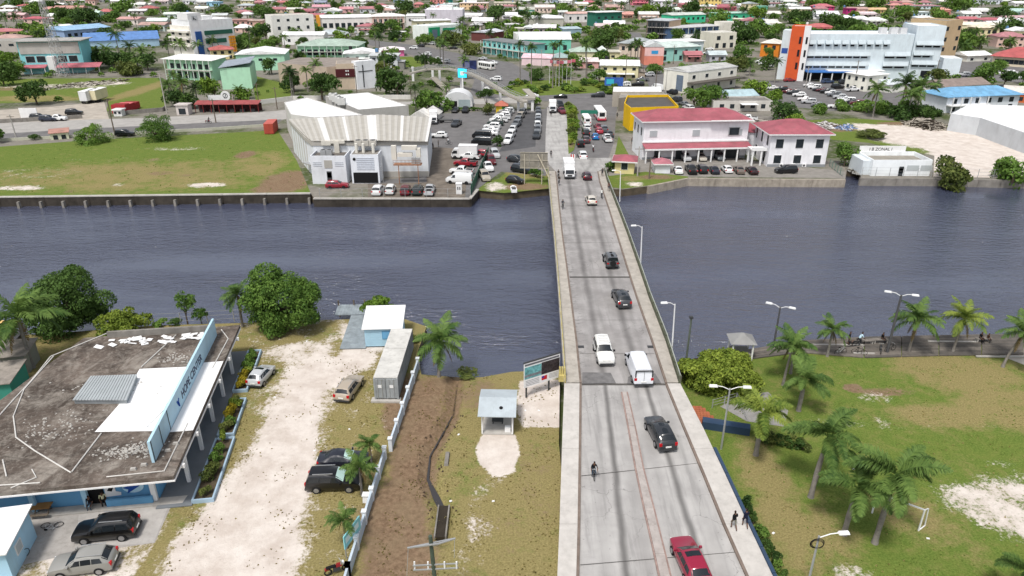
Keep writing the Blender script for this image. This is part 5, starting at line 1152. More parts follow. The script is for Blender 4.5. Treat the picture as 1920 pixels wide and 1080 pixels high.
hole=MB().disc((1.85,.55,2.72),(0,-.24,1),.17,.1,14).build('roof_hole',BLACK,kk)
MB().box(.9,2.0,1.4,2.0,.5,.58).build('table_top',DARKM,kk)
for x in (1.0,1.9):MB().bar((x,1.7,.12),(x,1.7,.5),.1).build('table_leg',DARKM,kk)
MB().box(2.2,2.75,.3,.75,.12,.6).build('cooler',WHITE,kk)
bb=thing('billboard','billboard with bridge pictures and small red flag beside the road','billboard',P(982,748),R(30));
for x in (.3,2.6):MB().box(x-.06,x+.06,.05,.17,0,3.3).build('post',DARKM,bb)
MB().box(0,3.6,-.06,.04,1.05,3.35).build('board',WHITE,bb);MB().box(-.05,3.65,-.08,.05,3.352,3.45).build('frame_top',DARKM,bb)
MB().box(.04,1.7,-.075,-.062,1.85,2.95).build('picture',mat('pic_teal',(.16,.42,.44),rough=.5,var=.7,scale=3),bb);MB().box(1.72,3.56,-.075,-.062,1.85,3.0).build('picture',mat('pic_dark',(.045,.035,.04),rough=.5,var=.9,scale=4,dirt=.2),bb)
MB().box(.04,1.7,-.078,-.0755,2.0,2.25).build('picture_bridge',mat('pic_grey',(.2,.22,.24),rough=.5,var=.5,scale=5),bb);MB().box(.06,3.5,-.075,-.062,3.08,3.24).build('title_band',mat('pic_band',(.15,.15,.17),rough=.5,var=.9,scale=14),bb)
fg=MB().box(1.75,2.3,-.075,-.062,1.3,1.68).build('flag',mat('flag_red',(.5,.02,.03),rough=.5,var=0),bb);MB().box(1.76,2.0,-.08,-.0755,1.5,1.67).build('flag_canton',mat('flag_blue',(.02,.04,.3),var=0),fg)
for i in range(4):MB().box(.15,1.5,-.07,-.062,1.2+i*.14,1.25+i*.14).build('text_line',mat('print_grey',(.3,.3,.32),var=.3,scale=20),bb);MB().box(2.5,3.4,-.07,-.062,1.3+i*.12,1.34+i*.12).build('text_line',mat('print_grey'),bb)
bb.scale=(1.2,1,1.25)
# drain trench walls
dt=thing('drain_channel','short concrete drain channel end in the brown strip','drain',P(825,1008));
for x0,x1 in ((-.5,-.38),(.38,.5)):MB().box(x0,x1,0,3.6,-.5,.12).build('side_wall',CONCD,dt)
MB().box(-.37,.37,0,3.6,-.3,.03).build('channel_floor',mat('wet_mud',(.035,.028,.02),rough=.3,var=.3),dt)
wt=MB();pp=[Vector((*p,-.33))for p in pix([(848,775),(826,815),(806,850),(802,893),(818,928),(832,956),(830,975)])];wds=[.05,.07,.06,.12,.3,.26,.14]
vs=[];
for i,p in enumerate(pp):
 d=(pp[min(i+1,6)]-pp[max(i-1,0)]).normalized();n_=Vector((-d.y,d.x,0))*wds[i];vs+=[p-n_,p+n_]
o=wt.add(vs,[(2*i,2*i+1,2*i+3,2*i+2)for i in range(6)]).build('drain_water',mat('ditch_water',(.05,.048,.05),rough=.08,var=0));tag(o,'thin muddy water in the winding drain',None,None,'structure')
if o.data.polygons[0].normal.z<0:o.data.flip_normals()
rb_=MB()  # banks of the ditch: clods
for i in range(60):
 t=rg.random()*5.99;k=int(t);p=pp[k].lerp(pp[k+1],t-k);s=rg.uniform(.03,.09);a=rg.choice((-1,1))*rg.uniform(.8,1.3);x,y=p.x+a,p.y+rg.uniform(-.2,.2)
 rb_.box(x-s,x+s,y-s,y+s,0,s*1.1,s*.4,s*.4)
tag(rb_.build('ditch_clods',mat('ditch_soil',(.075,.052,.035),rough=.95,var=.4,scale=3)),'dark soil clods along the drain','soil',None,'stuff')
st=thing('kerb_stone_pile','pale stone block lying in the brown strip beside the drain','stone',P(838,862));MB().box(-.2,.2,-.9,.9,0,.25,.03,.05).build('block',CONCD,st)
# trees near left
tree(P(538,616),5.1,8.0,'mid','large round dark green tree at the edge of the sandy yard',near=30000,seed=1,squash=.92)
tree(P(135,612),5.0,7.8,'dark','big dense tree behind the coconut palm at left',near=30000,seed=2,squash=.95)
tree(P(238,632),3.0,3.6,'lime','low lime green bushy tree behind the roof edge',near=9000,seed=3,squash=.8)
tree(P(352,606),1.5,4.2,'mid','slim sparse tree at the water behind the roof sign',near=1800,seed=4,squash=.8);tree(P(378,606),1.0,2.2,'mid','low shrubby tree beside the roof sign tip',near=1000,seed=5)
tree(P(710,600),2.2,3.0,'light','light green bush behind the white roofed shed',near=4000,seed=6,squash=.6)
palm(P(62,690),6.2,5.0,'large coconut palm over the left edge of the roof',seed=2,nf=20,trunk_r=.2);palm(P(455,612),4.3,2.7,'coconut palm just left of the large round tree',seed=3,nf=15);palm(P(823,706),4.2,3.5,'coconut palm on the bank between container and drain',seed=4,nf=21,lean=(.3,.2))
def tufts(name,poly,n,smin,smax,m,label,seed,thr=.0,avoid=()):
 rg_=np.random.default_rng(seed);xs=[p[0] for p in poly];ys=[p[1] for p in poly]
 X=rg_.uniform(min(xs),max(xs),n*4);Y=rg_.uniform(min(ys),max(ys),n*4);k=inpoly(X,Y,poly)
 for av in avoid:k &=~inpoly(X,Y,av)
 cl=np.sin(X*.9+2*np.sin(Y*.55))+np.sin(Y*1.3+1.7*np.sin(X*.7))+rg_.normal(size=len(X))*.6;k &=cl>thr
 X,Y=X[k][:n],Y[k][:n];n=len(X);s=rg_.uniform(smin,smax,n);V=[]
 for q in range(3):
  a=rg_.uniform(0,6.28,n);dx,dy=np.cos(a)*s,np.sin(a)*s;lx,ly=rg_.normal(size=n)*s*.5,rg_.normal(size=n)*s*.5
  V+=[np.stack([X-dx,Y-dy,np.zeros(n)],1),np.stack([X+dx,Y+dy,np.zeros(n)],1),np.stack([X+lx,Y+ly,s*1.1],1)]
 V=np.stack([np.stack(V[3*q:3*q+3],1)for q in range(3)],1).reshape(-1,3);f=len(V)//3
 me=bpy.data.meshes.new(name);me.vertices.add(len(V));me.vertices.foreach_set('co',V.ravel());me.loops.add(len(V));me.loops.foreach_set('vertex_index',np.arange(len(V),dtype=np.int32));me.polygons.add(f);me.polygons.foreach_set('loop_start',np.arange(0,len(V),3,dtype=np.int32));me.update()
 return tag(obj(name,me,m),label,'grass',None,'stuff')
DRYL=leafmat('dry_grass',(.20,.17,.06),(.45,.38,.16),.5);GRL=leafmat('lawn_tuft',(.16,.23,.05),(.34,.42,.11),.5)
drive=pix([(450,620),(640,605),(640,690),(600,850),(555,1110),(300,1110),(470,880)]);ramp_=[(3.2,20),(5,70),(19,70),(20,20)]
tufts('grass_tufts',pix([(465,640),(735,660),(740,800),(655,1090),(300,1110),(340,940),(440,740)]),1100,.04,.11,DRYL,'dry grass tufts across the sandy yard',1,.2,[drive])
tufts('grass_tufts',pix([(465,640),(735,660),(700,800),(560,1090),(330,1110),(340,960),(440,760)]),600,.04,.1,DRYL,'sparse weeds on the sandy drive',2,1.0)
tufts('grass_tufts',pix([(800,705),(1045,700),(1048,1100),(680,1100)]),1000,.04,.11,DRYL,'dry grass tufts along the brown drain strip',3,.1,[pix([(893,712),(975,712),(975,890),(893,890)])])
tufts('grass_tufts',pix([(1330,700),(1940,672),(1960,1100),(1480,1100),(1390,860)]),700,.05,.1,GRL,'short grass tufts on the park lawn',4,.0,[pix([(1740,915),(1830,893),(1990,890),(2000,1030),(1880,1010),(1790,965)])])
tufts('grass_tufts',pix([(1330,700),(1940,672),(1960,1100),(1480,1100),(1390,860)]),300,.05,.1,DRYL,'dry straw tufts on the park lawn',5,.5)
tufts('grass_tufts',pix([(0,275),(330,258),(515,250),(578,360),(0,367)]),300,.08,.2,GRL,'grass tufts on the riverside field',6,.2)
for i,(px,py)in enumerate(((515,745),(590,845),(655,805),(925,940),(860,815),(985,770),(1010,770),(845,940),(1600,880),(1740,1010),(1450,1000),(575,640))):
 o=obj('litter_scrap',boxmesh(.22,.16,.05),WHITE);o.location=P(px,py,.01);o.rotation_euler=(.1,.15,i);tag(o,'scrap of white litter on the ground','litter','scraps of litter')
for px,py,r_,h,kd,lb in ((300,612,1.1,.9,'mid','small bush on the bank behind the roof'),(330,610,.9,.8,'dark','tiny dark bush on the bank left of the sign'),(870,704,1.4,.5,'olive','grass tuft at the water by the drain mouth'),(775,640,.9,.8,'olive','scrub beside the container at the river')):shrub(P(px,py),r_,h,kd,lb,seed=int(px),near=700)

# ================================================================ TRAFFIC ON THE BRIDGE
car('suv',on_deck(1131,668),-88,'#dcdcd8','white estate car with roof rack driving toward the viewer',extra=('rack','whiterack','black'),name='car',pitch=0);car('van',on_deck(1196,700),92,'#dfe2e8','white cargo van driving away at the bridge end','van',extra=('doors','black'),name='cargo_van',pitch=0)
car('crossover',on_deck(1236,820),99,'#2c2f33','dark grey car climbing the ramp',extra=('glassroof',),name='car',pitch=-2);car('crossover',on_deck(1292,1062),98,'#8d1c38','dark red car at the bottom of the ramp',extra=('sunroof',),name='car',pitch=-2)
car('crossover',on_deck(1164,566),95,'#3a3c40','dark car with pale bonnet on the mid bridge',extra=('glassroof',),name='car');car('jeep',on_deck(1144,496),93,'#55575a','grey boxy car with spare wheel on its back',extra=('spare',),name='car')
car('hatch',on_deck(1108,381),91,'#c9c2b6','silver beige car driving away at the far bridge end',name='car',lod=0);car('hatch',on_deck(1100,335),91,'#3a1420','dark red car ahead of the silver beige car',name='car',lod=1)
box_truck(on_deck(1066,330),-90,'white box truck coming onto the bridge');
for px,py,pose,yw,sh_,pn,lb,bk in ((1112,893,'cycle',-88,'#17181c','#3c4a58','cyclist in black riding toward the viewer down the ramp',1),(1055,391,'cycle',-95,'#2a3440','#222222','cyclist in dark clothes beside the left kerb mid bridge',1),(1048,347,'cycle',-95,'#26221f','#20242c','cyclist on the left sidewalk near the box truck',1),(1047,333,'cycle',-95,'#141414','#141414','cyclist in black close behind the box truck',1),(1128,372,'cycle',92,'#cfd0cc','#50505a','cyclist in white shirt by the right kerb',1),(1141,360,'walk',-90,'#6a4a44','#39404c','person walking on the right bridge sidewalk',0),(1129,332,'walk',-90,'#22262c','#20242a','person in black at the far end of the right sidewalk',0),(1374,994,'walk',100,'#14161a','#77756a','person in black vest walking up the ramp sidewalk',0),(1395,990,'walk',95,'#1b2034','#20253a','person in navy clothes walking beside the blue wall',0)):
 p=on_deck(px,py);p.z+=0 if (bk and px !=1048)else .16
 if bk:bicycle(p,yw,'bicycle ridden by the '+lb,'#23252a')
 person(pose,p,yw,sh_,pn,lb)

# ================================================================ NEAR RIGHT BANK
def lamp_post(loc,h,yaw,label,arms=2,pole=STEEL,r=.1,arm=1.6,lean=0):
 t=thing('street_lamp',label,'street lamp',loc,R(yaw));t.rotation_euler=(0,R(lean),R(yaw))
 MB().tube([(0,0,0),(0,0,h)],[r,r*.7],8).build('pole',pole,t)
 for s in ((1,-1)if arms==2 else (1,)):
  MB().tube([(0,0,h-.15),(s*arm*.6,0,h+.15),(s*arm,0,h+.2)],.04,6).build('arm',WHITE,t)
  hd=MB().box(min(s*arm,s*(arm+.75)),max(s*arm,s*(arm+.75)),-.16,.16,h+.14,h+.28,.05,.04).build('lamp_head',WHITE,t);MB().box(min(s*arm,s*(arm+.7))+.05,max(s*arm,s*(arm+.7))-.05,-.12,.12,h+.11,h+.139).build('lens',LAMPW,hd)
 return t
TW=mat('tarred_wood',(.085,.085,.09),rough=.8,var=.2,scale=2)
lamp_post(P(1352,842),6.6,-4,'grey twin arm street lamp beside the ramp wall',arm=1.1);lamp_post(P(1508,1125),5.9,3,'grey single arm street lamp at the bottom edge of the park',1,arm=1.3)
lamp_post(P(1450,652),5.3,150,'dark twin arm street lamp on the boardwalk behind the hut',2,TW,.13,.9);lamp_post(P(1663,662),7.4,160,'leaning dark twin arm street lamp by the benches',2,TW,.16,1.0)
for px,py,lb in ((1258,655,'white lamp post on the near bridge parapet'),(1199,495,'white lamp post on the middle of the bridge parapet'),(1160,378,'white lamp post on the far bridge parapet')):
 p=P(px+2,py,dz(py));lamp_post(p,5.6,180,lb,1,WHITE,.09,.8,lean=2)
tp_=thing('timber_pole','thin old timber pole standing in the water by the bridge','pole',P(1284,694));MB().tube([(0,0,-2),(.1,.1,6.4)],[.13,.1],8).build('pole',mat('mossy_pole',(.11,.13,.10),var=.4,scale=1.5),tp_);MB().box(-.15,.25,-.1,.3,6.4,6.6).build('cap',DARKM,tp_)
for nm in ('pole_coil',):
 c2=thing('cable_coil','coil of black cable hung on the bottom street lamp','cable',P(1508,1125)+Vector((-.05,.1,5.3)));m=MB()
 for i in range(4):m.ring((0,-.15-.03*i,0),(0.1*i,1,.1),.48-.04*i,.02,18,4)
 m.build('loops',BLACK,c2)
# retaining wall of ramp, brick terrace, hedge
NAVY=paint('#33465e')
tw=thing('retaining_wall','dark blue retaining wall along the ramp sidewalk','wall',RA[0][3].copy());o4=tw.location
for i in range(len(RA)-4):
 A,B=RA[i][3]-o4,RA[i+1][3]-o4;A2,B2=A.lerp(B,.01),A.lerp(B,.99)
 MB().prism([(A2.x+.01,A2.y),(A2.x+.26,A2.y),(B2.x+.26,B2.y),(B2.x+.01,B2.y)],[-.2-o4.z]*4,[A2.z+.32,A2.z+.32,B2.z+.32,B2.z+.32]).build('wall_panel',NAVY,tw)
MB().prism([(v.x-o4.x,v.y-o4.y)for v in (P(1316,804),P(1405,818),P(1405,808),P(1316,794))],-.2-o4.z,.8-o4.z).build('wall_panel',NAVY,tw)
BRK=mat('brick_terrace',(.36,.12,.06),rough=.9,var=.25,scale=1.5,dirt=.15)
te=thing('brick_terrace','orange brick paved terrace at the foot of the ramp',None,P(1305,797));te['kind']='structure';te['label']='orange brick paved terrace at the foot of the bridge'
for i in range(7):
 for j in range(9):o=obj('paver',boxmesh(.30,.30,.1),BRK,te);o.location=(.15+i*.32+(.16 if j % 2 else 0)-j*.12,.3+j*.33,.05)
flat('terrace_walk',[(1350,762),(1400,790),(1470,800),(1478,770),(1440,735),(1400,740)],.013,mat('walk_grey',(.28,.27,.26),var=.25,scale=1,dirt=.4),'grey stepped walk between terrace and lawn')
chain_fence('terrace_railing',[(1335,765),(1380,752),(1400,790)],1.0,'grey steel railing around the brick terrace',1.6,STEEL,3)
rg2=random.Random(9)
for i in range(22):
 t=i/21;A=RA[0][3].lerp(RA[0][3],0);k=min(int(t*(len(RA)-6)),len(RA)-2);p=RA[k][3].lerp(RA[k+1][3],t*(len(RA)-6)-k)+Vector((.85,0,0));p.z=0
 if PJ(p)[1]>1100 or PJ(p)[1]<815:continue
 shrub(p,rg2.uniform(.35,.6),rg2.uniform(.8,1.25),rg2.choice(['dark','mid','dark']),'dark hedge shrub at the foot of the retaining wall','hedge shrubs below the ramp wall',name='hedge_shrub',seed=i,near=700,cat='shrub')
for i in range(9):p=P(1425+i*10,826+i*2);shrub(p,.75,1.1,['olive','dark'][i % 2],'brownish hedge shrub beside the lone royal palm','hedge shrubs by the terrace walk',name='hedge_shrub',seed=i,near=700)
tree(P(1346,722),4.8,4.5,'lime','wide light green tree beside the bridge end',near=26000,seed=8,squash=.6)
ht=thing('park_hut','small open hut with grey pyramid roof on the boardwalk','hut',P(1386,668),R(-4));HR=mat('hut_roof',(.26,.26,.255),rough=.8,var=.2,dirt=.3)
MB().add([(-1.45,-1.3,2.2),(1.45,-1.3,2.2),(1.45,1.3,2.2),(-1.45,1.3,2.2),(0,0,3.1)],[(0,1,4),(1,2,4),(2,3,4),(3,0,4),(3,2,1,0)]).build('roof',HR,ht)
for x in (-1.1,1.1):
 for y in (-1,1):MB().box(x-.08,x+.08,y-.08,y+.08,0,2.19).build('post',WHITE,ht)
MB().box(-1,1,-1,1,.02,.8).build('half_wall',paint('#7d7a72'),ht)
# boardwalk
bw=thing('boardwalk',None,None,P(1420,668));tag(bw,'dark weathered boardwalk along the near right bank',None,None,'structure')
A=[(1395,676,1395,658),(1500,662,1500,640),(1620,672,1620,633),(1760,668,1760,630),(1920,666,1920,627),(2250,664,2250,622)]
WBK=[mat('board_%d' % i,c_,rough=.9,var=.25,scale=2,dirt=.3)for i,c_ in enumerate(((.13,.115,.10),(.17,.15,.13),(.105,.095,.085)))]
for (a,b)in zip(A,A[1:]):
 n0=Vector((*P(a[0],a[1]).xy,0));f0=Vector((*P(a[2],a[3]).xy,0));n1=Vector((*P(b[0],b[1]).xy,0));f1=Vector((*P(b[2],b[3]).xy,0));rowsn=max(5,int((f0-n0).length/.42));seg=max(1,int((n1-n0).length/3.6))
 for i in range(rowsn):
  for s in range(seg):
   q=[n0.lerp(f0,(i+.03)/rowsn).lerp(n1.lerp(f1,(i+.03)/rowsn),(s+.01)/seg),n0.lerp(f0,(i+.03)/rowsn).lerp(n1.lerp(f1,(i+.03)/rowsn),(s+.99)/seg),n0.lerp(f0,(i+.95)/rowsn).lerp(n1.lerp(f1,(i+.95)/rowsn),(s+.99)/seg),n0.lerp(f0,(i+.95)/rowsn).lerp(n1.lerp(f1,(i+.95)/rowsn),(s+.01)/seg)]
   q=[v-bw.location for v in q];MB().prism([(v.x,v.y)for v in q],.02,.14).build('board',WBK[rg2.randrange(3)],bw)
for x0,x1,y in ((1500,1620,646),(1740,1830,640),(1600,1640,662),(1830,1920,668)):
 a,b=P(x0,y,.15)-bw.location,P(x1,y+1,.15)-bw.location;MB().bar(a,b,.22,.14).build('pale_kerb',CONC,bw)
def bench(loc,yaw,label):
 t=thing('park_bench',label,'bench',loc,R(yaw));
 for y in (-.2,0,.2):MB().box(-.95,.95,y-.08,y+.08,.42,.47).build('seat_slat',WOODG,t)
 for x in (-.75,.75):MB().box(x-.05,x+.05,-.25,.25,0,.41).build('leg',CONC,t)
 return t
bench(P(1650,642,.15),3,'long grey bench by the leaning street lamp');bench(P(1622,644,.15),3,'grey bench where a person lies down');bench(P(1842,640,.15),3,'grey bench between the two right coconut palms')
person('stand',P(1590,646,.15),-30,'#111111','#26201c','person in black standing on the boardwalk');person('cycle',P(1608,648,.15),10,'#bcd8e6','#26292e','cyclist in pale blue shirt on the boardwalk');bicycle(P(1608,648,.15),10,'bicycle of the cyclist in pale blue shirt','#2a2a2a')
person('sit',P(1652,641,.15),-60,'#17171a','#1c1d22','person in black sitting on the long grey bench');pl_=person('stand',P(1612,642,.70),0,'#1b1b1e','#17181c','person in black lying on the bench');pl_.rotation_euler=(R(-90),0,R(100));pl_.location.z=.74
person('sit',P(1836,640,.15),-70,'#141416','#1a1a1c','person sitting on the right bench between coconut palms');person('sit',P(1850,640,.15),-70,'#3a2a22','#1a1a1c','smaller person sitting at the end of the right bench',h=.85)
for px,py,yw,lb,c_ in ((1575,664,15,'white bicycle standing at the lawn edge','#c0c0c0'),(1610,665,-20,'dark bicycle standing at the lawn edge','#26282c'),(1650,660,70,'grey bicycle behind the leaning street lamp','#606468'),(1668,658,20,'black bicycle right of the leaning street lamp','#1a1a1a')):bicycle(P(px,py,.15 if py<662 else .01),yw,lb,c_)
flat('park_path',[(1845,655),(1925,650),(2100,652),(2100,700),(1930,688)],.013,mat('path_pale',(.50,.46,.41),rough=.9,var=.15,scale=.7,dirt=.2),'pale concrete path at the right edge of the park')
# park palms
for px,py,h,fl,lb,kd,s,col,ln in ((1417,853,4.6,3.2,'royal palm beside the terrace hedge','royal',1,PALMY,(0,0)),(1520,932,6.0,3.7,'tall royal palm in the middle of the lawn','royal',2,PALMG,(.5,.3)),(1582,1002,4.6,3.4,'short royal palm nearest the bottom lamp','royal',3,PALMG,(.2,0)),(1640,1018,6.3,3.8,'royal palm beside the goal posts','royal',4,PALMG,(.5,.4)),
  (1497,770,3.6,2.8,'young palm on the lawn behind the terrace','royal',5,PALMG,(.1,0)),(1468,722,4.6,2.9,'leafy coconut palm by the park hut','coconut',6,PALMG,(.3,0)),(1551,668,3.4,2.3,'small coconut palm at the lawn edge near the standing person','coconut',7,PALMG,(0,0)),
  (1703,660,4.2,3.3,'wide coconut palm right of the leaning lamp','coconut',8,PALMG,(.2,0)),(1786,660,4.3,2.9,'yellow green coconut palm at the lawn edge','coconut',9,PALMY,(.3,0)),(1880,688,4.2,3.0,'coconut palm at the right frame edge','coconut',10,PALMG,(1.3,.2)),(1900,1130,3.0,2.2,'palm crown peeking in at the bottom right corner','royal',12,PALMG,(0,0)),(1482,700,3.6,2.2,'second coconut palm close behind the leafy one','coconut',13,PALMG,(0,.2))):
 palm(P(px,py),h,fl,lb,kd,seed=s,col=col,lean=ln,trunk_r=.2 if kd=='royal' else .14,nf=18)
gp=thing('goal_posts','white football goal frame on the lawn','goal',P(1722,995),R(-4));GW=WHITE
a,b=Vector((0,0,0)),loc_in(gp,P(1704,972));b=Vector((-2.9,1.8,0))
for p in (a,b):MB().bar(p,p+Vector((0,0,2.1)),.10).build('post',GW,gp)
MB().bar(a+Vector((0,0,2.1)),b+Vector((0,0,2.1)),.10).build('crossbar',GW,gp)
for p in (a,):MB().bar(p+Vector((0,0,2.1)),p+Vector((.5,.4,1.9)),.08).build('stay',GW,gp);MB().bar(p+Vector((.5,.4,1.9)),p+Vector((.75,.6,0)),.08).build('stay',GW,gp);MB().bar(p,p+Vector((.75,.6,0)),.08).build('stay',GW,gp)
# ================================================================ BUILDINGS ON THE FAR BANK
TOWN=[]      # (root, px, py) for labels
def winset(root,face,W,D,z0,z1,n,wd,m0=.8,m1=.8,frame=True,pane=None,y0=0.0,door=False):
 L_=W if face in 'fb' else D;a,b=m0+wd/2,L_-m1-wd/2
 for i in range(n):
  c=a+(b-a)*(i/(n -1)if n>1 else .5);h=z1-z0
  o=obj('door' if door else 'window',boxmesh(wd+(.16 if frame else 0),.10,h+(.16 if frame else 0)),WHITE if frame else (pane or WGLASS),root)
  if frame:
   k=obj('pane',boxmesh(wd,.10,h),pane or WGLASS,o);k.location=(0,-.025,.08)
  if face=='f':o.location=(c,y0-.02,z0-(.08 if frame else 0))
  elif face=='b':o.location=(c,D+.02,z0);o.rotation_euler=(0,0,math.pi)
  elif face=='l':o.location=(-.02,D-c,z0);o.rotation_euler=(0,0,-math.pi/2)
  else:o.location=(W+.02,c,z0);o.rotation_euler=(0,0,math.pi/2)
def roof_on(root,W,D,h,kind,col,rise=1.6,ov=.6,m=None,x0=0,y0=0,lod=1):
 m=m or roofm(col);a,b,c,d=x0-ov,x0+W+ov,y0-ov,y0+D+ov
 if kind=='flat':
  MB().box(x0+.2,x0+W-.2,y0+.2,y0+D-.2,h-.02,h+.03).build('roof',m,root);return
 mb=MB();z=h+.003
 if kind=='slab':mb.box(a,b,c,d,z,z+.28)
 elif kind=='hip':
  if W>=D:k=(D+2*ov)/2;r=[(a+k*.9,(c+d)/2,z+rise),(b-k*.9,(c+d)/2,z+rise)];fs=[(0,1,5,4),(1,2,5),(2,3,4,5),(3,0,4)]
  else:k=(W+2*ov)/2;r=[((a+b)/2,c+k*.9,z+rise),((a+b)/2,d -k*.9,z+rise)];fs=[(0,1,4),(1,2,5,4),(2,3,5),(3,0,4,5)]
  mb.add([(a,c,z),(b,c,z),(b,d,z),(a,d,z)]+r+[(a,c,z-.12),(b,c,z-.12),(b,d,z-.12),(a,d,z-.12)],fs+[(6,7,1,0),(7,8,2,1),(8,9,3,2),(9,6,0,3),(9,8,7,6)])
 elif kind=='gx':  # ridge along x
  mb.add([(a,c,z),(b,c,z),(b,d,z),(a,d,z),(a,(c+d)/2,z+rise),(b,(c+d)/2,z+rise)],[(0,1,5,4),(2,3,4,5),(1,2,5),(3,0,4),(3,2,1,0)])
 elif kind=='gy':
  mb.add([(a,c,z),(b,c,z),(b,d,z),(a,d,z),((a+b)/2,c,z+rise),((a+b)/2,d,z+rise)],[(0,1,4),(1,2,5,4),(2,3,5),(3,0,4,5),(3,2,1,0)])
 elif kind=='shed':mb.prism([(a,c),(b,c),(b,d),(a,d)],[z,z,z+rise,z+rise],[z+.15,z+.15,z+rise+.15,z+rise+.15])
 elif kind=='shedx':mb.prism([(a,c),(b,c),(b,d),(a,d)],[z,z+rise,z+rise,z],[z+.15,z+rise+.15,z+rise+.15,z+.15])
 o=mb.build('roof',m,root)
 if kind in ('hip','gx','gy')and lod==0:
  FS=mat('fascia_white',(.74,.74,.74),var=.05)
  for q in ((a,b,c-.03,c),(a,b,d,d+.03)):MB().box(*q,z-.2,z+.06).build('fascia',FS,o)
  for q in ((a-.03,a,c,d),(b,b+.03,c,d)):MB().box(*q,z-.2,z+.06).build('fascia',FS,o)
def bldg(name,label,p0,p1,hpx,depth,wall,roof=('flat','#b0b0b0'),wins=(),cat='building',parapet=0,z=0,lod=1,h=None,rot=None):
 A,B=P(*p0,z),P(*p1,z);W=(B-A).length;a=math.atan2(B.y-A.y,B.x-A.x)if rot is None else R(rot)
 h=h or HT((p0[1]+p1[1])/2,hpx,z);t=thing(name,label,cat,A,a);wm=paint(wall)if isinstance(wall,str)else wall
 MB().box(0,W,0,depth,-.05,h).build('wall',wm,t)
 if parapet:
  for q in ((0,W,0,.2),(0,W,depth-.2,depth),(0,.2,.2,depth-.2),(W-.2,W,.2,depth-.2)):MB().box(*q,h+.002,h+parapet).build('parapet',wm,t)
 rk=roof[0];roof_on(t,W,depth,h,rk,roof[1],*(roof[2:] if len(roof)>2 else ()),lod=lod)
 for w_ in wins:
  f,z0,z1,n=w_[:4];wd=w_[4] if len(w_)>4 else 1.2;mm=w_[5] if len(w_)>5 else .8;opt=w_[6] if len(w_)>6 else {}
  winset(t,f,W,depth,z0*h if z0<=1 and z1<=1 else z0,z1*h if z1<=1 and z0<=1 else z1,n,wd,mm,mm,**({'frame':lod==0} | opt))
 c,s=math.cos(a),math.sin(a);FOOT.append([(A.x+x*c-y*s,A.y+x*s+y*c)for x,y in ((-2,-2),(W+2,-2),(W+2,depth+2),(-2,depth+2))])
 t['W']=0;del t['W'];return t,W,h
def block(name,label,roofpx,z,wall,roof='#c8c8c8',cat='building',parapet=.4,z0=-.05):
 pts=[P(x,y,z)for x,y in roofpx];c=sum(pts,Vector())/len(pts);t=thing(name,label,cat,(c.x,c.y,0));pl=[(p.x-c.x,p.y-c.y)for p in pts]
 if sum(pl[i-1][0]*pl[i][1]-pl[i][0]*pl[i-1][1] for i in range(len(pl)))<0:pl=pl[::-1]
 MB().prism(pl,z0,z).build('wall',paint(wall)if isinstance(wall,str)else wall,t);ins=[(x*.985,y*.985)for x,y in pl]
 MB().prism(ins,z+.002,z+.06).build('roof',roofm(roof)if isinstance(roof,str)else roof,t)
 if parapet:
  n=len(pl)
  for i in range(n):
   a,b=Vector((*pl[i],0)),Vector((*pl[(i+1)% n],0));d=(b-a).normalized();nn=Vector((-d.y,d.x,0))*.22;MB().prism([(v.x,v.y)for v in (a,b-d*.23,b-d*.23+nn,a+nn)],z+.003,z+parapet).build('parapet',paint(wall)if isinstance(wall,str)else wall,t)
 FOOT.append([(p.x,p.y)for p in pts]);return t,pl
# ---- warehouse with ribbed roof
wh=thing('warehouse','large white warehouse with ribbed tan roof on the far quay','warehouse',(-30,146,0))
pl=[(-13.5,4.3),(-11,0),(12.5,.6),(11,22.6),(-22,22.6)];WW=paint('#d7dbe0')
MB().prism(pl,-.05,6.7).build('wall',WW,wh);GB=paint('#a9a6a0')
MB().prism([(x*1.015,y+(-.12 if y<5 else .1))for x,y in pl],6.702,7.5).build('fascia',GB,wh)
RT=mat('roof_sheet_tan',(.40,.378,.335),rough=.6,var=.12,scale=.5,dirt=.12);RT2=mat('roof_sheet_tan2',(.475,.455,.415),rough=.6,var=.1,scale=.5,dirt=.08);RW=mat('roof_sheet_white',(.68,.67,.65),rough=.6,var=.1,dirt=.12)
nS=46
def rz(x,y):return 7.52+1.1*(1-abs(x+1)/22)*(.35+.65*y/22)
for i in range(nS):
 x0=-13.5+i*26.2/nS;x1=x0+26.2/nS;back0,back1=-22.3+i*33.6/nS,-22.3+(i+1)*33.6/nS;fy=4.2-(4.4*min(1,max(0,(x0+13.5)/2.4)))
 up=.0 if i % 2 else .07;m=RW if i in (9,10,17,25,26,27,36,45)else (RT if i % 2 else RT2)
 ys=(fy,22.9);vs=[]
 q=[(x0,fy),(x1,fy if i>4 else 4.2-(4.4*min(1,max(0,(x1+13.5)/2.4)))),(back1,22.9),(back0,22.9)]
 MB().prism(q,[rz(*p)-.1 for p in q],[rz(*p)+up for p in q]).build('roof_sheet',m,wh)
for z in (.8,):MB().prism([(-11.05,-.06),(12.6,.5),(12.6,.58),(-11.05,.02)],0,1.2).build('plinth',GB,wh)
for i in range(7):t_=i/6;MB().box(-13.7-8*t_-.1,-13.5-8*t_,4.6+17.4*t_,5.0+17.4*t_,0,6.6).build('pilaster',GB,wh)
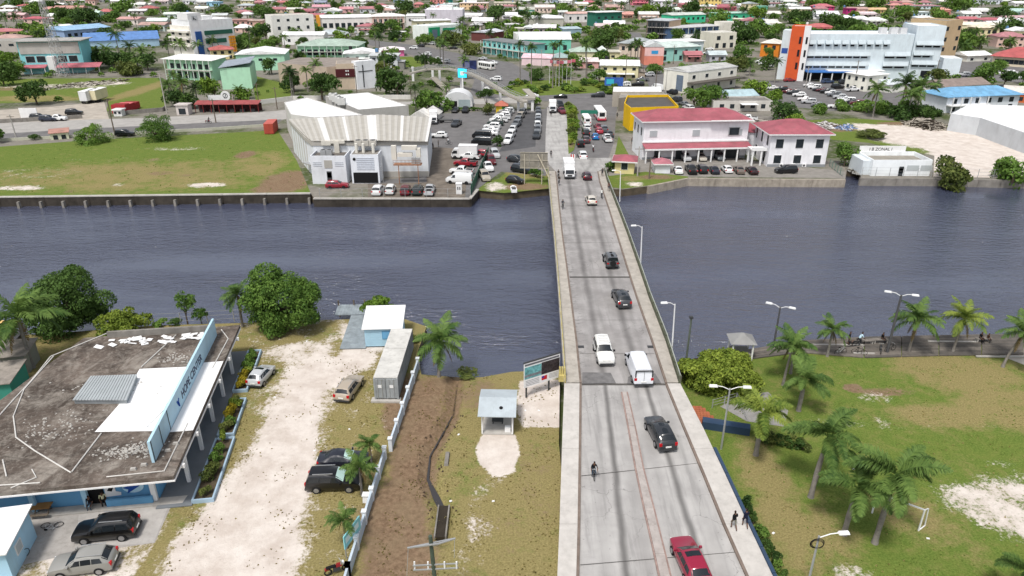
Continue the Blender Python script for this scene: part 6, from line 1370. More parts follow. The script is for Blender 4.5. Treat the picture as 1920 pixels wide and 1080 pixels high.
# side ribs panel of left wall, small lean-to
MB().prism([(-14.6,3.2),(-11.2,.2),(-11.2,3.8),(-13.2,4.4)],2.2,2.4).build('canopy',STEEL,wh)
FOOT.append([(-55,138),(-14,138),(-14,170),(-58,170)])
an,W,h=bldg('pump_annex','flat roofed white annex with air conditioners before the warehouse',(587,345),(652,345),48,5.4,'#d9dce2',('flat','#6a6560'),[('f',.12,.5,1,1.0,2.6,{'door':True,'pane':DARKM}),('f',.25,.45,1,.8,5.6),('f',.62,.93,1,1.6,2.6,{'pane':GB})],parapet=.5,lod=1)
for i in range(3):
 for x in (.5,W-2.2):MB().box(x,x+1.7,-.06,-.01,h*.7+i*.35,h*.7+.12+i*.35).build('louvre',paint('#b5bac2'),an)
for x,y in ((2.2,2.4),(3.4,2.4)):a_=MB().box(x-.55,x+.55,y-.6,y+.6,h+.05,h+1.2).build('air_conditioner',STEEL,an);MB().disc((x,y,h+1.22),(0,0,1),.4,.04,14).build('fan',DARKM,a_)
MB().box(1.4,3.3,4.3,5.2,h+1.6,h+2.5).build('duct',paint('#c9c5bb'),an);MB().box(4.0,5.0,4.2,5.2,h+.05,h+2.4).build('duct',paint('#c9c5bb'),an);MB().box(3.3,6.2,4.3,5.2,h+2.0,h+2.6).build('duct',paint('#c9c5bb'),an)
lv,W,h=bldg('louvre_tower','white louvred plant block with open garage before the warehouse',(661,344),(713,344),53,4.2,'#dfe3ea',('flat','#8a8680'),[],parapet=.1)
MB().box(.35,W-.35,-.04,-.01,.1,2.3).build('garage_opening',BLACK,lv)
for i in range(7):MB().box(1.2,W-.9,-.09,-.012,2.9+i*.38,3.04+i*.38).build('louvre',paint('#b9bec8'),lv)
MB().disc((.8,-.06,h-.8),(0,1,0),.3,.08,16).build('vent',BLACK,lv)
for x in (1.0,2.4,4.4):MB().tube([(x,2.0,h),(x,2.0,h+1.9)],.32,12).build('exhaust_pipe',paint('#d8d5cc'),lv,40)
for x in (1.2,2.7,4.2):a_=MB().box(x-.7,x+.7,2.6,4.0,h+1.2,h+2.3).build('cooling_unit',paint('#b8b4ac'),lv);MB().disc((x,3.3,h+2.32),(0,0,1),.55,.04,16).build('fan',DARKM,a_)
for x in (5.3,):
 MB().bar((x+.3,.5,0.1),(x+.3,.5,h+.4),.08).build('ladder_rail',STEEL,lv);MB().bar((x+.9,.5,0.1),(x+.9,.5,h+.4),.08).build('ladder_rail',STEEL,lv)
 for i in range(12):MB().bar((x+.3,.5,.5+i*.45),(x+.9,.5,.5+i*.45),.05).build('rung',STEEL,lv)
pf=thing('duct_platform','rusty brown steel platform with ducts on the warehouse wall','platform',P(740,346));RST=mat('rust_steel',(.30,.16,.10),rough=.8,var=.3,scale=1.5)
MB().box(0,5.6,0,1.8,3.9,4.05).build('deck',RST,pf)
for x in (1.0,4.9):MB().bar((x,.1,0),(x,.1,3.9),.16).build('leg',RST,pf)
for z in (4.5,5.0):MB().bar((0,0,z),(5.6,0,z),.06).build('rail',RST,pf)
for i in range(8):MB().bar((i*.8,0,4.05),(i*.8,0,5.0),.05).build('baluster',RST,pf)
for x0,x1,z0,z1 in ((.6,3.6,5.2,5.9),(-.6,.4,4.6,7.4),(1.5,4.6,6.6,7.4),(4.4,5.3,5.0,6.9)):MB().box(x0,x1,2.0,2.9,z0,z1).build('duct',paint('#d2cec4'),pf)
for x in (4.0,4.9):MB().box(x-.4,x+.4,.6,1.4,4.06,5.3).build('air_conditioner',STEEL,pf)
# ---- white roofed annexes behind
ba,_=block('storage_hall','white flat roofed hall behind the ribbed warehouse',[(533,193),(575,184),(680,217),(590,222),(545,216)],7.2,'#c9c7c4',mat('membrane_white',(.80,.80,.80),rough=.5,var=.04,dirt=.06),parapet=.25)
bb2,_=block('showroom','white roofed showroom with grey fascia left of the car lot',[(610,181),(690,174),(766,199),(672,207)],6.4,'#b2b0ac',mat('membrane_white',(.8,.8,.8)),parapet=.2)
for x,y in ((-9,2),(-7.5,-1),(-6,-3.5),(-5,-5.5)):a_=MB().box(x-1,x+1,y-.9,y+.9,6.46,8.2).build('air_conditioner',paint('#cfcfcc'),bb2);MB().disc((x,y,8.22),(0,0,1),.6,.05,14).build('fan',DARKM,a_)
for p,lb in (((770,228),'grey canvas tent beside the showroom'),((788,224),'white canvas tent with pointed roof beside the showroom')):
 t_,W,h=bldg('event_tent',lb,p,(p[0]+34,p[1]+1),10,5,'#c8c6c2',('gy','#d5d3cf',1.6,.2),cat='tent')
# arched white hangar
hg=thing('arched_hangar','white arched tent hangar behind the dealer yard','hangar',P(832,203),R(0));n=16;m=MB();vs=[]
for y in (0,8):
 for i in range(n+1):t_=math.pi*i/n;vs.append((4.3-4.6*math.cos(t_),y,.5+4.4*math.sin(t_)**.8))
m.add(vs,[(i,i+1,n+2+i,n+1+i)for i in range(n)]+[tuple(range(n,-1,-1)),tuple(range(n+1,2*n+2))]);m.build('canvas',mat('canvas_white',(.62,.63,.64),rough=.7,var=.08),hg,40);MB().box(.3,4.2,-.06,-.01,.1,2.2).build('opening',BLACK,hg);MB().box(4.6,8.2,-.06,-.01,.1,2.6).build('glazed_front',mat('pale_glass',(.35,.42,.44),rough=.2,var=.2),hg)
gh,W,h=bldg('ticket_booth','yellow and green booth with orange roof by the footbridge stairs',(930,212),(950,212),14,3,'#e0c23a',('hip','#c05a3c',1.2,.5),cat='booth');MB().box(W*.55,W*.98,-.03,-.005,0,h).build('green_panel',paint('#3f8a45'),gh)
# ---- government building with red roof
RED='#ab4a5a'
gv,W,h=bldg('government_building','long white two storey building with red hipped roof on the quay',(1203,300),(1396,296),72,9.5,'#e6e6ea',('hip',RED,1.9,.7),[('f',.60,.76,3,1.7,1.4,{'frame':True,'pane':paint('#aab0b4')}),('l',.6,.8,3,1.0,1.2)],lod=0)
o=obj('window',boxmesh(2.6,.2,1.9),STEEL,gv);o.location=(W-3.3,-.06,h*.6);k=obj('pane',boxmesh(2.2,.2,1.6),WGLASS,o);k.location=(0,-.03,.15)
MB().prism([(-.2,-3.2),(W+.2,-3.2),(W+.2,-.05),(-.2,-.05)],[3.1,3.1,3.75,3.75],[3.25,3.25,3.9,3.9]).build('veranda_roof',roofm(RED),gv);MB().box(-.3,W+.3,-.3,-.02,3.95,4.25).build('parapet',WHITE,gv);MB().box(-.25,W+.25,-3.3,-3.2,2.9,3.25).build('veranda_beam',WHITE,gv)
for i in range(9):x=.1+i*(W-.2)/8;MB().box(x-.14,x+.14,-3.15,-2.87,0,2.9).build('column',WHITE,gv)
MB().box(0.02,W-.02,-.06,-.01,0,.6).build('plinth',paint('#8d9094'),gv)
for i,(x,d_)in enumerate(((3.5,1),(8.5,1),(13.5,1),(17.5,1),(21,2.4))):MB().box(x-.7*d_,x+.7*d_,-.09,-.065,.05,2.4).build('door',WGLASS,gv)
MB().prism([(W*.62,-1.15),(W+.7,-1.2),(W+.7,-.75),(W*.62,-.72)],h-.1,h+.12).build('gutter',WHITE,gv)
li,W2,h2=bldg('link_building','low red roofed link between the two white buildings',(1398,290),(1440,292),42,7,'#e0e0e4',('shed','#a83248',.6,.3))
rt,W,h=bldg('office_building','square white office building with red hipped roof at the quay end',(1438,313),(1546,313),62,11,'#e8e8ec',('hip',RED,2.2,.8),[('f',.12,.36,3,1.6,1.2),('f',.58,.84,3,1.6,1.2),('l',.6,.9,3,1.0,1.2),('l',.08,.4,2,1.2,2)],lod=0)
MB().box(-.03,W+.03,-.05,-.01,0,.6).build('plinth',paint('#8d9094'),rt)
for x in (3.0,5.6,8.0):a_=MB().box(x-.4,x+.4,-.5,-.08,.1,.8).build('air_conditioner',WHITE,rt);MB().disc((x-.1,-.51,.45),(0,1,0),.26,.03,12).build('fan',DARKM,a_)
MB().box(-3.4,-.05,1.0,4.4,3.3,3.55).build('porch_roof',WHITE,rt);MB().box(-3.4,-.05,1.0,1.2,3.552,4.0).build('parapet',WHITE,rt)
for x,y in ((-3.1,1.3),(-3.1,4.1),(-1.2,1.3)):MB().box(x-.17,x+.17,y-.17,y+.17,0,3.3).build('column',WHITE,rt)
for x0 in range(3):
 for fl_ in (.12,.58):pass
kb,W,h=bldg('guard_kiosk','small cream kiosk with red hipped roof at the bridge foot',(1152,325),(1188,327),24,4.2,'#dccf98',('hip',RED,.9,.7),[('f',.35,.85,1,1.3,.7)],'kiosk',lod=0)
kw,W,h=bldg('gate_booth','small white booth with pink pyramid roof on the forecourt',(1228,325),(1256,325),18,3.2,'#dfe3e8',('hip','#b86070',.9,.5),[],'booth',lod=0)
# ---- yellow shop
ys,_=block('yellow_shop','bright yellow shop with dark flat roof behind the red roofed building',[(1170,198),(1176,183),(1252,182),(1272,204),(1182,207)],5.4,'#e0b416','#55524e',parapet=.7)
ys2,_=block('white_roof_shop','low shop with bright white roof behind the yellow shop',[(1149,172),(1150,163),(1240,163),(1241,172)],4.6,'#a8a196',mat('membrane_white'),parapet=0);ys3,_=block('grey_annex','grey annex between yellow shop and white roof shop',[(1160,184),(1164,174),(1244,173),(1250,180),(1178,182)],4.0,'#8e8880','#9a958c',parapet=0)
w2,W,h=bldg('corner_building','white two storey building with gabled ends and dark windows',(1287,176),(1378,163),40,11,'#e6e3d8',('gx','#b9b9b6',.8,.1),[('f',.66,.82,4,1.5,2.2,{}),('f',.15,.35,4,1.2,2)],lod=0);MB().box(-.3,W+.3,-3.5,-.05,h*.48,h*.53).build('canopy',paint('#5b5650'),w2);MB().box(-.08,-.02,2,5,.5,h*.8).build('glazed_bay',mat('bay_glass',(.16,.2,.26),rough=.2,var=.2),w2)
rn,W,h=bldg('ruined_house','peeling white ruined house with flat roof by the scrap yard',(1336,208),(1446,208),17,8,'#c9c6c0',('flat','#7e7a74'),[('f',.3,.75,5,1.3,2)],parapet=.3);MB().box(8,13,-2.6,-.1,2.2,2.3).build('awning',WHITE,rn)
pb,W,h=bldg('blue_roof_shed','shed with pale blue metal roof among the trees',(1364,193),(1420,191),12,9,'#c8c8c0',('gx','#9fc0c8',1.4,.4))
# ---- hospital
HB='#d3dfe6';hp,W,h=bldg('hospital','large white four storey hospital with pale blue tint',(1505,150),(1697,151),84,15,HB,('flat','#f0f0f0'),[],'hospital',parapet=.5)
hp2,Wb,hb_=bldg('hospital_wing','taller white east wing of the hospital',(1699,149),(1752,150),99,15,'#d8e3ea',('flat','#f0f0f0'),[],'hospital',parapet=.4)
DKW=mat('window_strip',(.02,.022,.028),rough=.2,var=.2);SHD=paint('#b9c4ca')
def strip_win(rt_,W_,z,n,x0,x1,hood=True,y=0):
 for i in range(n):
  a=x0+(x1-x0)*i/n;b=x0+(x1-x0)*(i+.82)/n;o=obj('window',boxmesh(b-a,.12,.7),DKW,rt_);o.location=((a+b)/2,-.04,z)
 if hood:MB().prism([(x0-.4,-.9),(x1+.4,-.9),(x1+.4,-.02),(x0-.4,-.02)],[z+.75,z+.75,z+1.0,z+1.0],[z+1.0,z+1.0,z+2.3,z+2.3]).build('window_hood',SHD,rt_)
for k,z in ((0,h*.28),(1,h*.50)):strip_win(hp,W,z,8,.3,W*.60);strip_win(hp,W,z,2,W*.755,W*.98)
for i in range(10):strip_win(hp,W,h*.76,1,.4+i*W*.079,.4+i*W*.079+1.7)
for z,n,a,b in ((hb_*.25,3,.08,.92),(hb_*.43,2,.08,.7),(hb_*.62,3,.1,.97)):strip_win(hp2,Wb,z,n,Wb*a,Wb*b)
o=obj('window',boxmesh(3.4,.12,2.6),DKW,hp2);o.location=(Wb*.62,-.04,.8)
MB().box(-.3,W*.46,-4.5,-.05,3.3,3.7).build('entrance_canopy',paint('#3f74b8'),hp);MB().box(W*.2,W*.75,-3.5,-.05,3.72,4.0).build('entrance_canopy',WHITE,hp)
for i in range(6):MB().box(1+i*4,1.4+i*4,-4.3,-3.9,0,3.3).build('column',WHITE,hp)
MB().box(.2,W*.5,-.1,-.02,.1,3.0).build('lobby_glass',DKW,hp)
for x,y in ((30,8),(33,6),(35,9),(37,7)):a_=MB().box(x-1.2,x+1.2,y-1.2,y+1.2,h+.05,h+2.2).build('roof_plant',paint('#c4c6c8'),hp);MB().disc((x,y,h+2.25),(0,0,1),.9,.1,14).build('fan',STEEL,a_)
ot,W,h=bldg('lift_tower','tall orange stair tower at the west end of the hospital',(1470,150),(1502,152),100,8,'#cf5b33',('flat','#d8d0c8'),[],'tower',parapet=.4);MB().box(W-1.6,W+.6,-.4,.8,0,h+.6).build('white_fin',WHITE,ot)
for z in (.22,.46,.7):o=obj('window',boxmesh(.8,.12,2.4),DKW,ot);o.location=(W-2.6,-.04,h*z);o=obj('window',boxmesh(.7,.12,2.4),DKW,ot);o.location=(W-.3,-.44,h*z)
MB().box(-3.0,-.05,1,8,0,h*.93).build('side_wing',paint('#d0d8dc'),ot);MB().box(-3.05,-3.0,1.5,7.5,h*.35,h*.9).build('curtain_wall',DKW,ot);MB().box(-2.6,-.4,.95,.99,h*.5,h*.6).build('sign_band',paint('#35539a'),ot)
tn,W,h=bldg('tan_block','tall tan block with dark windows behind the hospital',(1757,118),(1788,114),76,16,'#c9b08c',('flat','#8a857c'),[('f',.28,.38,2,2.2,1.0),('f',.52,.62,2,2.2,1.0),('f',.78,.88,2,2.2,1.0)],parapet=.5)
an2,W,h=bldg('plant_room','pale windowless cube right of the hospital',(1763,140),(1797,141),31,10,'#dce6ec',('flat','#e4e4e4'),[])
bldg('lab_house','cream two storey house with white roof before the hospital',(1622,172),(1660,168),30,9,'#e8e6da',('hip','#f0f0ee',.8,.5),[('f',.62,.85,2,1.2,1),('f',.1,.35,2,1.2,1),('l',.6,.85,3,1.0,1),('l',.1,.3,3,1.0,1)]);bldg('lab_annex','small grey roofed annex beside the cream house',(1662,174),(1705,172),15,9,'#d8d8d0',('gx','#c8d0d4',1.2,.4))
bldg('ward_house','white house with brown grey gable roof before the hospital',(1765,178),(1850,172),15,8,'#e4e2da',('gx','#8d7f78',1.8,.6),[('f',.35,.7,4,1.6,2)]);bh,W,h=bldg('blue_roof_house','white two storey house with bright blue roof at right',(1770,212),(1905,206),30,10,'#dfe4ea',('hip','#58a8d8',2.0,.9),[('f',.55,.85,6,1.5,2),('f',.08,.4,3,1.4,2)]);MB().box(0,W*.55,-2.2,-.05,h*.46,h*.52).build('balcony',WHITE,bh)
for i in range(5):MB().box(.3+i*3,.55+i*3,-2.1,-1.85,0,h).build('column',WHITE,bh)
whs,_=block('riverside_shed','long white roofed warehouse with lifted shutters at the right edge',[(1783,213),(1816,196),(2000,200),(2060,262),(1960,262),(1838,221)],4.5,'#c3c7cb',mat('membrane_white'),parapet=0)
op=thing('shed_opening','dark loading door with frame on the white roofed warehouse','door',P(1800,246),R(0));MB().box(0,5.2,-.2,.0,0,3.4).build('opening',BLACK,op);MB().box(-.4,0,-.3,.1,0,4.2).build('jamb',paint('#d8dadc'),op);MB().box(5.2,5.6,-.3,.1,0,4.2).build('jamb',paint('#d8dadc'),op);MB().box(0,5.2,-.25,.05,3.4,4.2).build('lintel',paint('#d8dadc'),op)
for i in range(5):
 p=P(1848+i*18,250+i*8,0);t_=thing('lifted_shutter','lifted grey shutter propped open on the white roofed warehouse','shutter',(p.x,p.y-1.0,0),R(-28),'lifted shutters of the riverside warehouse');MB().box(0,1.6,0,.06,.2,2.2).build('panel',paint('#b7c3c6'),t_);MB().bar((.8,-1.0,0),(.8,0,2.0),.07).build('prop',STEEL,t_)
qs,W,h=bldg('quay_shed','white roofless quay shed with faded lettering on its rear wall',(1632,330),(1742,330),22,7.5,'#eef2f4',('flat','#8f8a80'),[('f',.3,.75,1,1.0,1.4,{'frame':False}),('f',.02,.8,1,.9,6.8,{'frame':False})],parapet=.9)
MB().box(.3,W-2,7.55,7.75,0,4.6).build('rear_wall',WHITE,qs);me=text_mesh('I B ZONAL I',.95,.01);o=obj('lettering',me,BLACK,qs);o.rotation_euler=(R(90),0,0);o.location=(2.4,7.53,3.6)
for x0,x1 in ((7.3,9.8),(10.2,12.6)):MB().box(x0,x1,-.05,-.01,1.2,2.3).build('boarded_opening',paint('#b9bfc0'),qs)
MB().box(-1.6,-.05,1,7,0,3.0).build('side_wing',paint('#cfd6da'),qs)
chain_fence('wire_fence',[(1555,312),(1580,332)],1.6,'green mesh fence at the end of the quay forecourt',1.6,paint('#5d7f74'),6);chain_fence('wire_fence',[(1615,331),(1745,333),(1920,336),(2100,339)],2.0,'wire fence along the edge below the sandy lot',3,STEEL,3);chain_fence('wire_fence',[(600,369),(880,370)],1.7,'thin wire fence on the warehouse quay',4,STEEL,2)
gf=thing('green_mesh_fence','tall green mesh fence between dealer yard and slip','fence',P(882,369));GM=mat('green_mesh',(.03,.12,.075),rough=.8,var=.25,scale=2);e=P(916,290)-gf.location
for i in range(12):
 a,b=e*(i/12),e*((i+.97)/12);MB().prism([(a.x-.03,a.y),(a.x+.03,a.y),(b.x+.03,b.y),(b.x-.03,b.y)],.1,1.9).build('mesh_panel',GM,gf);MB().box(a.x-.05,a.x+.05,a.y-.05,a.y+.05,0,2.1).build('post',STEEL,gf)
wp=thing('gate_pillar','white concrete gate pillar at the quay corner','pillar',P(861,363));MB().box(-.55,.55,-.5,.5,0,2.0).build('pillar',WHITE,wp);MB().box(-.62,.62,-.57,.57,2.002,2.15).build('cap',WHITE,wp)
for x in (-.2,.2):MB().box(x-.1,x+.1,-.52,-.501,.9,1.5).build('panel',DARKM,wp)
bd=thing('billboard','tall rusty billboard seen from behind by the far abutment','billboard',P(975,345),R(-4));
for x in (.9,4.4):MB().box(x-.08,x+.08,0,.16,0,6.2).build('post',paint('#b7b0a0'),bd)
BB=mat('billboard_back',(.26,.24,.20),rough=.8,var=.3,scale=1,dirt=.3)
for i in range(3):
 for j in range(2):MB().box(i*1.85,i*1.85+1.8,.18,.24,3.3+j*1.6,4.85+j*1.6).build('board',BB,bd)
for z in (3.3,4.9,6.5):MB().box(-.05,5.6,.08,.17,z-.04,z+.04).build('frame',paint('#b7b0a0'),bd)
MB().bar((3.5,-.1,6.2),(6.5,-1.5,.6),.14).build('brace',paint('#c2b9a5'),bd)
# ---- footbridge over the road
FBM=paint('#a19c92');fb=thing('footbridge','arched pedestrian overpass with stairs crossing the road','footbridge',P(905,205));o5=fb.location
path=[P(770,136,5.0),P(800,129,5.8),P(840,128,6.4),P(880,136,6.4),P(910,150,6.0),P(950,175,4.6),P(985,190,4.0)]
for i in range(len(path)-1):
 a,b=path[i]-o5,path[i+1]-o5;d=(b-a);n_=Vector((-d.y,d.x,0)).normalized()*.95
 MB().prism([(v.x,v.y)for v in (a-n_,b-n_,b+n_,a+n_)],[a.z-.45,b.z-.45,b.z-.45,a.z-.45],[a.z,b.z,b.z,a.z]).build('deck_span',FBM,fb)
 for s in (-1,1):
  for zz in (.6,1.2):MB().bar(a+n_*s*.95+Vector((0,0,zz)),b+n_*s*.95+Vector((0,0,zz)),.09).build('rail',STEEL,fb)
  k=max(2,int(d.length/1.6))
  for j in range(k):p=a.lerp(b,j/k)+n_*s*.95;MB().bar(p,p+Vector((0,0,1.2)),.07).build('baluster',STEEL,fb)
for px,py,z in ((775,152,5.2),(812,156,5.0),(825,158,5.2),(865,165,5.4),(905,176,5.0),(938,190,4.0),(972,209,3.4),(985,209,3.4),(998,208,3.4)):
 p=P(px,py)-o5;MB().box(p.x-.4,p.x+.4,p.y-.4,p.y+.4,-.1,z).build('pier',WHITE,fb)
a=P(970,208)-o5;MB().box(a.x-.6,a.x+5.4,a.y-.8,a.y+2.2,3.4,4.0).build('landing',FBM,fb)
for k,(pa,pb_,za,zb_)in enumerate((((985,190),(1000,205),4.0,4.0),((812,160),(840,172),3.0,.3))):
 A,B=P(*pa)-o5,P(*pb_)-o5;d=B-A;n_=Vector((-d.y,d.x,0)).normalized()*1.1
 for j in range(10):
  q0,q1=A.lerp(B,j/10),A.lerp(B,(j+1)/10);zz=za+(zb_-za)*j/10;MB().prism([(v.x,v.y)for v in (q0-n_,q1-n_,q1+n_,q0+n_)],zz-.35,zz).build('step',FBM,fb)
vs_=thing('led_screen','lit turquoise advertising screen on a post by the footbridge','screen',P(868,170),R(-15));MB().box(-.25,.25,-.25,.25,0,4.4).build('post',WHITE,vs_);MB().box(-1.7,1.7,-.2,.2,4.4,7.6).build('cabinet',DARKM,vs_)
em=bpy.data.materials.new('screen_lit');em.use_nodes=True;b_=em.node_tree.nodes['Principled BSDF'];b_.inputs['Base Color'].default_value=(.02,.3,.5,1);b_.inputs['Emission Color'].default_value=(.03,.55,.85,1);b_.inputs['Emission Strength'].default_value=.9
MB().box(-1.6,1.6,-.23,-.201,4.5,7.5).build('display',em,vs_);MB().box(-.7,.6,-.24,-.231,5.3,6.6).build('display_mark',WHITE,vs_)
for px,py,w_,h_,z,c_,lb in ((1133,165,34,15,1.2,'#3d63b0','blue advertising board beside the roundabout'),(868,135,26,16,1.5,'#2c3560','dark picture board behind the footbridge')):
 t_=thing('advert_board',lb,'billboard',P(px,py+2),R(-6));ww=w_/SC(py);hh=h_/SC(py)
 for x in (.5,ww-.5):MB().box(x-.1,x+.1,.05,.25,0,z+hh).build('post',STEEL,t_)
 MB().box(0,ww,-.1,.05,z,z+hh).build('board',mat('advert_'+c_,c_,var=.6,scale=.5),t_);MB().box(ww*.1,ww*.5,-.13,-.101,z+hh*.2,z+hh*.8).build('picture',paint('#3fb0c8' if px>1000 else '#6a6f90'),t_)
ro=thing('round_sign','white round sign on a pole by the hangar','sign',P(913,200));MB().tube([(0,0,0),(0,0,4.6)],.08,6).build('pole',STEEL,ro);MB().disc((0,-.1,5.2),(0,1,0),.95,.15,20).build('disc',WHITE,ro)
# green road sign gantry
gs=thing('road_sign','green road sign over the traffic queue','sign',P(1088,226));MB().box(0,5.6,-.05,.05,1.9,2.9).build('board',paint('#2f7a66'),gs)
for x in (.3,5.3):MB().box(x-.06,x+.06,.06,.16,0,2.9).build('post',STEEL,gs)
bar=thing('traffic_barrier','red and white striped barrier on the median tip','barrier',P(1074,300));
for i in range(4):MB().box(-.5+i*.25,-.26+i*.25,-.3,.3,0,1.2).build('stripe',WHITE if i % 2 else mat('barrier_red',(.5,.05,.04),var=.1),bar)
MB().box(-.6,.6,-.45,.45,0,.1).build('base',CONC,bar)
# planted median
md=sheet('planted_median',pix([(1066,290),(1064,250),(1063,215),(1056,196),(1066,190),(1080,200),(1084,225),(1082,258),(1076,282)]),.11,1.0,[blob(1070,270,8,10,SOIL,.6)],GROUND,label='narrow planted median beyond the bridge')
for i,(px,py,r_)in enumerate(((1070,272,1.0),(1073,262,1.3),(1074,252,1.6),(1073,243,1.5),(1075,234,1.5),(1073,225,1.5),(1072,217,1.6),(1070,209,1.7),(1066,202,1.5),(1079,213,1.2),(1080,245,1.1))):shrub(P(px,py),r_,1.9,['lime','light','olive'][i % 3],'leafy shrub on the planted median','median shrubs',name='median_shrub',seed=i,near=700)
sheet('triangle_lawn',pix([(1152,293),(1160,255),(1180,292)]),.022,1,[],GROUND,label='triangular grass plot beside the yellow kiosk')
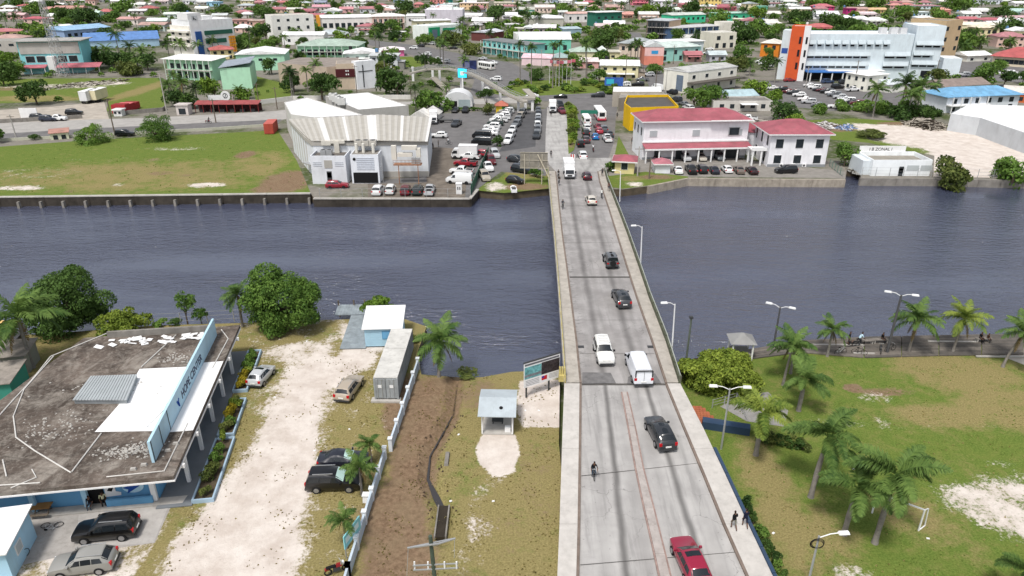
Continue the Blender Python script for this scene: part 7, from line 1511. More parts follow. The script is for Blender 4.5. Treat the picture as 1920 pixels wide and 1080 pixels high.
# ---- second row of named buildings
B2=[
 ('corner_offices','turquoise two storey offices with grey upper floor at left',(46,139),(162,136),60,12,'#86cfd6',('slab','#a8a6a2',1,1.2),[('f',.36,.55,5,3.2,2,{'frame':True}),('f',.78,.86,5,3,2)]),
 ('blue_roof_hall','long hall with light blue metal roof',(124,78),(210,70),20,20,'#8fa6c8',('gx','#86b8e2',1.8,.6),[('f',.4,.7,7,2,2)]),
 ('blue_warehouse','wide warehouse with deep blue metal roof',(160,92),(300,86),14,32,'#a9c6dc',('gx','#4a86cf',3.0,.5),[]),
 ('white_roof_hall','white roofed hall left of the light blue roof',(106,66),(150,62),12,18,'#d2d2d0',('gx','#eaeaea',1.5,.4),[]),
 ('yellow_row_house','pale yellow house with pink red roof at left edge',(-20,72),(40,70),12,12,'#e3d29a',('hip','#c86a72',1.4,.6),[('f',.3,.7,3,1.8,2)]),
 ('grey_store','long grey store behind a blue fence at left edge',(-40,100),(42,98),22,14,'#b3afa8',('flat','#9a978f'),[('f',.55,.75,3,2.2,3)]),
 ('mint_school','long mint green school wing with columned gallery',(318,148),(402,152),38,9,'#a9d6b8',('shed','#e6e6e4',.6,1.4),[('f',.55,.8,6,2,1.2),('f',.1,.4,6,2,1.2)]),
 ('mint_school_block','mint green gable block of the school',(418,168),(474,166),40,20,'#b4e0c2',('shedx','#8f9cab',1.5,.4),[('l',.55,.8,7,1.5,1),('l',.12,.4,7,1.5,1)]),
 ('mint_hall','mint green hall with white curved roof',(446,133),(536,131),30,18,'#aedcbf',('gy','#ececec',1.5,.5),[('f',.6,.75,3,1.6,3)]),
 ('cream_cottage','cream two storey cottage with red roof before the white clinic',(398,112),(440,110),18,10,'#e6d6a4',('hip','#c2564e',1.6,.7),[('f',.55,.85,3,1.4,1),('f',.05,.4,2,1.2,1)]),
 ('green_school','long school with pale green metal roof',(560,108),(672,108),22,18,'#9fcfae',('hip','#9fb8a6',2.4,.8),[('f',.2,.7,9,2.2,1.5)]),
 ('white_box_clinic','tall plain white office block with small windows',(514,76),(592,72),46,14,'#eceae4',('flat','#c8c2b8'),[('f',.75,.85,4,1.6,3),('f',.42,.55,4,1.6,3)]),
 ('white_low_block','low white block in front of the plain white office',(530,84),(608,84),18,10,'#e8e8e6',('gx','#e8e8e8',1.5,.3),[('f',.3,.6,3,1.6,3)]),
 ('orange_fin_store','white shop with orange fin wall and row of windows',(602,56),(698,54),22,18,'#e6e2e0',('gx','#e9e9e9',1.5,.4),[('f',.15,.55,8,2.6,1.5)]),
 ('pink_terrace','pale pink two storey terrace with columns',(698,56),(760,55),25,16,'#dcbdb2',('hip','#eee8e6',1.5,.6),[('f',.55,.8,6,2,1.5),('f',.05,.4,6,2,1.5)]),
 ('long_white_store','long white store behind the green fronted building',(762,50),(800,50),20,20,'#dcdcda',('gx','#ececec',1,.3),[('f',.5,.75,5,1.8,2)]),
 ('lavender_store','large pale lavender store with stepped white roof',(798,50),(868,50),32,24,'#cfcad4',('flat','#eeeeee'),[('f',.4,.5,1,2,12)]),
 ('cream_gallery','cream gallery building beside the green front',(780,62),(846,60),22,12,'#d6cfae',('slab','#ededed',1,.6),[('f',.55,.8,6,1.4,1)]),
 ('green_front_bank','white bank with vivid green entrance frame',(804,76),(866,70),26,14,'#e4eae6',('flat','#dfe5e2'),[('f',.5,.8,1,3.5,9)]),
 ('pink_villa','vivid pink villa with white roof by the lawn',(716,106),(758,105),12,9,'#e074a8',('hip','#eadfe4',1.2,.8),[('f',.2,.6,2,1.4,2)]),
 ('teal_row','long turquoise building with grey zinc roof',(906,100),(988,112),26,11,'#86cbc8',('slab','#7b7f80',1,.5),[('f',.6,.82,9,1.6,1),('f',.1,.45,8,1.6,1)]),
 ('maroon_hall','hall with pale slanted roof and maroon wall',(884,76),(918,78),16,16,'#6a3f3c',('gy','#c9ccd4',1.2,.5),[]),
 ('white_teal_hall','white roofed teal hall with long parapet wall',(975,100),(1070,100),26,16,'#74c2ac',('gx','#ebebeb',1.5,.4),[('f',.25,.6,5,1.8,2)]),
 ('white_parapet_store','white store with three slit windows behind the teal hall',(968,86),(1052,85),22,14,'#e6e6e2',('flat','#cfd4d0'),[('f',.55,.7,3,2.6,3)]),
 ('broad_white_hall','broad white roofed hall with grey walls mid town',(992,50),(1056,50),16,24,'#b9b6ac',('hip','#efefef',1.6,.5),[]),
 ('grey_blue_shed','small blue grey shed on a green plot',(1056,64),(1090,63),9,8,'#8fa8b4',('shed','#a9c2cc',.8,.3),[]),
 ('green_tall_house','dark green three storey house with white roof',(1117,50),(1165,48),26,12,'#2f6f5e',('slab','#e6e6e6',1,.8),[('f',.55,.7,4,1.8,1.5)]),
 ('gallery_house','white gallery houses with pink roof mid town',(1065,42),(1116,41),16,10,'#dcdad8',('gx','#d8a89a',1.2,.4),[('f',.3,.65,4,1.6,1)]),
 ('skeleton_apartments','dark grey three storey apartment house with open galleries',(1212,74),(1252,76),36,14,'#59585a',('slab','#b8bcc0',1,.6),[('f',.7,.9,5,1.8,.6),('f',.4,.6,5,1.8,.6),('f',.1,.3,5,1.8,.6)]),
 ('tan_end_wall','plain tan end block of the dark apartment house',(1252,76),(1274,72),36,14,'#bfa88e',('slab','#b8bcc0',1,.4),[]),
 ('navy_shop','navy blue shop with open upper gallery',(1262,78),(1354,72),24,14,'#4c6486',('slab','#c2c2c4',1,.7),[('f',.55,.85,7,1.8,1),('f',.1,.4,3,2.4,2)]),
 ('cream_corner_house','cream modern corner house with big windows',(1336,92),(1378,90),30,12,'#ddd9ca',('flat','#cfcabc'),[('f',.55,.8,2,2.2,2),('f',.05,.35,3,2.0,1.5)]),
 ('cream_tower_house','plain cream tower house behind the corner house',(1354,74),(1382,73),32,10,'#e0dcd0',('flat','#d6d0c4'),[]),
 ('teal_villa','pale turquoise house with broad white roof',(1238,116),(1312,112),26,13,'#9ad0c6',('hip','#c2cfca',2.0,.6),[('f',.5,.8,4,1.4,1.5),('f',.08,.38,3,1.4,1.5)]),
 ('white_roof_villa','house with brilliant white flat roof behind the turquoise house',(1240,100),(1318,97),20,12,'#c9d4d8',('slab','#f0f0f0',1,.6),[('f',.4,.7,4,1.4,2)]),
 ('coral_mural_house','coral and pink gable wall with small blue sign',(1207,122),(1243,122),34,12,'#dd8a76',('gy','#c4c8c8',2.0,.2),[]),
 ('grey_hip_house','pinkish house with large grey hipped roof',(1160,104),(1212,108),24,13,'#d6c4b4',('hip','#9ca3a4',2.4,.9),[('f',.45,.75,4,1.6,1.5)]),
 ('cream_garage','small cream flat roofed house with round window',(1136,112),(1162,112),14,8,'#d8d2a8',('slab','#c9c4b0',1,.5),[('f',.3,.6,1,1.6,2)]),
 ('dark_teal_hut','narrow dark teal hut with pointed roof',(1123,112),(1136,112),18,6,'#3d7f78',('hip','#cfd6d2',1.6,.4),[]),
 ('peach_house','peach house with teal and grey roof behind the flag poles',(1036,124),(1066,124),16,9,'#d8a890',('hip','#93b0ae',1.6,.5),[('f',.3,.7,2,1.4,1.5)]),
 ('cream_hip_house','cream house with pale green roof behind the flag poles',(1070,112),(1118,112),15,10,'#d9d5b0',('hip','#a7b8ac',1.8,.5),[]),
 ('pink_tent_market','pink and white striped market tent row',(978,122),(1034,124),14,9,'#e0c8cc',('gx','#e8b8c4',1.4,.3),[]),
 ('pink_porch_house','pink porch house beside the roundabout trees',(1088,128),(1122,128),12,7,'#dba9a4',('shed','#ead6d4',.8,.5),[('f',.1,.7,1,2.4,2)]),
 ('orange_house','two tone orange house left of the hospital',(1424,106),(1458,108),26,11,'#d8822e',('hip','#ddd6cc',1.6,.5),[('f',.55,.85,2,1.6,1.5)]),
 ('mint_long_school','long vivid mint school behind the trees',(1258,44),(1322,42),15,14,'#46c296',('gx','#c2c8c2',1.5,.4),[('f',.4,.7,7,1.8,1.5)]),
 ('mint_east_school','vivid mint school wing right of the tall tree',(1348,42),(1412,40),16,14,'#4cc49a',('slab','#a8d8c4',1,.5),[('f',.35,.7,5,1.8,2)]),
 ('white_roof_bungalow','white bungalow with pale roof by the red roof hall',(1812,116),(1856,114),11,9,'#dcdcd4',('gx','#e8e8e6',1.5,.6),[('f',.2,.6,2,1.6,2)]),
 ('red_roof_hall','broad hall with red hipped roof at the right edge',(1858,122),(1940,128),18,16,'#d8ccb4',('hip','#c04a4a',3.6,1.2),[('f',.25,.7,8,1.7,1)]),
 ('cream_villa','cream villa with cream roof right of the tan block',(1832,74),(1870,74),22,12,'#dccfa6',('hip','#e6d6b6',1.8,.8),[('f',.5,.8,3,1.6,1.5),('f',.08,.35,3,1.6,1.5)]),
 ('cream_long_roof','long cream roofed house row right of the tan block',(1792,58),(1900,62),12,14,'#d9cfae',('gx','#e8dcc0',1.6,.5),[]),
 ('white_long_roof','long white roofed row at the right edge',(1868,48),(1960,52),10,14,'#d0d4d0',('gx','#eef0f0',1.6,.5),[('f',.3,.7,9,1.8,1)]),
 ('red_strip_house','house with long dull red roof among right palms',(1870,82),(1918,82),12,10,'#cfc2a8',('gx','#b8606a',1.6,.6),[]),
 ('orange_roof_shop','orange shop with white roof at the right edge',(1880,190),(1960,196),18,10,'#c86a3c',('gx','#d2ccc4',1.5,.5),[('f',.2,.6,4,1.6,1)]),
]
for b_ in B2:
 t_,W,h=bldg(b_[0],b_[1],b_[2],b_[3],b_[4],b_[5],b_[6],b_[7],b_[8])
 n_=b_[0]
 if n_=='corner_offices':
  MB().box(.5,W-.5,-.3,-.02,h*.62,h*.97).build('upper_storey',paint('#b4b0ac'),t_);MB().prism([(-1,-4),(W*.42,-4),(W*.42,-.32),(-1,-.32)],[2.6,2.6,3.4,3.4],[2.8,2.8,3.6,3.6]).build('awning',roofm('#c05868'),t_);MB().prism([(W*.6,-5),(W+7,-5),(W+7,-.32),(W*.6,-.32)],[2.6,2.6,3.8,3.8],[2.8,2.8,4.0,4.0]).build('awning',roofm('#c05868'),t_);MB().box(W*.45,W*.57,-2.5,-.32,0,h*.55).build('entrance_bay',WHITE,t_)
  for i in range(7):MB().box(-.8+i*5,-.6+i*5,-3.9,-3.7,0,2.7).build('column',WHITE,t_)
 if n_ in ('mint_school','green_school','teal_row','skeleton_apartments','navy_shop','pink_terrace'):
  for fl_ in ((.5,)if n_ !='skeleton_apartments' else (.33,.66)):MB().box(0,W,-1.6,-.02,h*fl_-.1,h*fl_+.1).build('gallery_floor',CONC,t_)
  for i in range(9):MB().box(i*(W-.3)/8,i*(W-.3)/8+.25,-1.6,-1.35,0,h).build('column',paint('#cfd8d0')if n_ !='skeleton_apartments' else DARKM,t_)
 if n_=='green_front_bank':MB().box(0,W*.3,-1.2,-.02,0,h*.9).build('green_frame',paint('#27976a'),t_);MB().box(W*.42,W*.8,-.3,-.02,h*.62,h*.78).build('green_band',paint('#27976a'),t_);MB().box(W*.07,W*.22,-1.26,-1.205,.3,h*.75).build('glass_front',mat('bay_glass'),t_)
 if n_=='orange_fin_store':MB().box(-2.5,0,-1.2,2,0,h*1.25).build('orange_fin',paint('#dd9a3a'),t_)
 if n_=='coral_mural_house':MB().box(0.02,W-.02,-.05,-.01,h*.5,h).build('pink_upper',paint('#e6bcb8'),t_);MB().box(W*.35,W*.7,-.12,-.06,h*.62,h*.8).build('blue_sign',paint('#3f9ad0'),t_)
 if n_=='lavender_store':MB().box(W*.38,W*.72,2,12,h,h*1.2).build('roof_box',WHITE,t_)
 if n_=='white_teal_hall':MB().box(-1,W+1,16.2,16.6,0,h*1.35).build('parapet_wall',WHITE,t_)
# white clinic with orange lattice (left)
cl,W,h=bldg('white_clinic','white clinic with blue glass strip, green window bands and orange lattice',(366,108),(445,100),66,16,'#eceef0',('flat','#f0f0f0'),[],'building',parapet=.4)
MB().box(2.0,5.0,-.6,-.02,0,h*.72).build('blue_glass',mat('blue_glass',(.03,.09,.28),rough=.15,var=.2),cl);MB().box(W*.3,W*.95,-.5,-.02,h*.60,h*.72).build('window_band',mat('green_glass',(.03,.12,.085),rough=.15,var=.3),cl);MB().box(W*.3,W*.78,-.5,-.02,h*.36,h*.48).build('window_band',mat('green_glass'),cl);MB().box(W*.3,W*.78,-.5,-.02,h*.14,h*.24).build('window_band',mat('green_glass'),cl)
for i in range(3):
 for j in range(6):MB().box(W*.85+i*W*.05,W*.85+i*W*.05+W*.042,-.55,-.02,h*.06+j*h*.08,h*.06+j*h*.08+h*.066).build('lattice_panel',paint('#e09a34'),cl)
MB().box(0,W*.3,.5,10,h,h*1.22).build('tower',WHITE,cl);MB().box(W*.4,W*.62,3,12,h*1.0,h*1.12).build('roof_room',WHITE,cl);MB().box(1.5,4.5,-.08,-.01,h*1.02,h*1.15).build('emblem_panel',paint('#c8ccd0'),cl);MB().box(2.2,2.6,-.1,-.081,h*1.04,h*1.13).build('emblem',DARKM,cl);MB().bar((2.6,-.1,h*1.08),(3.6,-.1,h*1.04),.3).build('emblem',DARKM,cl)
cl2,W,h=bldg('clinic_wing','curved cream west wing of the white clinic',(328,104),(364,108),56,14,'#e6e2d8',('flat','#e8e8e8'),[('f',.72,.8,3,2.2,.8),('f',.48,.6,2,2.4,1.2)],parapet=.5)
for z in (.36,.6,.82):MB().box(-.5,W+.2,-1.4,-.02,h*z,h*z+.8).build('balcony',paint('#e6e2d8'),cl2)
# church with cross wall
chb,_=block('church_hall','broad brown roofed church hall behind the dark trees',[(520,118),(560,108),(672,108),(676,121),(612,126)],7,'#b8a898','#8e847c',parapet=0)
cf,W,h=bldg('church_building','church front with maroon panel of small windows',(634,168),(668,167),48,10,'#c3b29e',('flat','#9c9288'),[],'church');MB().box(-.3,W+.1,-.25,-.02,h*.48,h*.8).build('maroon_panel',paint('#4c1f24'),cf)
for i in range(2):
 for j in range(2):MB().box(W*.5+i*.7,W*.5+.4+i*.7,-.3,-.251,h*.56+j*1.2,h*.56+.5+j*1.2).build('window',WHITE,cf)
cw,W,h=bldg('cross_wall','white wall bearing a thin dark cross',(671,168),(706,164),52,3,'#eceef2',('flat','#e8e8e8'),[],'wall');MB().box(W*.32,W*.37,-.12,-.01,.6,h*.86).build('cross_upright',DARKM,cw);MB().box(W*.1,W*.85,-.1,-.015,h*.62,h*.65).build('cross_arm',DARKM,cw)
# red canopy, gate, lattice tower, depot things
rc=thing('red_canopy','long red metal canopy on posts beside the road','canopy',P(366,212),R(2));MB().prism([(0,0),(19,0),(19,3.5),(0,3.5)],[2.4,2.4,3.0,3.0],[2.55,2.55,3.15,3.15]).build('roof',roofm('#a83c3c'),rc);MB().box(0,19,3.3,3.4,0,2.4).build('back_wall',paint('#4a2a2a'),rc)
for i in range(9):MB().box(.1+i*2.33,.25+i*2.33,.1,.25,0,2.4).build('post',paint('#7a2c2c'),rc)
for i in range(6):MB().box(1+i*3,2.4+i*3,1,1.8,0,.9).build('stall_table',DARKM,rc)
sw,W,h=bldg('security_box','small white gate box left of the red canopy',(332,216),(354,216),18,3,'#d0c8c4',('slab','#c8c0bc',1,.3),[('f',.1,.7,1,2,.6)],'booth')
rs=thing('round_emblem_sign','white wall sign with round emblem above the red canopy','sign',P(392,196));MB().box(0,5.5,0,.2,1.4,2.9).build('board',WHITE,rs);MB().disc((5.6,-.02,2.7),(0,1,0),1.5,.25,24).build('emblem_disc',WHITE,rs);MB().ring((5.6,-.18,2.8),(0,1,0),.7,.09,20,4).build('emblem_ring',DARKM,rs);MB().bar((5.3,-.17,2.0),(5.9,-.17,3.3),.12).build('emblem_stroke',DARKM,rs);MB().box(.2,.4,.05,.15,0,1.4).build('post',STEEL,rs);MB().box(5,5.2,.05,.15,0,1.4).build('post',STEEL,rs)
lt=thing('lattice_tower','tall white lattice radio tower at upper left','tower',P(120,143));LTM=mat('tower_white',(.42,.42,.42),var=.05);Ht=36;nb=16
def tw_(z):return 1.7*(1-.7*z/Ht)
cor=[(-1,-1),(1,-1),(1,1),(-1,1)];m=MB()
for sx,sy in cor:MB().bar((sx*tw_(0)/1,sy*tw_(0),0),(sx*tw_(Ht),sy*tw_(Ht),Ht),.13).build('leg',LTM,lt)
for i in range(nb):
 z0,z1=Ht*i/nb,Ht*(i+1)/nb;mm=MB()
 for k in range(4):
  a,b=cor[k],cor[(k+1)% 4];mm.bar((a[0]*tw_(z0),a[1]*tw_(z0),z0),(b[0]*tw_(z1),b[1]*tw_(z1),z1),.07);mm.bar((b[0]*tw_(z0),b[1]*tw_(z0),z0),(a[0]*tw_(z1),a[1]*tw_(z1),z1),.07);mm.bar((a[0]*tw_(z1),a[1]*tw_(z1),z1),(b[0]*tw_(z1),b[1]*tw_(z1),z1),.13)
 mm.build('bracing',LTM,lt)
lt.rotation_euler=(0,R(-3),0)
for px,py,c_,lb,nm in ((170,192,'#d4d6d8','tall white box trailer parked on the depot grass','box_trailer'),(187,190,'#d8cfae','cream box trailer parked beside the white one','box_trailer')):
 t_=thing(nm,lb,'trailer',P(px,py),R(88));MB().box(-3.5,3.5,-1.2,1.2,1.0,3.9).build('body',paint(c_),t_);MB().box(-3.53,3.53,-1.23,1.23,3.9,3.98).build('roof',WHITE,t_);MB().box(-3.4,3.4,-.5,.5,.6,1.0).build('chassis',DARKM,t_)
 for x in (-2.5,-1.4):
  for y in (-1,1):MB().disc((x,y,.5),(0,1,0),.5,.3,14).build('wheel',RUB,t_)
rx=thing('red_stall','red steel frame structure with cabin beside the depot gate','structure',P(224,214),R(92));RDM=paint('#a8343a')
for i in range(3):MB().box(i*3.3,i*3.3+3.2,-2,2,.2,2.6-.3*i).build('bay',RDM,rx);MB().box(i*3.3+.1,i*3.3+3.1,-1.9,1.9,2.602-.3*i,2.7-.3*i).build('bay_roof',paint('#c86a6a' if i==1 else '#8a2c30'),rx)
sw2,W,h=bldg('depot_booth','small white guard booth below the red structure',(214,218),(229,218),11,2.2,'#e2e2e0',('slab','#e8e8e8',1,.3),[('f',.4,.8,2,.7,.2)],'booth')
cn=thing('shipping_container','red shipping container at the corner of the riverside field','container',P(505,252),R(96));CR=mat('container_red',(.42,.07,.05),rough=.7,var=.2,dirt=.3);MB().box(0,6.1,-1.2,1.2,.1,2.7).build('body',CR,cn);MB().box(-.02,6.12,-1.22,1.22,2.702,2.78).build('roof',mat('container_red_roof',(.48,.12,.10),rough=.7,var=.2),cn)
for k in (-.58,.58):MB().box(-.05,-.005,k-.52,k+.52,.25,2.6).build('door',CR,cn)
rk,W,h=bldg('roadside_hut','small cream hut with rusty red roof beside the road lane',(96,263),(130,260),12,3,'#cfd2b8',('shed','#b47a68',.5,.3),[('f',.05,.7,2,1.0,.6)],'hut')
ws=thing('white_screen','white signboard standing in the depot yard','sign',P(40,224));MB().box(0,5,0,.2,.4,3.2).build('board',WHITE,ws);MB().box(.3,.5,.2,.3,0,3).build('post',STEEL,ws);MB().box(4.5,4.7,.2,.3,0,3).build('post',STEEL,ws)
wall_run('field_wall',[(-420,281),(0,265),(150,257.5),(400,244),(516,236)],0,.7,.25,paint('#b8b8a8'),'low pale roadside wall at the back of the riverside field',seg=10)
wall_run('depot_wall',[(-420,243),(0,231),(155,222)],0,1.1,.3,CONCD,'low dark wall between depot yard and road',seg=8);wall_run('depot_wall',[(235,215),(306,209),(312,205)],0,1.2,.25,CONCD,'dark boundary wall beside the depot gate',seg=8);chain_fence('rail_fence',[(36,145),(190,141)],2.0,'grey yard fence in front of the turquoise offices',4,STEEL,4)
wall_run('white_wall',[(485,196),(550,188),(690,186),(770,186)],0,1.4,.3,paint('#d0cec8'),'white roadside wall behind the storage hall',seg=9)
for i,(px,py,hp_)in enumerate(((313,212,75),(405,230,45),(215,250,66),(30,257,42),(487,205,50),(520,205,42),(440,208,32),(1172,160,60),(1228,180,50),(1246,190,60),(1205,150,30),(1262,120,35),(1510,165,40),(1600,168,55),(1752,152,40),(1195,330,55),(1217,335,40),(770,178,35),(755,170,30),(670,182,60),(1100,150,40),(1015,128,35),(1040,152,45))):
 t_=thing('utility_pole','utility pole','pole',P(px,py));h=HT(py,hp_);MB().tube([(0,0,0),(0,0,h)],[.17,.11],6).build('pole',WOODP if i % 3 else CONC,t_);MB().bar((-.9,0,h-.5),(.9,0,h-.5),.1).build('cross_arm',WOODP,t_)
for i,(px,py)in enumerate(((1030,160),(1036,161),(1042,162),(1048,162),(1054,161),(1062,160),(1070,158))):
 t_=thing('flag_pole','white flag pole on the roundabout','flag pole',P(px,py),0,'roundabout flag poles');MB().tube([(0,0,0),(0,0,9)],[.09,.05],6).build('pole',WHITE,t_);MB().prism([(0.05,0),(1.5,.2),(1.5,.22),(.05,.02)],7.8,8.9).build('flag',paint(['#c86a78','#d8d8dc','#d07888'][i % 3]),t_)
# ================================================================ PARKED CARS AND TRAFFIC ACROSS THE RIVER
W_,K_,G_,S_,D_='#dfe0e0','#121316','#6d7074','#b4b6b8','#33363a'
def colname(c):
 return {W_:'white',K_:'black',G_:'grey',S_:'silver',D_:'dark grey'}.get(c)or huename(c)
def huename(c):
 import colorsys
 r_,g_,b_=[int(c.lstrip('#')[i:i+2],16)/255 for i in (0,2,4)];h_,l_,s_=colorsys.rgb_to_hls(r_,g_,b_)
 if s_<.14:return 'white' if l_>.84 else 'pale grey' if l_>.7 else 'grey' if l_>.35 else 'dark grey'
 h_*=360;d='dark ' if l_<.35 else 'pale ' if l_>.78 else ''
 n_='red' if h_<14 or h_>345 else 'orange' if h_<34 else 'yellow' if h_<62 else 'green' if h_<158 else 'turquoise' if h_<190 else 'blue' if h_<255 else 'purple' if h_<300 else 'pink'
 if n_=='red' and l_>.62:n_='pink';d=''
 if n_=='orange' and l_>.6:n_='tan' if s_<.5 else 'peach';d=''
 if n_=='yellow' and l_>.6:n_='cream';d=''
 return d+n_
def lot(rows_,yaw,where,group,z=.03,lod=2,jit=4):
 for px,py,kd,c_ in rows_:
  nm={'suv':'boxy car','crossover':'car','sedan':'saloon car','hatch':'small car','wagon':'estate car','pickup':'pickup','van':'van','minibus':'minibus','jeep':'open backed car'}[kd]
  car(kd,P(px,py,z),yaw+random.uniform(-jit,jit),c_,'%s %s %s' % (colname(c_),nm,where),{'pickup':'pickup','van':'van','minibus':'minibus'}.get(kd,'car'),group,lod)
DR='#6e1622'
lot([(903,271,'minibus',K_),(904,259,'minibus',K_),(918,254,'sedan',W_),(920,247,'sedan',W_),(923,241,'suv',W_),(929,235,'suv','#26352e'),(935,229,'pickup',W_),(941,224,'pickup',W_),(943,220,'suv',W_),(946,216,'suv',G_),(950,212,'suv',S_)],172,'in the left row of the dealer yard','dealer cars, left row')
lot([(953,268,'crossover',W_),(957,258,'suv',W_),(961,248,'crossover',W_),(968,237,'suv',G_),(971,230,'suv',G_),(975,222,'suv','#a49c90'),(979,215,'suv',G_)],-104,'in the middle row of the dealer yard','dealer cars, middle row')
lot([(1006,258,'pickup',D_),(1008,248,'suv',G_),(1008,240,'suv',W_),(1009,232,'suv',G_),(1009,226,'suv',S_),(1009,219,'suv',D_),(1009,213,'suv',D_)],-92,'in the right row of the dealer yard','dealer cars, right row')
lot([(823,258,'crossover',W_)],175,'driving across the dealer yard',None);lot([(856,236,'pickup',D_)],-100,'towing the boat trailer',None)
lot([(824,213,'suv',K_),(854,210,'sedan',K_),(873,210,'pickup',K_)],-95,'parked by the arched hangar','cars by the hangar')
lot([(873,311,'pickup','#8a1a28'),(866,326,'pickup',W_),(862,343,'van',W_),(896,294,'suv','#9a2030'),(880,298,'pickup',W_)],168,'parked on the dirt beside the green fence','cars beside the green fence',lod=1)
lot([(909,336,'suv','#a59e90'),(915,318,'pickup',W_),(921,306,'suv','#5c1a20'),(928,294,'suv',S_)],-80,'parked on the slip right of the green fence','cars on the slip',lod=1)
lot([(978,323,'suv','#1a1f26'),(966,343,'hatch',K_),(969,304,'crossover',D_),(990,318,'suv',G_)],-30,'parked under the tall rusty billboard','cars under the billboard',lod=1)
lot([(633,352,'wagon','#8a2030')],0,'parked on grass before the warehouse annex',None,lod=1)
lot([(710,362,'suv',W_),(733,362,'jeep',W_),(761,362,'suv','#5c1622'),(784,362,'suv','#1e2a2a'),(806,362,'pickup',S_)],90,'in the row on the warehouse quay','cars on the warehouse quay',lod=1)
lot([(1271,323,'sedan',W_),(1295,323,'pickup',K_),(1315,322,'suv','#15181c'),(1338,323,'sedan','#232430'),(1362,322,'hatch',W_),(1385,323,'sedan','#6a6058'),(1409,324,'sedan','#2a1418')],88,'in the row along the quay forecourt','cars along the quay forecourt',lod=1)
lot([(1284,299,'pickup',S_),(1314,299,'sedan','#b5afa4'),(1348,298,'suv','#5a6064'),(1229,296,'sedan','#3a1a1e')],-90,'parked before the government building veranda','cars before the veranda',lod=1);lot([(1473,324,'suv',K_)],180,'parked alone at the quay end',None,lod=1)
lot([(1088,274,'jeep',K_),(1098,266,'crossover','#4a3a3c'),(1116,260,'hatch','#1c6fb0'),(1138,264,'pickup',W_),(1123,249,'hatch','#a83a48'),(1121,241,'sedan','#7a1c2c'),(1099,244,'suv',W_),(1098,253,'suv',K_),(1092,296,'suv',W_),(1131,246,'suv','#5a5c60'),(1143,255,'sedan','#3a3c40')],92,'in the traffic queue beyond the bridge','queueing traffic',z=.05,lod=1)
bus(P(1124,222),92,'white bus with red skirt at the head of the queue');bus(P(1099,233),92,'white minibus behind the green road sign',6,2.0,2.5,'#e6e6e6','#d8d8d8');box_truck(P(1036,209,.1),-92,'small white box truck on the left slip road');lot([(1053,212,'pickup','#6a2430'),(1050,200,'suv',K_)],-80,'on the left slip road','cars on the slip road',z=.1)
lot([(998,183,'sedan',W_),(1051,184,'sedan',K_),(1121,182,'suv',D_),(1171,162,'suv',W_),(1180,146,'sedan',W_),(1196,161,'suv',K_),(1216,143,'suv',S_),(1204,152,'pickup',G_),(1160,148,'sedan',S_)],178,'circling the roundabout','cars at the roundabout')
lot([(1119,147,'minibus',W_),(1260,176,'suv',K_),(1245,184,'sedan',W_),(1268,190,'suv',D_),(1282,198,'sedan',G_),(1290,206,'suv',W_),(1232,168,'van',W_)],110,'on the street behind the yellow shop','cars behind the yellow shop')
hl=[(1447,168),(1464,171),(1476,175),(1488,177),(1498,181),(1508,189),(1516,194),(1532,200),(1566,203)];hr=[(1516,163),(1527,167),(1535,171),(1542,172),(1550,175),(1557,177),(1564,181),(1574,185),(1583,189),(1590,192),(1598,194),(1607,197)]
kinds=['sedan','suv','hatch','suv','crossover'];cs=[W_,W_,D_,S_,K_,W_,G_,'#5a2028']
lot([(x,y,kinds[i % 5],cs[(i*3+1)% 8])for i,(x,y)in enumerate(hl)],165,'in the left row of the hospital car park','hospital cars, left row');lot([(x,y,kinds[(i+2)% 5],cs[(i*5)% 8])for i,(x,y)in enumerate(hr)],165,'in the right row of the hospital car park','hospital cars, right row')
lot([(1598,171,'pickup',W_),(1570,166,'suv',K_),(1551,156,'suv','#3a4a66'),(1584,157,'suv',D_),(1480,153,'sedan','#8a2a30'),(1620,160,'sedan',W_)],10,'before the hospital entrance','cars before the hospital entrance')
lot([(1886,141,'van',W_),(1899,145,'van',W_),(1912,148,'van',W_),(1806,143,'suv',S_),(1816,144,'sedan',G_),(1870,168,'suv',D_)],175,'in the yard right of the hospital','vehicles right of the hospital')
lot([(74,224,'suv',D_),(92,227,'suv','#2a3040'),(108,226,'pickup',W_),(140,215,'suv',K_)],8,'in the sandy depot yard','depot cars');lot([(235,255,'suv',K_)],5,'parked behind the round bush at the road lane',None)
lot([(930,151,'suv',W_),(924,120,'sedan',W_),(905,112,'sedan',S_),(850,92,'sedan',K_),(826,88,'sedan',D_),(810,84,'suv',S_),(789,88,'sedan',K_),(760,70,'sedan',W_),(776,92,'suv',W_),(800,104,'suv',W_),(820,112,'sedan',W_),(835,118,'suv',S_),(750,78,'suv',D_),(880,122,'sedan',W_)],160,'on the boulevard behind the footbridge','cars on the boulevard')
lot([(640,62,'sedan',W_),(655,60,'suv',W_),(668,62,'sedan',S_),(682,60,'suv',D_),(690,66,'sedan',W_),(672,68,'suv',S_),(655,68,'sedan',W_)],90,'in the small car park by the white shop','cars by the white shop')
lot([(1330,94,'sedan',W_),(1326,102,'suv',W_),(1425,118,'suv',W_),(1432,122,'sedan',W_),(1440,126,'suv',S_),(1380,232,'pickup',W_),(1402,226,'pickup',W_)],170,'parked among the houses left of the hospital','cars left of the hospital')
bus(P(912,130),130,'white town bus behind the picture board',9,body='#e4e4e0',low='#c8c8c0');bus(P(747,68),178,'white bus near the clinic junction',10,body='#e6e6e6',low='#d0d0d0')
t_=thing('boat_trailer','dark boat trailer in the dealer yard','trailer',P(838,230),R(-10));MB().bar((-3.4,0,.6),(3.2,0,.6),.16).build('beam',DARKM,t_)
for x in (-2.2,-1.2,1.6):MB().bar((x,-1,.6),(x,1,.6),.14).build('cross_beam',DARKM,t_)
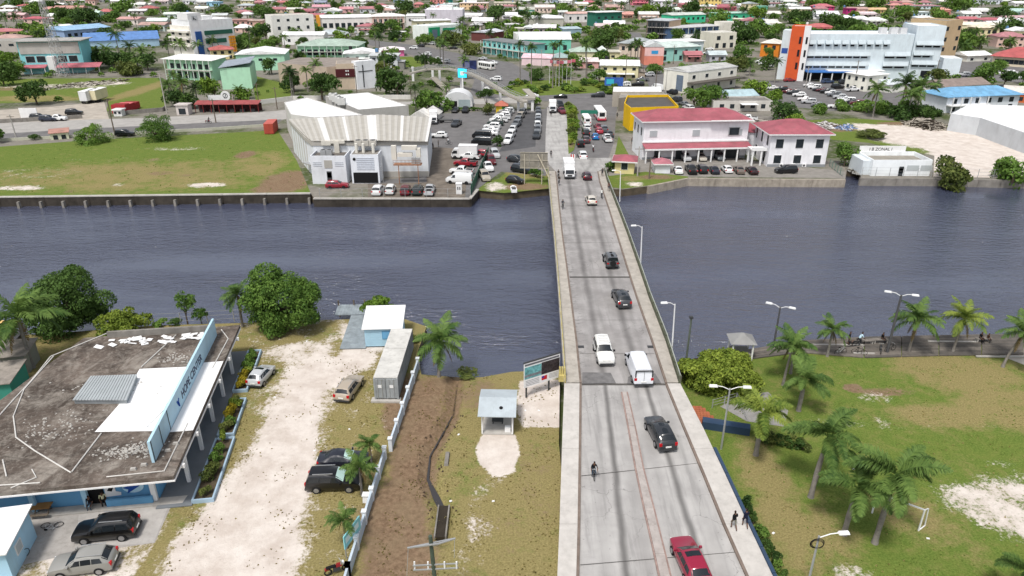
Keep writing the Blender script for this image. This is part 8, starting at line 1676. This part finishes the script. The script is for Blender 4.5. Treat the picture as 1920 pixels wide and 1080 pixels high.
for y in (-1,1):MB().disc((-1.4,y,.38),(0,1,0),.38,.24,14).build('wheel',RUB,t_)
MB().box(-2.6,1.8,-.5,.5,.75,1.0,.3,.2).build('bunk',DARKM,t_)
box_truck(P(813,230),-85,'white truck cab in front of the boat trailer');box_truck(P(872,297),175,'white box truck beside the red pickups')
sk=thing('small_boat','small white skiff drawn up on the slip','boat',P(963,357),R(95));MB().prism([(-1.6,-.55),(1.0,-.6),(1.9,0),(1.0,.6),(-1.6,.55)],.02,.55).build('hull',WHITE,sk);MB().box(-1.3,.8,-.4,.4,.552,.57).build('inside',DARKM,sk);MB().box(-.3,0,-.5,.5,.572,.64).build('seat',WOODG,sk)
for i,(px,py)in enumerate(((968,361),(985,363),(993,361),(998,365))):t_=thing('old_pile','broken concrete pile at the far slip','pile',P(px,py,WZ),0,'broken piles at the slip');MB().box(-.3,.3,-.3,.3,-1,.9+.3*(i % 2),.05,.05).build('stump',CONC,t_)
for px,py,pose,yw,s_,p_,lb,bk in ((1112,284,'cycle',90,'#d8d8da','#303038','motorcyclist in white shirt behind the queue',2),(842,271,'cycle',180,'#d8dadc','#30343c','cyclist in white crossing the dealer yard',1),(1033,296,'walk',-90,'#20242c','#1c1c20','person in dark clothes walking on the left slip road',0),(1033,219,'walk',-80,'#1c2028','#20242c','person walking behind the small box truck',0),(1185,270,'walk',90,'#5a3a34','#2c3038','person by the yellow shop wall',0),(1157,222,'walk',60,'#2c3038','#202020','person crossing near the bus',0),(822,276,'stand',0,'#20242c','#28282c','person beside the warehouse wall',0),(812,280,'stand',40,'#3a2c2c','#202024','second person beside the warehouse wall',0),(391,231,'cycle',0,'#1c1c20','#24242a','motorcyclist on the pale concrete road',2),(840,153,'walk',30,'#a04040','#303030','person walking under the footbridge',0)):
 p=P(px,py,.05 if px>1000 else .02)
 if px in (1033,)and py>280:p.z=.17
 if bk==1:bicycle(p,yw,'bicycle of the '+lb,'#23252a')
 if bk==2:motorbike(p,yw,'motorbike of the '+lb)
 person(pose,p,yw,s_,p_,lb)
# ================================================================ RUBBLE
def rubble(name,pts,n,size,cols,label,hmax=1.0):
 pl=pix(pts);xs=[p[0] for p in pl];ys=[p[1] for p in pl];cx,cy=sum(xs)/len(xs),sum(ys)/len(ys);rg=random.Random(n)
 ms={c_:MB()for c_ in cols};k=0
 while k<n:
  x,y=rg.uniform(min(xs),max(xs)),rg.uniform(min(ys),max(ys))
  if not inpoly(np.array([x]),np.array([y]),pl)[0]:continue
  k+=1;d=min(1,distpoly(np.array([x]),np.array([y]),pl)[0]/4);z=d*hmax*rg.random();a=rg.uniform(0,3.14);L_=size*rg.uniform(.4,2.2)
  ms[rg.choice(cols)].bar((x-L_*math.cos(a),y-L_*math.sin(a),z),(x+L_*math.cos(a),y+L_*math.sin(a),z+rg.uniform(-.2,.4)*size),size*rg.uniform(.15,.5),size*rg.uniform(.1,.3))
 for i,(c_,m)in enumerate(ms.items()):
  o=m.build(name,paint(c_));tag(o,label+[', pale pieces',', dark pieces',', blue pieces'][i],'rubble',None,'stuff')
rubble('rubble',[(1515,240),(1540,228),(1570,232),(1565,242),(1530,246)],220,.7,['#d8d6d4','#6a6058'],'pile of white scrap on the demolition lot',1.2);rubble('rubble',[(1565,240),(1590,233),(1602,240),(1590,246)],120,.6,['#c8c8cc','#5a5a60','#5f7fb0'],'pile of blue white scrap on the demolition lot',1.0)
rubble('rubble',[(1690,232),(1720,222),(1770,234),(1772,246),(1740,244)],420,.8,['#b0a89c','#40382f'],'large heap of broken timber on the demolition lot',1.8);rubble('rubble',[(60,166),(150,155),(240,148),(245,153),(160,163),(70,172)],220,.7,['#a8a498','#4a4438'],'rubble ridge on the depot field',.8);rubble('rubble',[(1330,222),(1420,222),(1480,235),(1400,238)],160,.7,['#b8b2a8','#504a42'],'scrap on the grey rubble lot',.6)
rubble('rubble',[(1590,300),(1612,310),(1612,328),(1590,322)],60,.5,['#a8a8a4','#4a463e'],'debris beside the quay shed',.5)
md_=shrub(P(1642,258),4.2,1.8,'olive','low grassy mound on the demolition lot',name='grass_mound',seed=2,near=2600,cat='mound')
# ================================================================ HOUSES OF THE TOWN
HS=[(63,44,34,9,'#c04a5c','#d8b8b0','hip'),(45,17,24,6,'#c85a5c','#c9c9c4','hip'),(85,24,22,5,'#cf8a80','#d8cfc4','gx'),(128,24,50,8,'#c88878','#d9d4cc','gx'),(197,29,24,6,'#c66060','#b8c8b8','hip'),(178,31,16,7,'#b8d8c4','#a8ccb4','gx'),(10,30,26,9,'#eeeeea','#dcdcd4','gx'),(132,6,18,4,'#d89a90','#d8d4d0','hip'),(157,6,16,4,'#e8e8e8','#c8c8c8','gx'),(240,46,40,10,'#cf9088','#d9cfc8','gx'),(30,36,30,8,'#d8b0b0','#d8a8a8','gx'),(65,8,20,4,'#e8e8e8','#c8ccd0','hip'),(188,4,22,3,'#e0e4e8','#d0d4d4','gx'),
 (262,16,36,7,'#d8e0d0','#d8dcd4','gx'),(258,27,30,5,'#e6e6e6','#b8b4b0','gx'),(295,48,34,9,'#d8ece4','#d0e0d8','gx'),(277,22,30,4,'#b85858','#c8a8a0','hip'),(400,12,24,8,'#86c0dc','#9cc8e0','slab'),(300,8,30,6,'#c8b8b8','#d0ccc8','gx'),(455,30,24,8,'#c07078','#d8c0b8','hip'),(452,48,36,10,'#c48880','#d8a8a0','slab'),(480,50,24,11,'#d8b8a8','#dcb4a4','slab'),(462,34,22,5,'#dcdcdc','#c4c0bc','hip'),(322,34,26,6,'#d8e4d8','#c8d4cc','gx'),(482,10,22,6,'#c88488','#c9b0b0','hip'),(355,8,24,7,'#e8e8ea','#e0e0e4','slab'),(378,22,22,6,'#ecebe4','#dcdad0','gx'),
 (492,6,22,4,'#c4645c','#c8c4c0','hip'),(530,10,18,4,'#c46868','#c8c0b8','gx'),(520,24,30,5,'#b86870','#d8b8a8','gx'),(552,24,28,6,'#d8d8d0','#e0d4c0','gx'),(577,27,30,4,'#b86070','#c8b0a8','gx'),(605,22,36,9,'#d890a0','#c8c0b8','gx'),(600,10,22,5,'#9098a8','#b8b8c0','gx'),(650,24,24,7,'#d88890','#e0b0b0','gx'),(668,15,46,8,'#e4e4e0','#dcdcd8','slab'),(702,20,28,6,'#d0a8a0','#d8c4bc','hip'),(726,20,22,6,'#e8e0e0','#d8d0d0','gx'),(690,6,22,4,'#e8e8e8','#d0d0d0','gx'),(575,36,60,7,'#b85a68','#c8a8a0','gx'),
 (737,24,28,7,'#e4dcdc','#d8d4d4','gx'),(752,5,28,4,'#e4ecf2','#9fb8cc','gx'),(785,14,18,4,'#c87070','#c88c88','hip'),(822,7,30,9,'#d08a80','#d8908a','slab'),(843,9,12,9,'#2f7f76','#2f8f84','slab'),(832,18,26,6,'#a8c8c8','#90b8b8','hip'),(888,18,52,12,'#ecd8d4','#e8c8a0','slab'),(948,14,42,9,'#e8dcc0','#e8dcc8','slab'),(885,38,34,9,'#e8e8e8','#d8d4d0','gx'),(904,48,38,9,'#ececec','#c8c4bc','gx'),(955,36,28,8,'#e8e8ea','#d4d0d4','gx'),(892,56,20,7,'#b8b8b8','#c8b8b0','hip'),(808,20,24,5,'#d8d8dc','#c8c8cc','gx'),(960,56,24,10,'#d8d8d8','#c8c4c0','slab'),
 (988,28,28,10,'#b8b8b0','#7fb8a8','gx'),(1022,24,36,10,'#dcd0cc','#dcc8bc','gx'),(1060,9,24,8,'#e8e8e8','#d8d8d8','gx'),(1043,8,14,8,'#d8e4ec','#b8c8d8','slab'),(1105,10,24,5,'#c85868','#d8b0b0','hip'),(1115,20,22,5,'#d8a8a0','#d0b8b0','hip'),(1165,8,28,5,'#e8e8e8','#d4d4d0','gx'),(1200,10,30,10,'#c85868','#d88090','hip'),(1177,34,20,7,'#d89080','#d0a090','gx'),(970,14,18,8,'#e0dcc8','#e0d8b8','slab'),(985,6,20,4,'#e8e8e8','#c8c8c8','gx'),(967,40,22,7,'#d8d8d4','#c8c0b8','hip'),(1020,62,42,9,'#dcd8d8','#a89c9c','shed'),(973,63,16,8,'#d8d4c8','#d0ccc0','slab'),(993,60,20,6,'#d0d4d4','#b8b8b4','hip'),(1055,30,16,6,'#c8ccc8','#a8a8a8','gx'),(1130,58,26,6,'#c8b8b8','#8a6060','gx'),
 (1240,16,40,14,'#e8e4ea','#e0dce4','slab'),(1332,12,38,14,'#e8c870','#e8cc80','slab'),(1293,14,32,6,'#c86878','#d89090','hip'),(1360,20,40,7,'#b85868','#c87880','hip'),(1367,6,22,5,'#e8e8e8','#d4d4d4','gx'),(1397,16,24,4,'#ececec','#d8d8d8','gx'),(1430,22,16,10,'#7fd8b8','#70c8a8','slab'),(1440,38,24,12,'#d8d8d4','#d0ccc8','slab'),(1345,50,28,5,'#c06878','#c88890','gx'),(1390,44,26,8,'#e8e4c8','#e0dcc0','slab'),(1446,50,24,8,'#d4d0cc','#c8c4c0','gx'),(1270,24,18,5,'#d8ecd8','#c8d8c8','hip'),(1290,82,40,8,'#c4c4c0','#b4b4b0','gx'),(1300,116,30,8,'#c06870','#b89088','gx'),(1345,116,30,10,'#b8c8cc','#b8b8c0','gx'),
 (1475,6,24,4,'#e8ece8','#d8dcd8','gx'),(1450,6,22,6,'#e0e4e0','#d0d4d0','gx'),(1450,34,26,8,'#d4d0c8','#c8c4bc','gx'),(1452,52,26,7,'#e0dcd4','#c4b0a4','hip'),(1543,24,38,12,'#d06070','#b83870','hip'),(1548,36,44,10,'#e8e8ea','#dcdce0','gx'),(1594,33,18,17,'#b83878','#b83078','slab'),(1540,60,46,6,'#c85858','#d8a8a0','hip'),(1612,17,28,6,'#e4e0e0','#d0cccc','gx'),(1642,25,46,6,'#e0b070','#dcb888','gx'),(1622,33,42,6,'#e0c8cc','#d4c4c4','gx'),(1614,42,26,7,'#ececec','#d8d8d8','hip'),(1643,46,36,6,'#e4e8e0','#d0d0c8','hip'),(1650,12,30,4,'#7fa8d0','#b8c8d8','gx'),(1535,10,22,4,'#dce0d8','#c8ccc4','gx'),(1680,16,22,5,'#d88880','#d0a8a0','hip'),
 (1700,14,22,6,'#d87868','#d89888','hip'),(1732,17,60,6,'#d08898','#d0e0e4','slab'),(1728,32,32,9,'#d8e4e8','#d4e4e8','slab'),(1768,28,28,9,'#d8907a','#c88078','hip'),(1735,41,28,6,'#e8e8e8','#d8d8d4','hip'),(1838,27,30,7,'#dcdcd8','#d8d8d4','gx'),(1815,44,30,6,'#c8606c','#d8a8a8','gx'),(1860,46,44,9,'#c45868','#d8d4cc','hip'),(1908,42,42,7,'#d0a0a8','#d8c8c8','gx'),(1912,28,40,7,'#a8d0c4','#a8c8bc','gx'),(1802,6,52,7,'#d8d8d8','#cfd4d8','slab'),(1852,8,50,9,'#e0e0e4','#d0d4dc','slab'),(1882,6,22,5,'#e8e8e8','#d8d8d8','gx'),(1822,33,34,4,'#e8e8e4','#d0d4d0','gx'),(1915,12,26,5,'#e8e8e8','#d8d8d4','gx'),(1775,8,26,5,'#d8d0d0','#c8c8c8','gx')]
SIT=[];TANK=[mat('tank_black',(.02,.02,.022),var=.1),mat('tank_blue',(.10,.2,.35),var=.1),WHITE];ZINC=[mat('zinc_rust'),mat('zinc_grey',(.4,.41,.41),rough=.5,var=.3,dirt=.4),mat('zinc_rusty_red',(.26,.14,.10),rough=.8,var=.4,scale=.6,dirt=.4)]
def house(px,py,wpx,hpx,rc,wc,kind,ang=None):
 p=P(px,py);s=SC(py);W=wpx/s;h=max(3.0,HT(py,hpx));D=max(7,min(W*.75,14));a=R(ang if ang is not None else random.uniform(-9,9)+(px-960)*-.004)
 c,s_=math.cos(a),math.sin(a);A=Vector((p.x-W/2*c,p.y-W/2*s_,0));t=thing('house',None,'house',A,a)
 MB().box(0,W,0,D,-.05,h).build('wall',paint(wc),t);roof_on(t,W,D,h,kind,rc,random.uniform(1.2,2.2)if kind !='slab' else 1,.6)
 st=2 if h>5.2 else 1;n=max(2,int(W/3.4))
 for k in range(st):winset(t,'f',W,D,h*(k+.35)/st,h*(k+.72)/st,n,1.3,1.0,1.0,frame=False)
 o=obj('door',boxmesh(1.0,.1,2.1),WOODP,t);o.location=(W*.5+.9,-.03,0)
 if random.random()<.5 and kind !='slab':MB().prism([(W*.1,-1.8),(W*.9,-1.8),(W*.9,-.03),(W*.1,-.03)],[2.3,2.3,2.6,2.6],[2.4,2.4,2.7,2.7]).build('porch_roof',roofm(rc),t)
 if random.random()<.4:
  wt=MB().tube([(W*.15,D+1.2,0),(W*.15,D+1.2,h+.6)],.7,8).build('tank_stand',CONC,t);MB().tube([(W*.15,D+1.2,h+.62),(W*.15,D+1.2,h+1.9),(W*.15,D+1.2,h+2.1)],[.8,.8,.3],10).build('water_tank',TANK[random.randrange(3)],t)
 if random.random()<.35:MB().box(W+.02,W+2.6,.5,D*.7,0,h*.55).build('lean_to',paint(random.choice(['#8a8a84','#a89a88','#b0b4b0'])),t);MB().prism([(W+.03,.2),(W+2.9,.2),(W+2.9,D*.75),(W+.03,D*.75)],[h*.6,h*.55,h*.55,h*.6],[h*.6+.12,h*.55+.12,h*.55+.12,h*.6+.12]).build('lean_to_roof',ZINC[random.randrange(3)],t)
 size='small' if W<12 else 'long' if W>24 else 'wide' if W>17 else 'mid sized'
 t['label']='%s %s house with %s %s roof' % (size,huename(wc),huename(rc),{'hip':'hipped','gx':'gabled','gy':'gabled','slab':'flat','shed':'sloping'}[kind])
 SIT.append(t);FOOT.append([(A.x+x*c-y*s_,A.y+x*s_+y*c)for x,y in ((-1,-1),(W+1,-1),(W+1,D+1),(-1,D+1))]);return t
for r_ in HS:house(*r_)
def free(x,y,r,polys):
 X,Y=np.array([x]),np.array([y])
 for pl in polys:
  if max(p[0] for p in pl)<x-r or min(p[0] for p in pl)>x+r or max(p[1] for p in pl)<y-r or min(p[1] for p in pl)>y+r:continue
  if inpoly(X,Y,pl)[0] or distpoly(X,Y,pl)[0]<r:return False
 return True
rf=random.Random(21);RC=['#b8606a','#e8e8e8','#e4e4e4','#d8d8d4','#c4c8c8','#c09488','#a8bcb6','#ececec','#b87078','#e0e0de','#b4bcc0','#eeeeee'];WC=['#d8d4cc','#dcd8d0','#d0c4b8','#c8d4d0','#d8b8ac','#b8c8c0','#d8d0a8','#d0d4d8']
def spot(y0,y1):
 Y=math.sqrt(rf.uniform(y0**2,y1**2));X=rf.uniform(-.76,.76)*Y*1.02;return X,Y
k=0
for _ in range(1400):
 if k>=118:break
 X,Y=spot(240,1000)
 if not free(X,Y+4,8,FOOT):continue
 px,py=PJ((X,Y,0));house(px,py,rf.uniform(9,17)*SC(py),rf.uniform(3.2,6.5)*SC(py)*.93,rf.choice(RC),rf.choice(WC),rf.choice(['hip','gx','gx','gy','slab','hip']));k+=1
# ================================================================ TREES OF THE TOWN
def ttree(px,py,wpx,hpx,kd='mid',seed=0,squash=None,lb=None,lod_near=0):
 s=SC(py);r=wpx/s/2;h=HT(py,hpx);t=tree(P(px,py),r,max(h,r*1.1),kd,'',None,lod_near,seed=seed,squash=squash)
 t['label']=lb or '%s %s green leafy tree' % ('big' if r>5.5 else 'mid sized' if r>3.4 else 'small',{'dark':'dark','mid':'mid','light':'light','olive':'olive','lime':'lime'}[kd])
 SIT.append(t);p=P(px,py);FOOT.append([(p.x-r*.5,p.y-r*.5),(p.x+r*.5,p.y-r*.5),(p.x+r*.5,p.y+r*.5),(p.x-r*.5,p.y+r*.5)]);return t
ttree(295,262,88,44,'mid',1,.8,'large dome shaped bush beside the road lane',9000);ttree(175,268,66,38,'mid',2,.8,'ragged green bush right of the roadside hut',6000);ttree(-5,268,30,28,'mid',3,.8,'bush at the left frame edge beside the road',3000);ttree(65,262,22,12,'dark',4,.7,'low dark bush left of the roadside hut');ttree(150,270,26,20,'mid',5,.8,'small bush between hut and ragged bush')
for i,a_ in enumerate([(8,160,60,48,'dark'),(78,76,56,38,'light'),(238,142,60,22,'olive'),(25,150,40,24,'mid'),(605,188,74,60,'dark'),(745,180,78,58,'dark'),(805,206,76,46,'mid'),(640,150,40,30,'dark'),(912,212,34,50,'dark'),(915,216,30,22,'olive'),(455,186,44,22,'light'),(1395,80,74,50,'dark'),(1420,70,60,42,'mid'),(1300,205,60,50,'mid'),(1330,200,60,46,'mid'),(1420,178,56,34,'light'),(1445,190,40,26,'light'),(1465,228,66,42,'dark'),(1490,232,40,24,'light'),(1582,312,56,46,'mid'),(1785,336,92,30,'olive'),(1898,340,84,32,'mid'),(1790,102,60,52,'mid'),(1345,60,50,42,'mid'),(1150,165-18,40,32,'mid'),(1185,134,50,32,'mid'),(1225,138,36,22,'mid'),(1080,132,44,34,'mid'),(1385,110,48,28,'mid'),(1130,100,60,46,'dark'),(840,85,60,30,'olive'),(880,102,44,22,'olive'),(930,65,44,26,'mid'),(955,72,40,20,'light'),(935,42,46,38,'dark'),(738,60,36,28,'mid'),(580,62,40,20,'mid'),(640,78,40,18,'light'),(672,90,40,20,'dark'),(500,80,40,40,'dark'),(520,84,30,20,'mid'),(1560,54,60,34,'dark'),(1590,56,50,26,'dark'),(1480,44,50,30,'dark'),(1510,40,40,26,'dark'),(1495,54,30,14,'light'),(1690,34,50,24,'mid'),(1760,36,50,22,'mid'),(1800,20,60,20,'mid'),(1880,34,50,20,'dark'),(1890,66,60,16,'dark'),(1870,130,40,16,'mid'),(1250,30,40,20,'dark'),(1300,26,50,16,'dark'),(1215,30,50,16,'light'),(1410,12,60,18,'mid'),(1060,26,44,22,'mid'),(1115,28,40,18,'mid'),(760,26,46,20,'dark'),(798,22,20,18,'mid'),(630,26,20,26,'dark'),(555,16,40,20,'mid'),(500,34,44,18,'dark'),(560,30,30,10,'dark'),(30,14,40,14,'mid'),(60,26,44,14,'mid'),(100,20,40,16,'dark'),(120,42,60,22,'dark'),(165,44,60,24,'dark'),(210,42,50,22,'mid'),(235,22,50,26,'mid'),(285,30,30,14,'mid'),(330,28,44,22,'mid'),(345,30,40,18,'dark'),(420,26,36,18,'dark'),(490,26,36,18,'mid'),(230,52,26,16,'dark'),(290,62,30,16,'light'),(1420,44,40,36,'light'),(990,84,20,14,'mid'),(1100,82,30,10,'mid'),(1535,20,60,14,'mid'),(1590,18,60,16,'mid'),(1640,18,50,14,'mid'),(1580,206,44,14,'mid'),(1620,210,50,14,'mid'),(1660,212,50,14,'mid'),(1700,214,50,12,'mid'),(1540,212,40,14,'mid'),(1745,216,44,14,'dark'),(185,128,46,38,'dark'),(216,132,52,42,'dark'),(250,130,48,38,'dark'),(278,132,44,36,'dark'),(330,200,50,36,'dark'),(364,204,46,34,'dark'),(552,172,46,36,'dark'),(1010,150,40,26,'dark'),(1062,148,36,26,'mid'),(1120,120,46,30,'mid'),(1160,128,50,26,'mid'),(1280,140,40,24,'mid'),(1345,136,44,26,'mid'),(1690,222,60,30,'dark'),(1725,222,50,28,'dark')]):
 ttree(*a_,seed=i)
def tpalm(px,py,hpx,crpx,kind='palm',seed=0,col=None,lb=None,near=False):
 h=HT(py,hpx);fl=crpx/SC(py)/2;t=palm(P(px,py),max(h-fl*.25,2),fl,lb or '%s palm tree' % ('tall' if h>9 else 'mid sized' if h>6 else 'small'),'palm',None,near,seed=seed,col=col,trunk_r=.2,nf=16);SIT.append(t);return t
for i,a_ in enumerate([(186,126,34,34),(206,128,40,36),(228,122,62,34),(250,124,42,34),(272,130,40,36),(262,140,28,30),(320,120,42,32),(344,122,44,36),(376,118,38,28),(402,106,34,28),(322,196,42,44),(350,205,56,46),(372,200,40,36),(330,168,30,30),(450,186,22,30),(548,182,52,40),(596,160,44,34),(578,172,44,30),(780,210,48,30),(838,198,36,24),(705,92,40,26),(712,96,30,26),(832,122,44,34),(826,116,40,30),(975,160,80,26),(996,162,76,28),(1036,165,84,26),(1048,150,70,26),(1098,150,66,24),(1194,130,52,30),(1190,118,40,28),(1120,96,40,30),(1140,98,40,32),(1452,156,44,30),(1405,142,28,28),(1636,220,58,58),(1686,215,66,66),(1716,218,62,64),(1700,222,50,56),(1745,200,44,34),(1800,110,30,36),(1835,98,26,36),(1862,84,36,32),(1890,100,26,30),(1250,34,30,24),(1395,40,24,26),(1180,20,24,22),(1165,30,24,22),(1215,22,24,22),(970,26,20,20),(990,52,24,30),(1010,50,24,26),(925,52,34,30),(15,60,34,30),(35,58,30,28),(150,40,26,24),(480,82,30,22),(470,88,34,22),(1838,22,20,20),(1465,36,26,22),(775,34,20,20),(1660,40,20,20)]):
 tpalm(*a_[:2],a_[2],a_[3],seed=i,col=PALMG if i % 3 else PALMD,near=a_[0] in (1636,1686,1716,350,322))
for _ in range(8):pass
# roundabout hedges and shrubs
for i in range(26):
 px=925+i*9.5;py=164+9*math.sin(i*.9)+(i % 3)*2
 if py>178:py=176
 t=shrub(P(px,py),rf.uniform(1.4,2.6),rf.uniform(1.2,2.6),['mid','lime','dark','light'][i % 4],'%s clipped hedge clump on the roundabout' % ['green','lime','dark','light green'][i % 4],'roundabout hedge clumps',name='hedge_clump',seed=i,near=700)
for i in range(6):t=shrub(P(783+i*8,118+i*1.2),1.7,3.6,'dark','round clipped dark shrub beside the church lawn','clipped shrubs by the lawn',name='clipped_shrub',seed=i,near=700)
for i in range(5):t=shrub(P(860+i*9,208),1.2,1.2,'mid','low hedge clump along the dealer yard edge','hedge by the dealer yard',name='hedge_clump',seed=i,near=700)
for px,py,r_,h_ in ((934,275,1.5,2.6),(926,240,.8,1.2),(1004,332,1.6,2.0),(1146,322,1.5,2.4)):shrub(P(px,py),r_,h_,'dark' if px<1000 else 'mid',{934:'round dark shrub at the lower end of the dealer rows',926:'tiny shrub between the dealer rows',1004:'shrub under the tall rusty billboard',1146:'shrub beside the cream kiosk'}[px],seed=px,near=700)
rk_=0
for _ in range(6500):
 if rk_>=250:break
 X,Y=spot(225,460)if rk_<125 else spot(400,760)
 r=rf.uniform(2.6,5.6)
 if not free(X,Y,r*.55,FOOT):continue
 px,py=PJ((X,Y,0))
 if rf.random()<.76:ttree(px,py,2*r*SC(py),rf.uniform(1.25,1.9)*r*SC(py),rf.choice(['dark','dark','mid','mid','olive','light']),rk_)
 else:tpalm(px,py,rf.uniform(7,12)*SC(py)*.9,rf.uniform(5,7.5)*SC(py),seed=rk_,col=rf.choice([PALMG,PALMD]))
 rk_+=1
# undergrowth that fills the gaps between houses: one mass
ug=MB();rg_=np.random.default_rng(5)
cl_=[]
for _ in range(9000):
 X,Y=spot(230,520)if _ % 2 else spot(500,1200)
 if free(X,Y,1.2,FOOT[:]):cl_.append((X,Y,rf.uniform(.8,2.4)if Y<420 else rf.uniform(1.8,4.6)))
 if len(cl_)>2200:break
base=crown_mesh(77,5,64,.27,.8,.8);bv=np.array([v.co[:] for v in base.vertices]);nv=len(bv)
if cl_:
 Vv=np.concatenate([bv*np.array([r,r,r*.9])+np.array([x,y,r*.4])for x,y,r in cl_]);nq=len(Vv)//4
 me=bpy.data.meshes.new('undergrowth');me.vertices.add(len(Vv));me.vertices.foreach_set('co',Vv.ravel());me.loops.add(4*nq);me.loops.foreach_set('vertex_index',np.arange(4*nq,dtype=np.int32));me.polygons.add(nq);me.polygons.foreach_set('loop_start',np.arange(0,4*nq,4,dtype=np.int32));me.update()
 tag(obj('undergrowth',me,LEAF['mid']),'low green undergrowth between the town houses','undergrowth',None,'stuff')
# ================================================================ LABELS THAT SINGLE OUT
LM={'the white clinic':(400,80),'the turquoise offices':(105,115),'the deep blue roof':(230,85),'the mint school':(400,150),'the plain white office':(552,55),'the pale green school roof':(615,95),'the white cross wall':(688,140),'the pink villa':(737,100),'the green fronted bank':(835,65),'the lavender store':(832,35),'the turquoise row':(945,95),'the footbridge':(890,150),'the roundabout':(1040,165),'the dark apartment house':(1240,55),'the coral gable':(1225,110),'the corner house':(1355,80),'the orange tower':(1485,100),'the hospital':(1600,100),'the tan block':(1772,80),'the red roof hall':(1895,110),'the blue roof house':(1840,190),'the yellow shop':(1220,205),'the magenta block':(1594,25),'the yellow tower house':(1332,5),'the peach block':(888,12),'the radio tower':(110,40),'the top left corner':(0,0),'the top right corner':(1920,0),'the broad white hall':(1025,45),'the pink roofed terrace':(605,15),'the cream villa':(1850,65),'the hospital car park':(1550,185),'the vivid mint school':(1290,38),'the red canopy':(425,205)}
ORD=['leftmost','second from left','third from left','fourth from left','fifth from left','sixth from left','seventh from left','eighth from left','ninth from left','tenth from left','eleventh from left','twelfth from left']
for t in SIT:
 lb=t['label']
 if ' beside ' in lb or ' at the ' in lb or ' between ' in lb or 'right of' in lb or 'left of' in lb:continue
 x,y=PJ(t.location)
 n_,(lx,ly)=min(LM.items(),key=lambda q:(q[1][0]-x)**2+(2.2*(q[1][1]-y))**2)
 dx,dy=x-lx,y-ly
 rel='near' if 'corner' in n_ else 'right of' if dx>abs(dy)*1.5+12 else 'left of' if dx<-abs(dy)*1.5-12 else 'behind' if dy<0 else 'in front of'
 t['label']='%s, %s %s' % (lb,rel,n_)
for t in [o for o in C.objects if o.name.startswith('utility_pole')and o.get('label')=='utility pole']:
 x,y=PJ(t.location);n_,(lx,ly)=min(list(LM.items())+[('the riverside field',(300,300)),('the warehouse',(670,280)),('the cream kiosk',(1170,310))],key=lambda q:(q[1][0]-x)**2+(1.5*(q[1][1]-y))**2)
 t['label']='slim utility pole with cross arm %s %s' % ('left of' if x<lx-25 else 'right of' if x>lx+25 else 'by',n_)
from collections import defaultdict
dd_=defaultdict(list)
for o in C.objects:
 if o.parent is None and o.get('label')and not o.get('kind'):dd_[o['label']].append(o)
for lb,os_ in dd_.items():
 if len(os_)>1:
  os_.sort(key=lambda o:PJ(o.location)[0])
  xs=[PJ(o.location)[0] for o in os_];ys=[PJ(o.location)[1] for o in os_]
  vert=max(ys)-min(ys)>1.2*(max(xs)-min(xs))
  if vert:os_.sort(key=lambda o:-PJ(o.location)[1])
  for i,o in enumerate(os_):
   w_=ORD[i] if i<12 else '%dth from left' % (i+1)
   if vert:w_=w_.replace('leftmost','nearest').replace('from left','nearest')
   if i==len(os_)-1:w_='farthest' if vert else 'rightmost'
   o['label']='%s, %s' % (lb,w_)
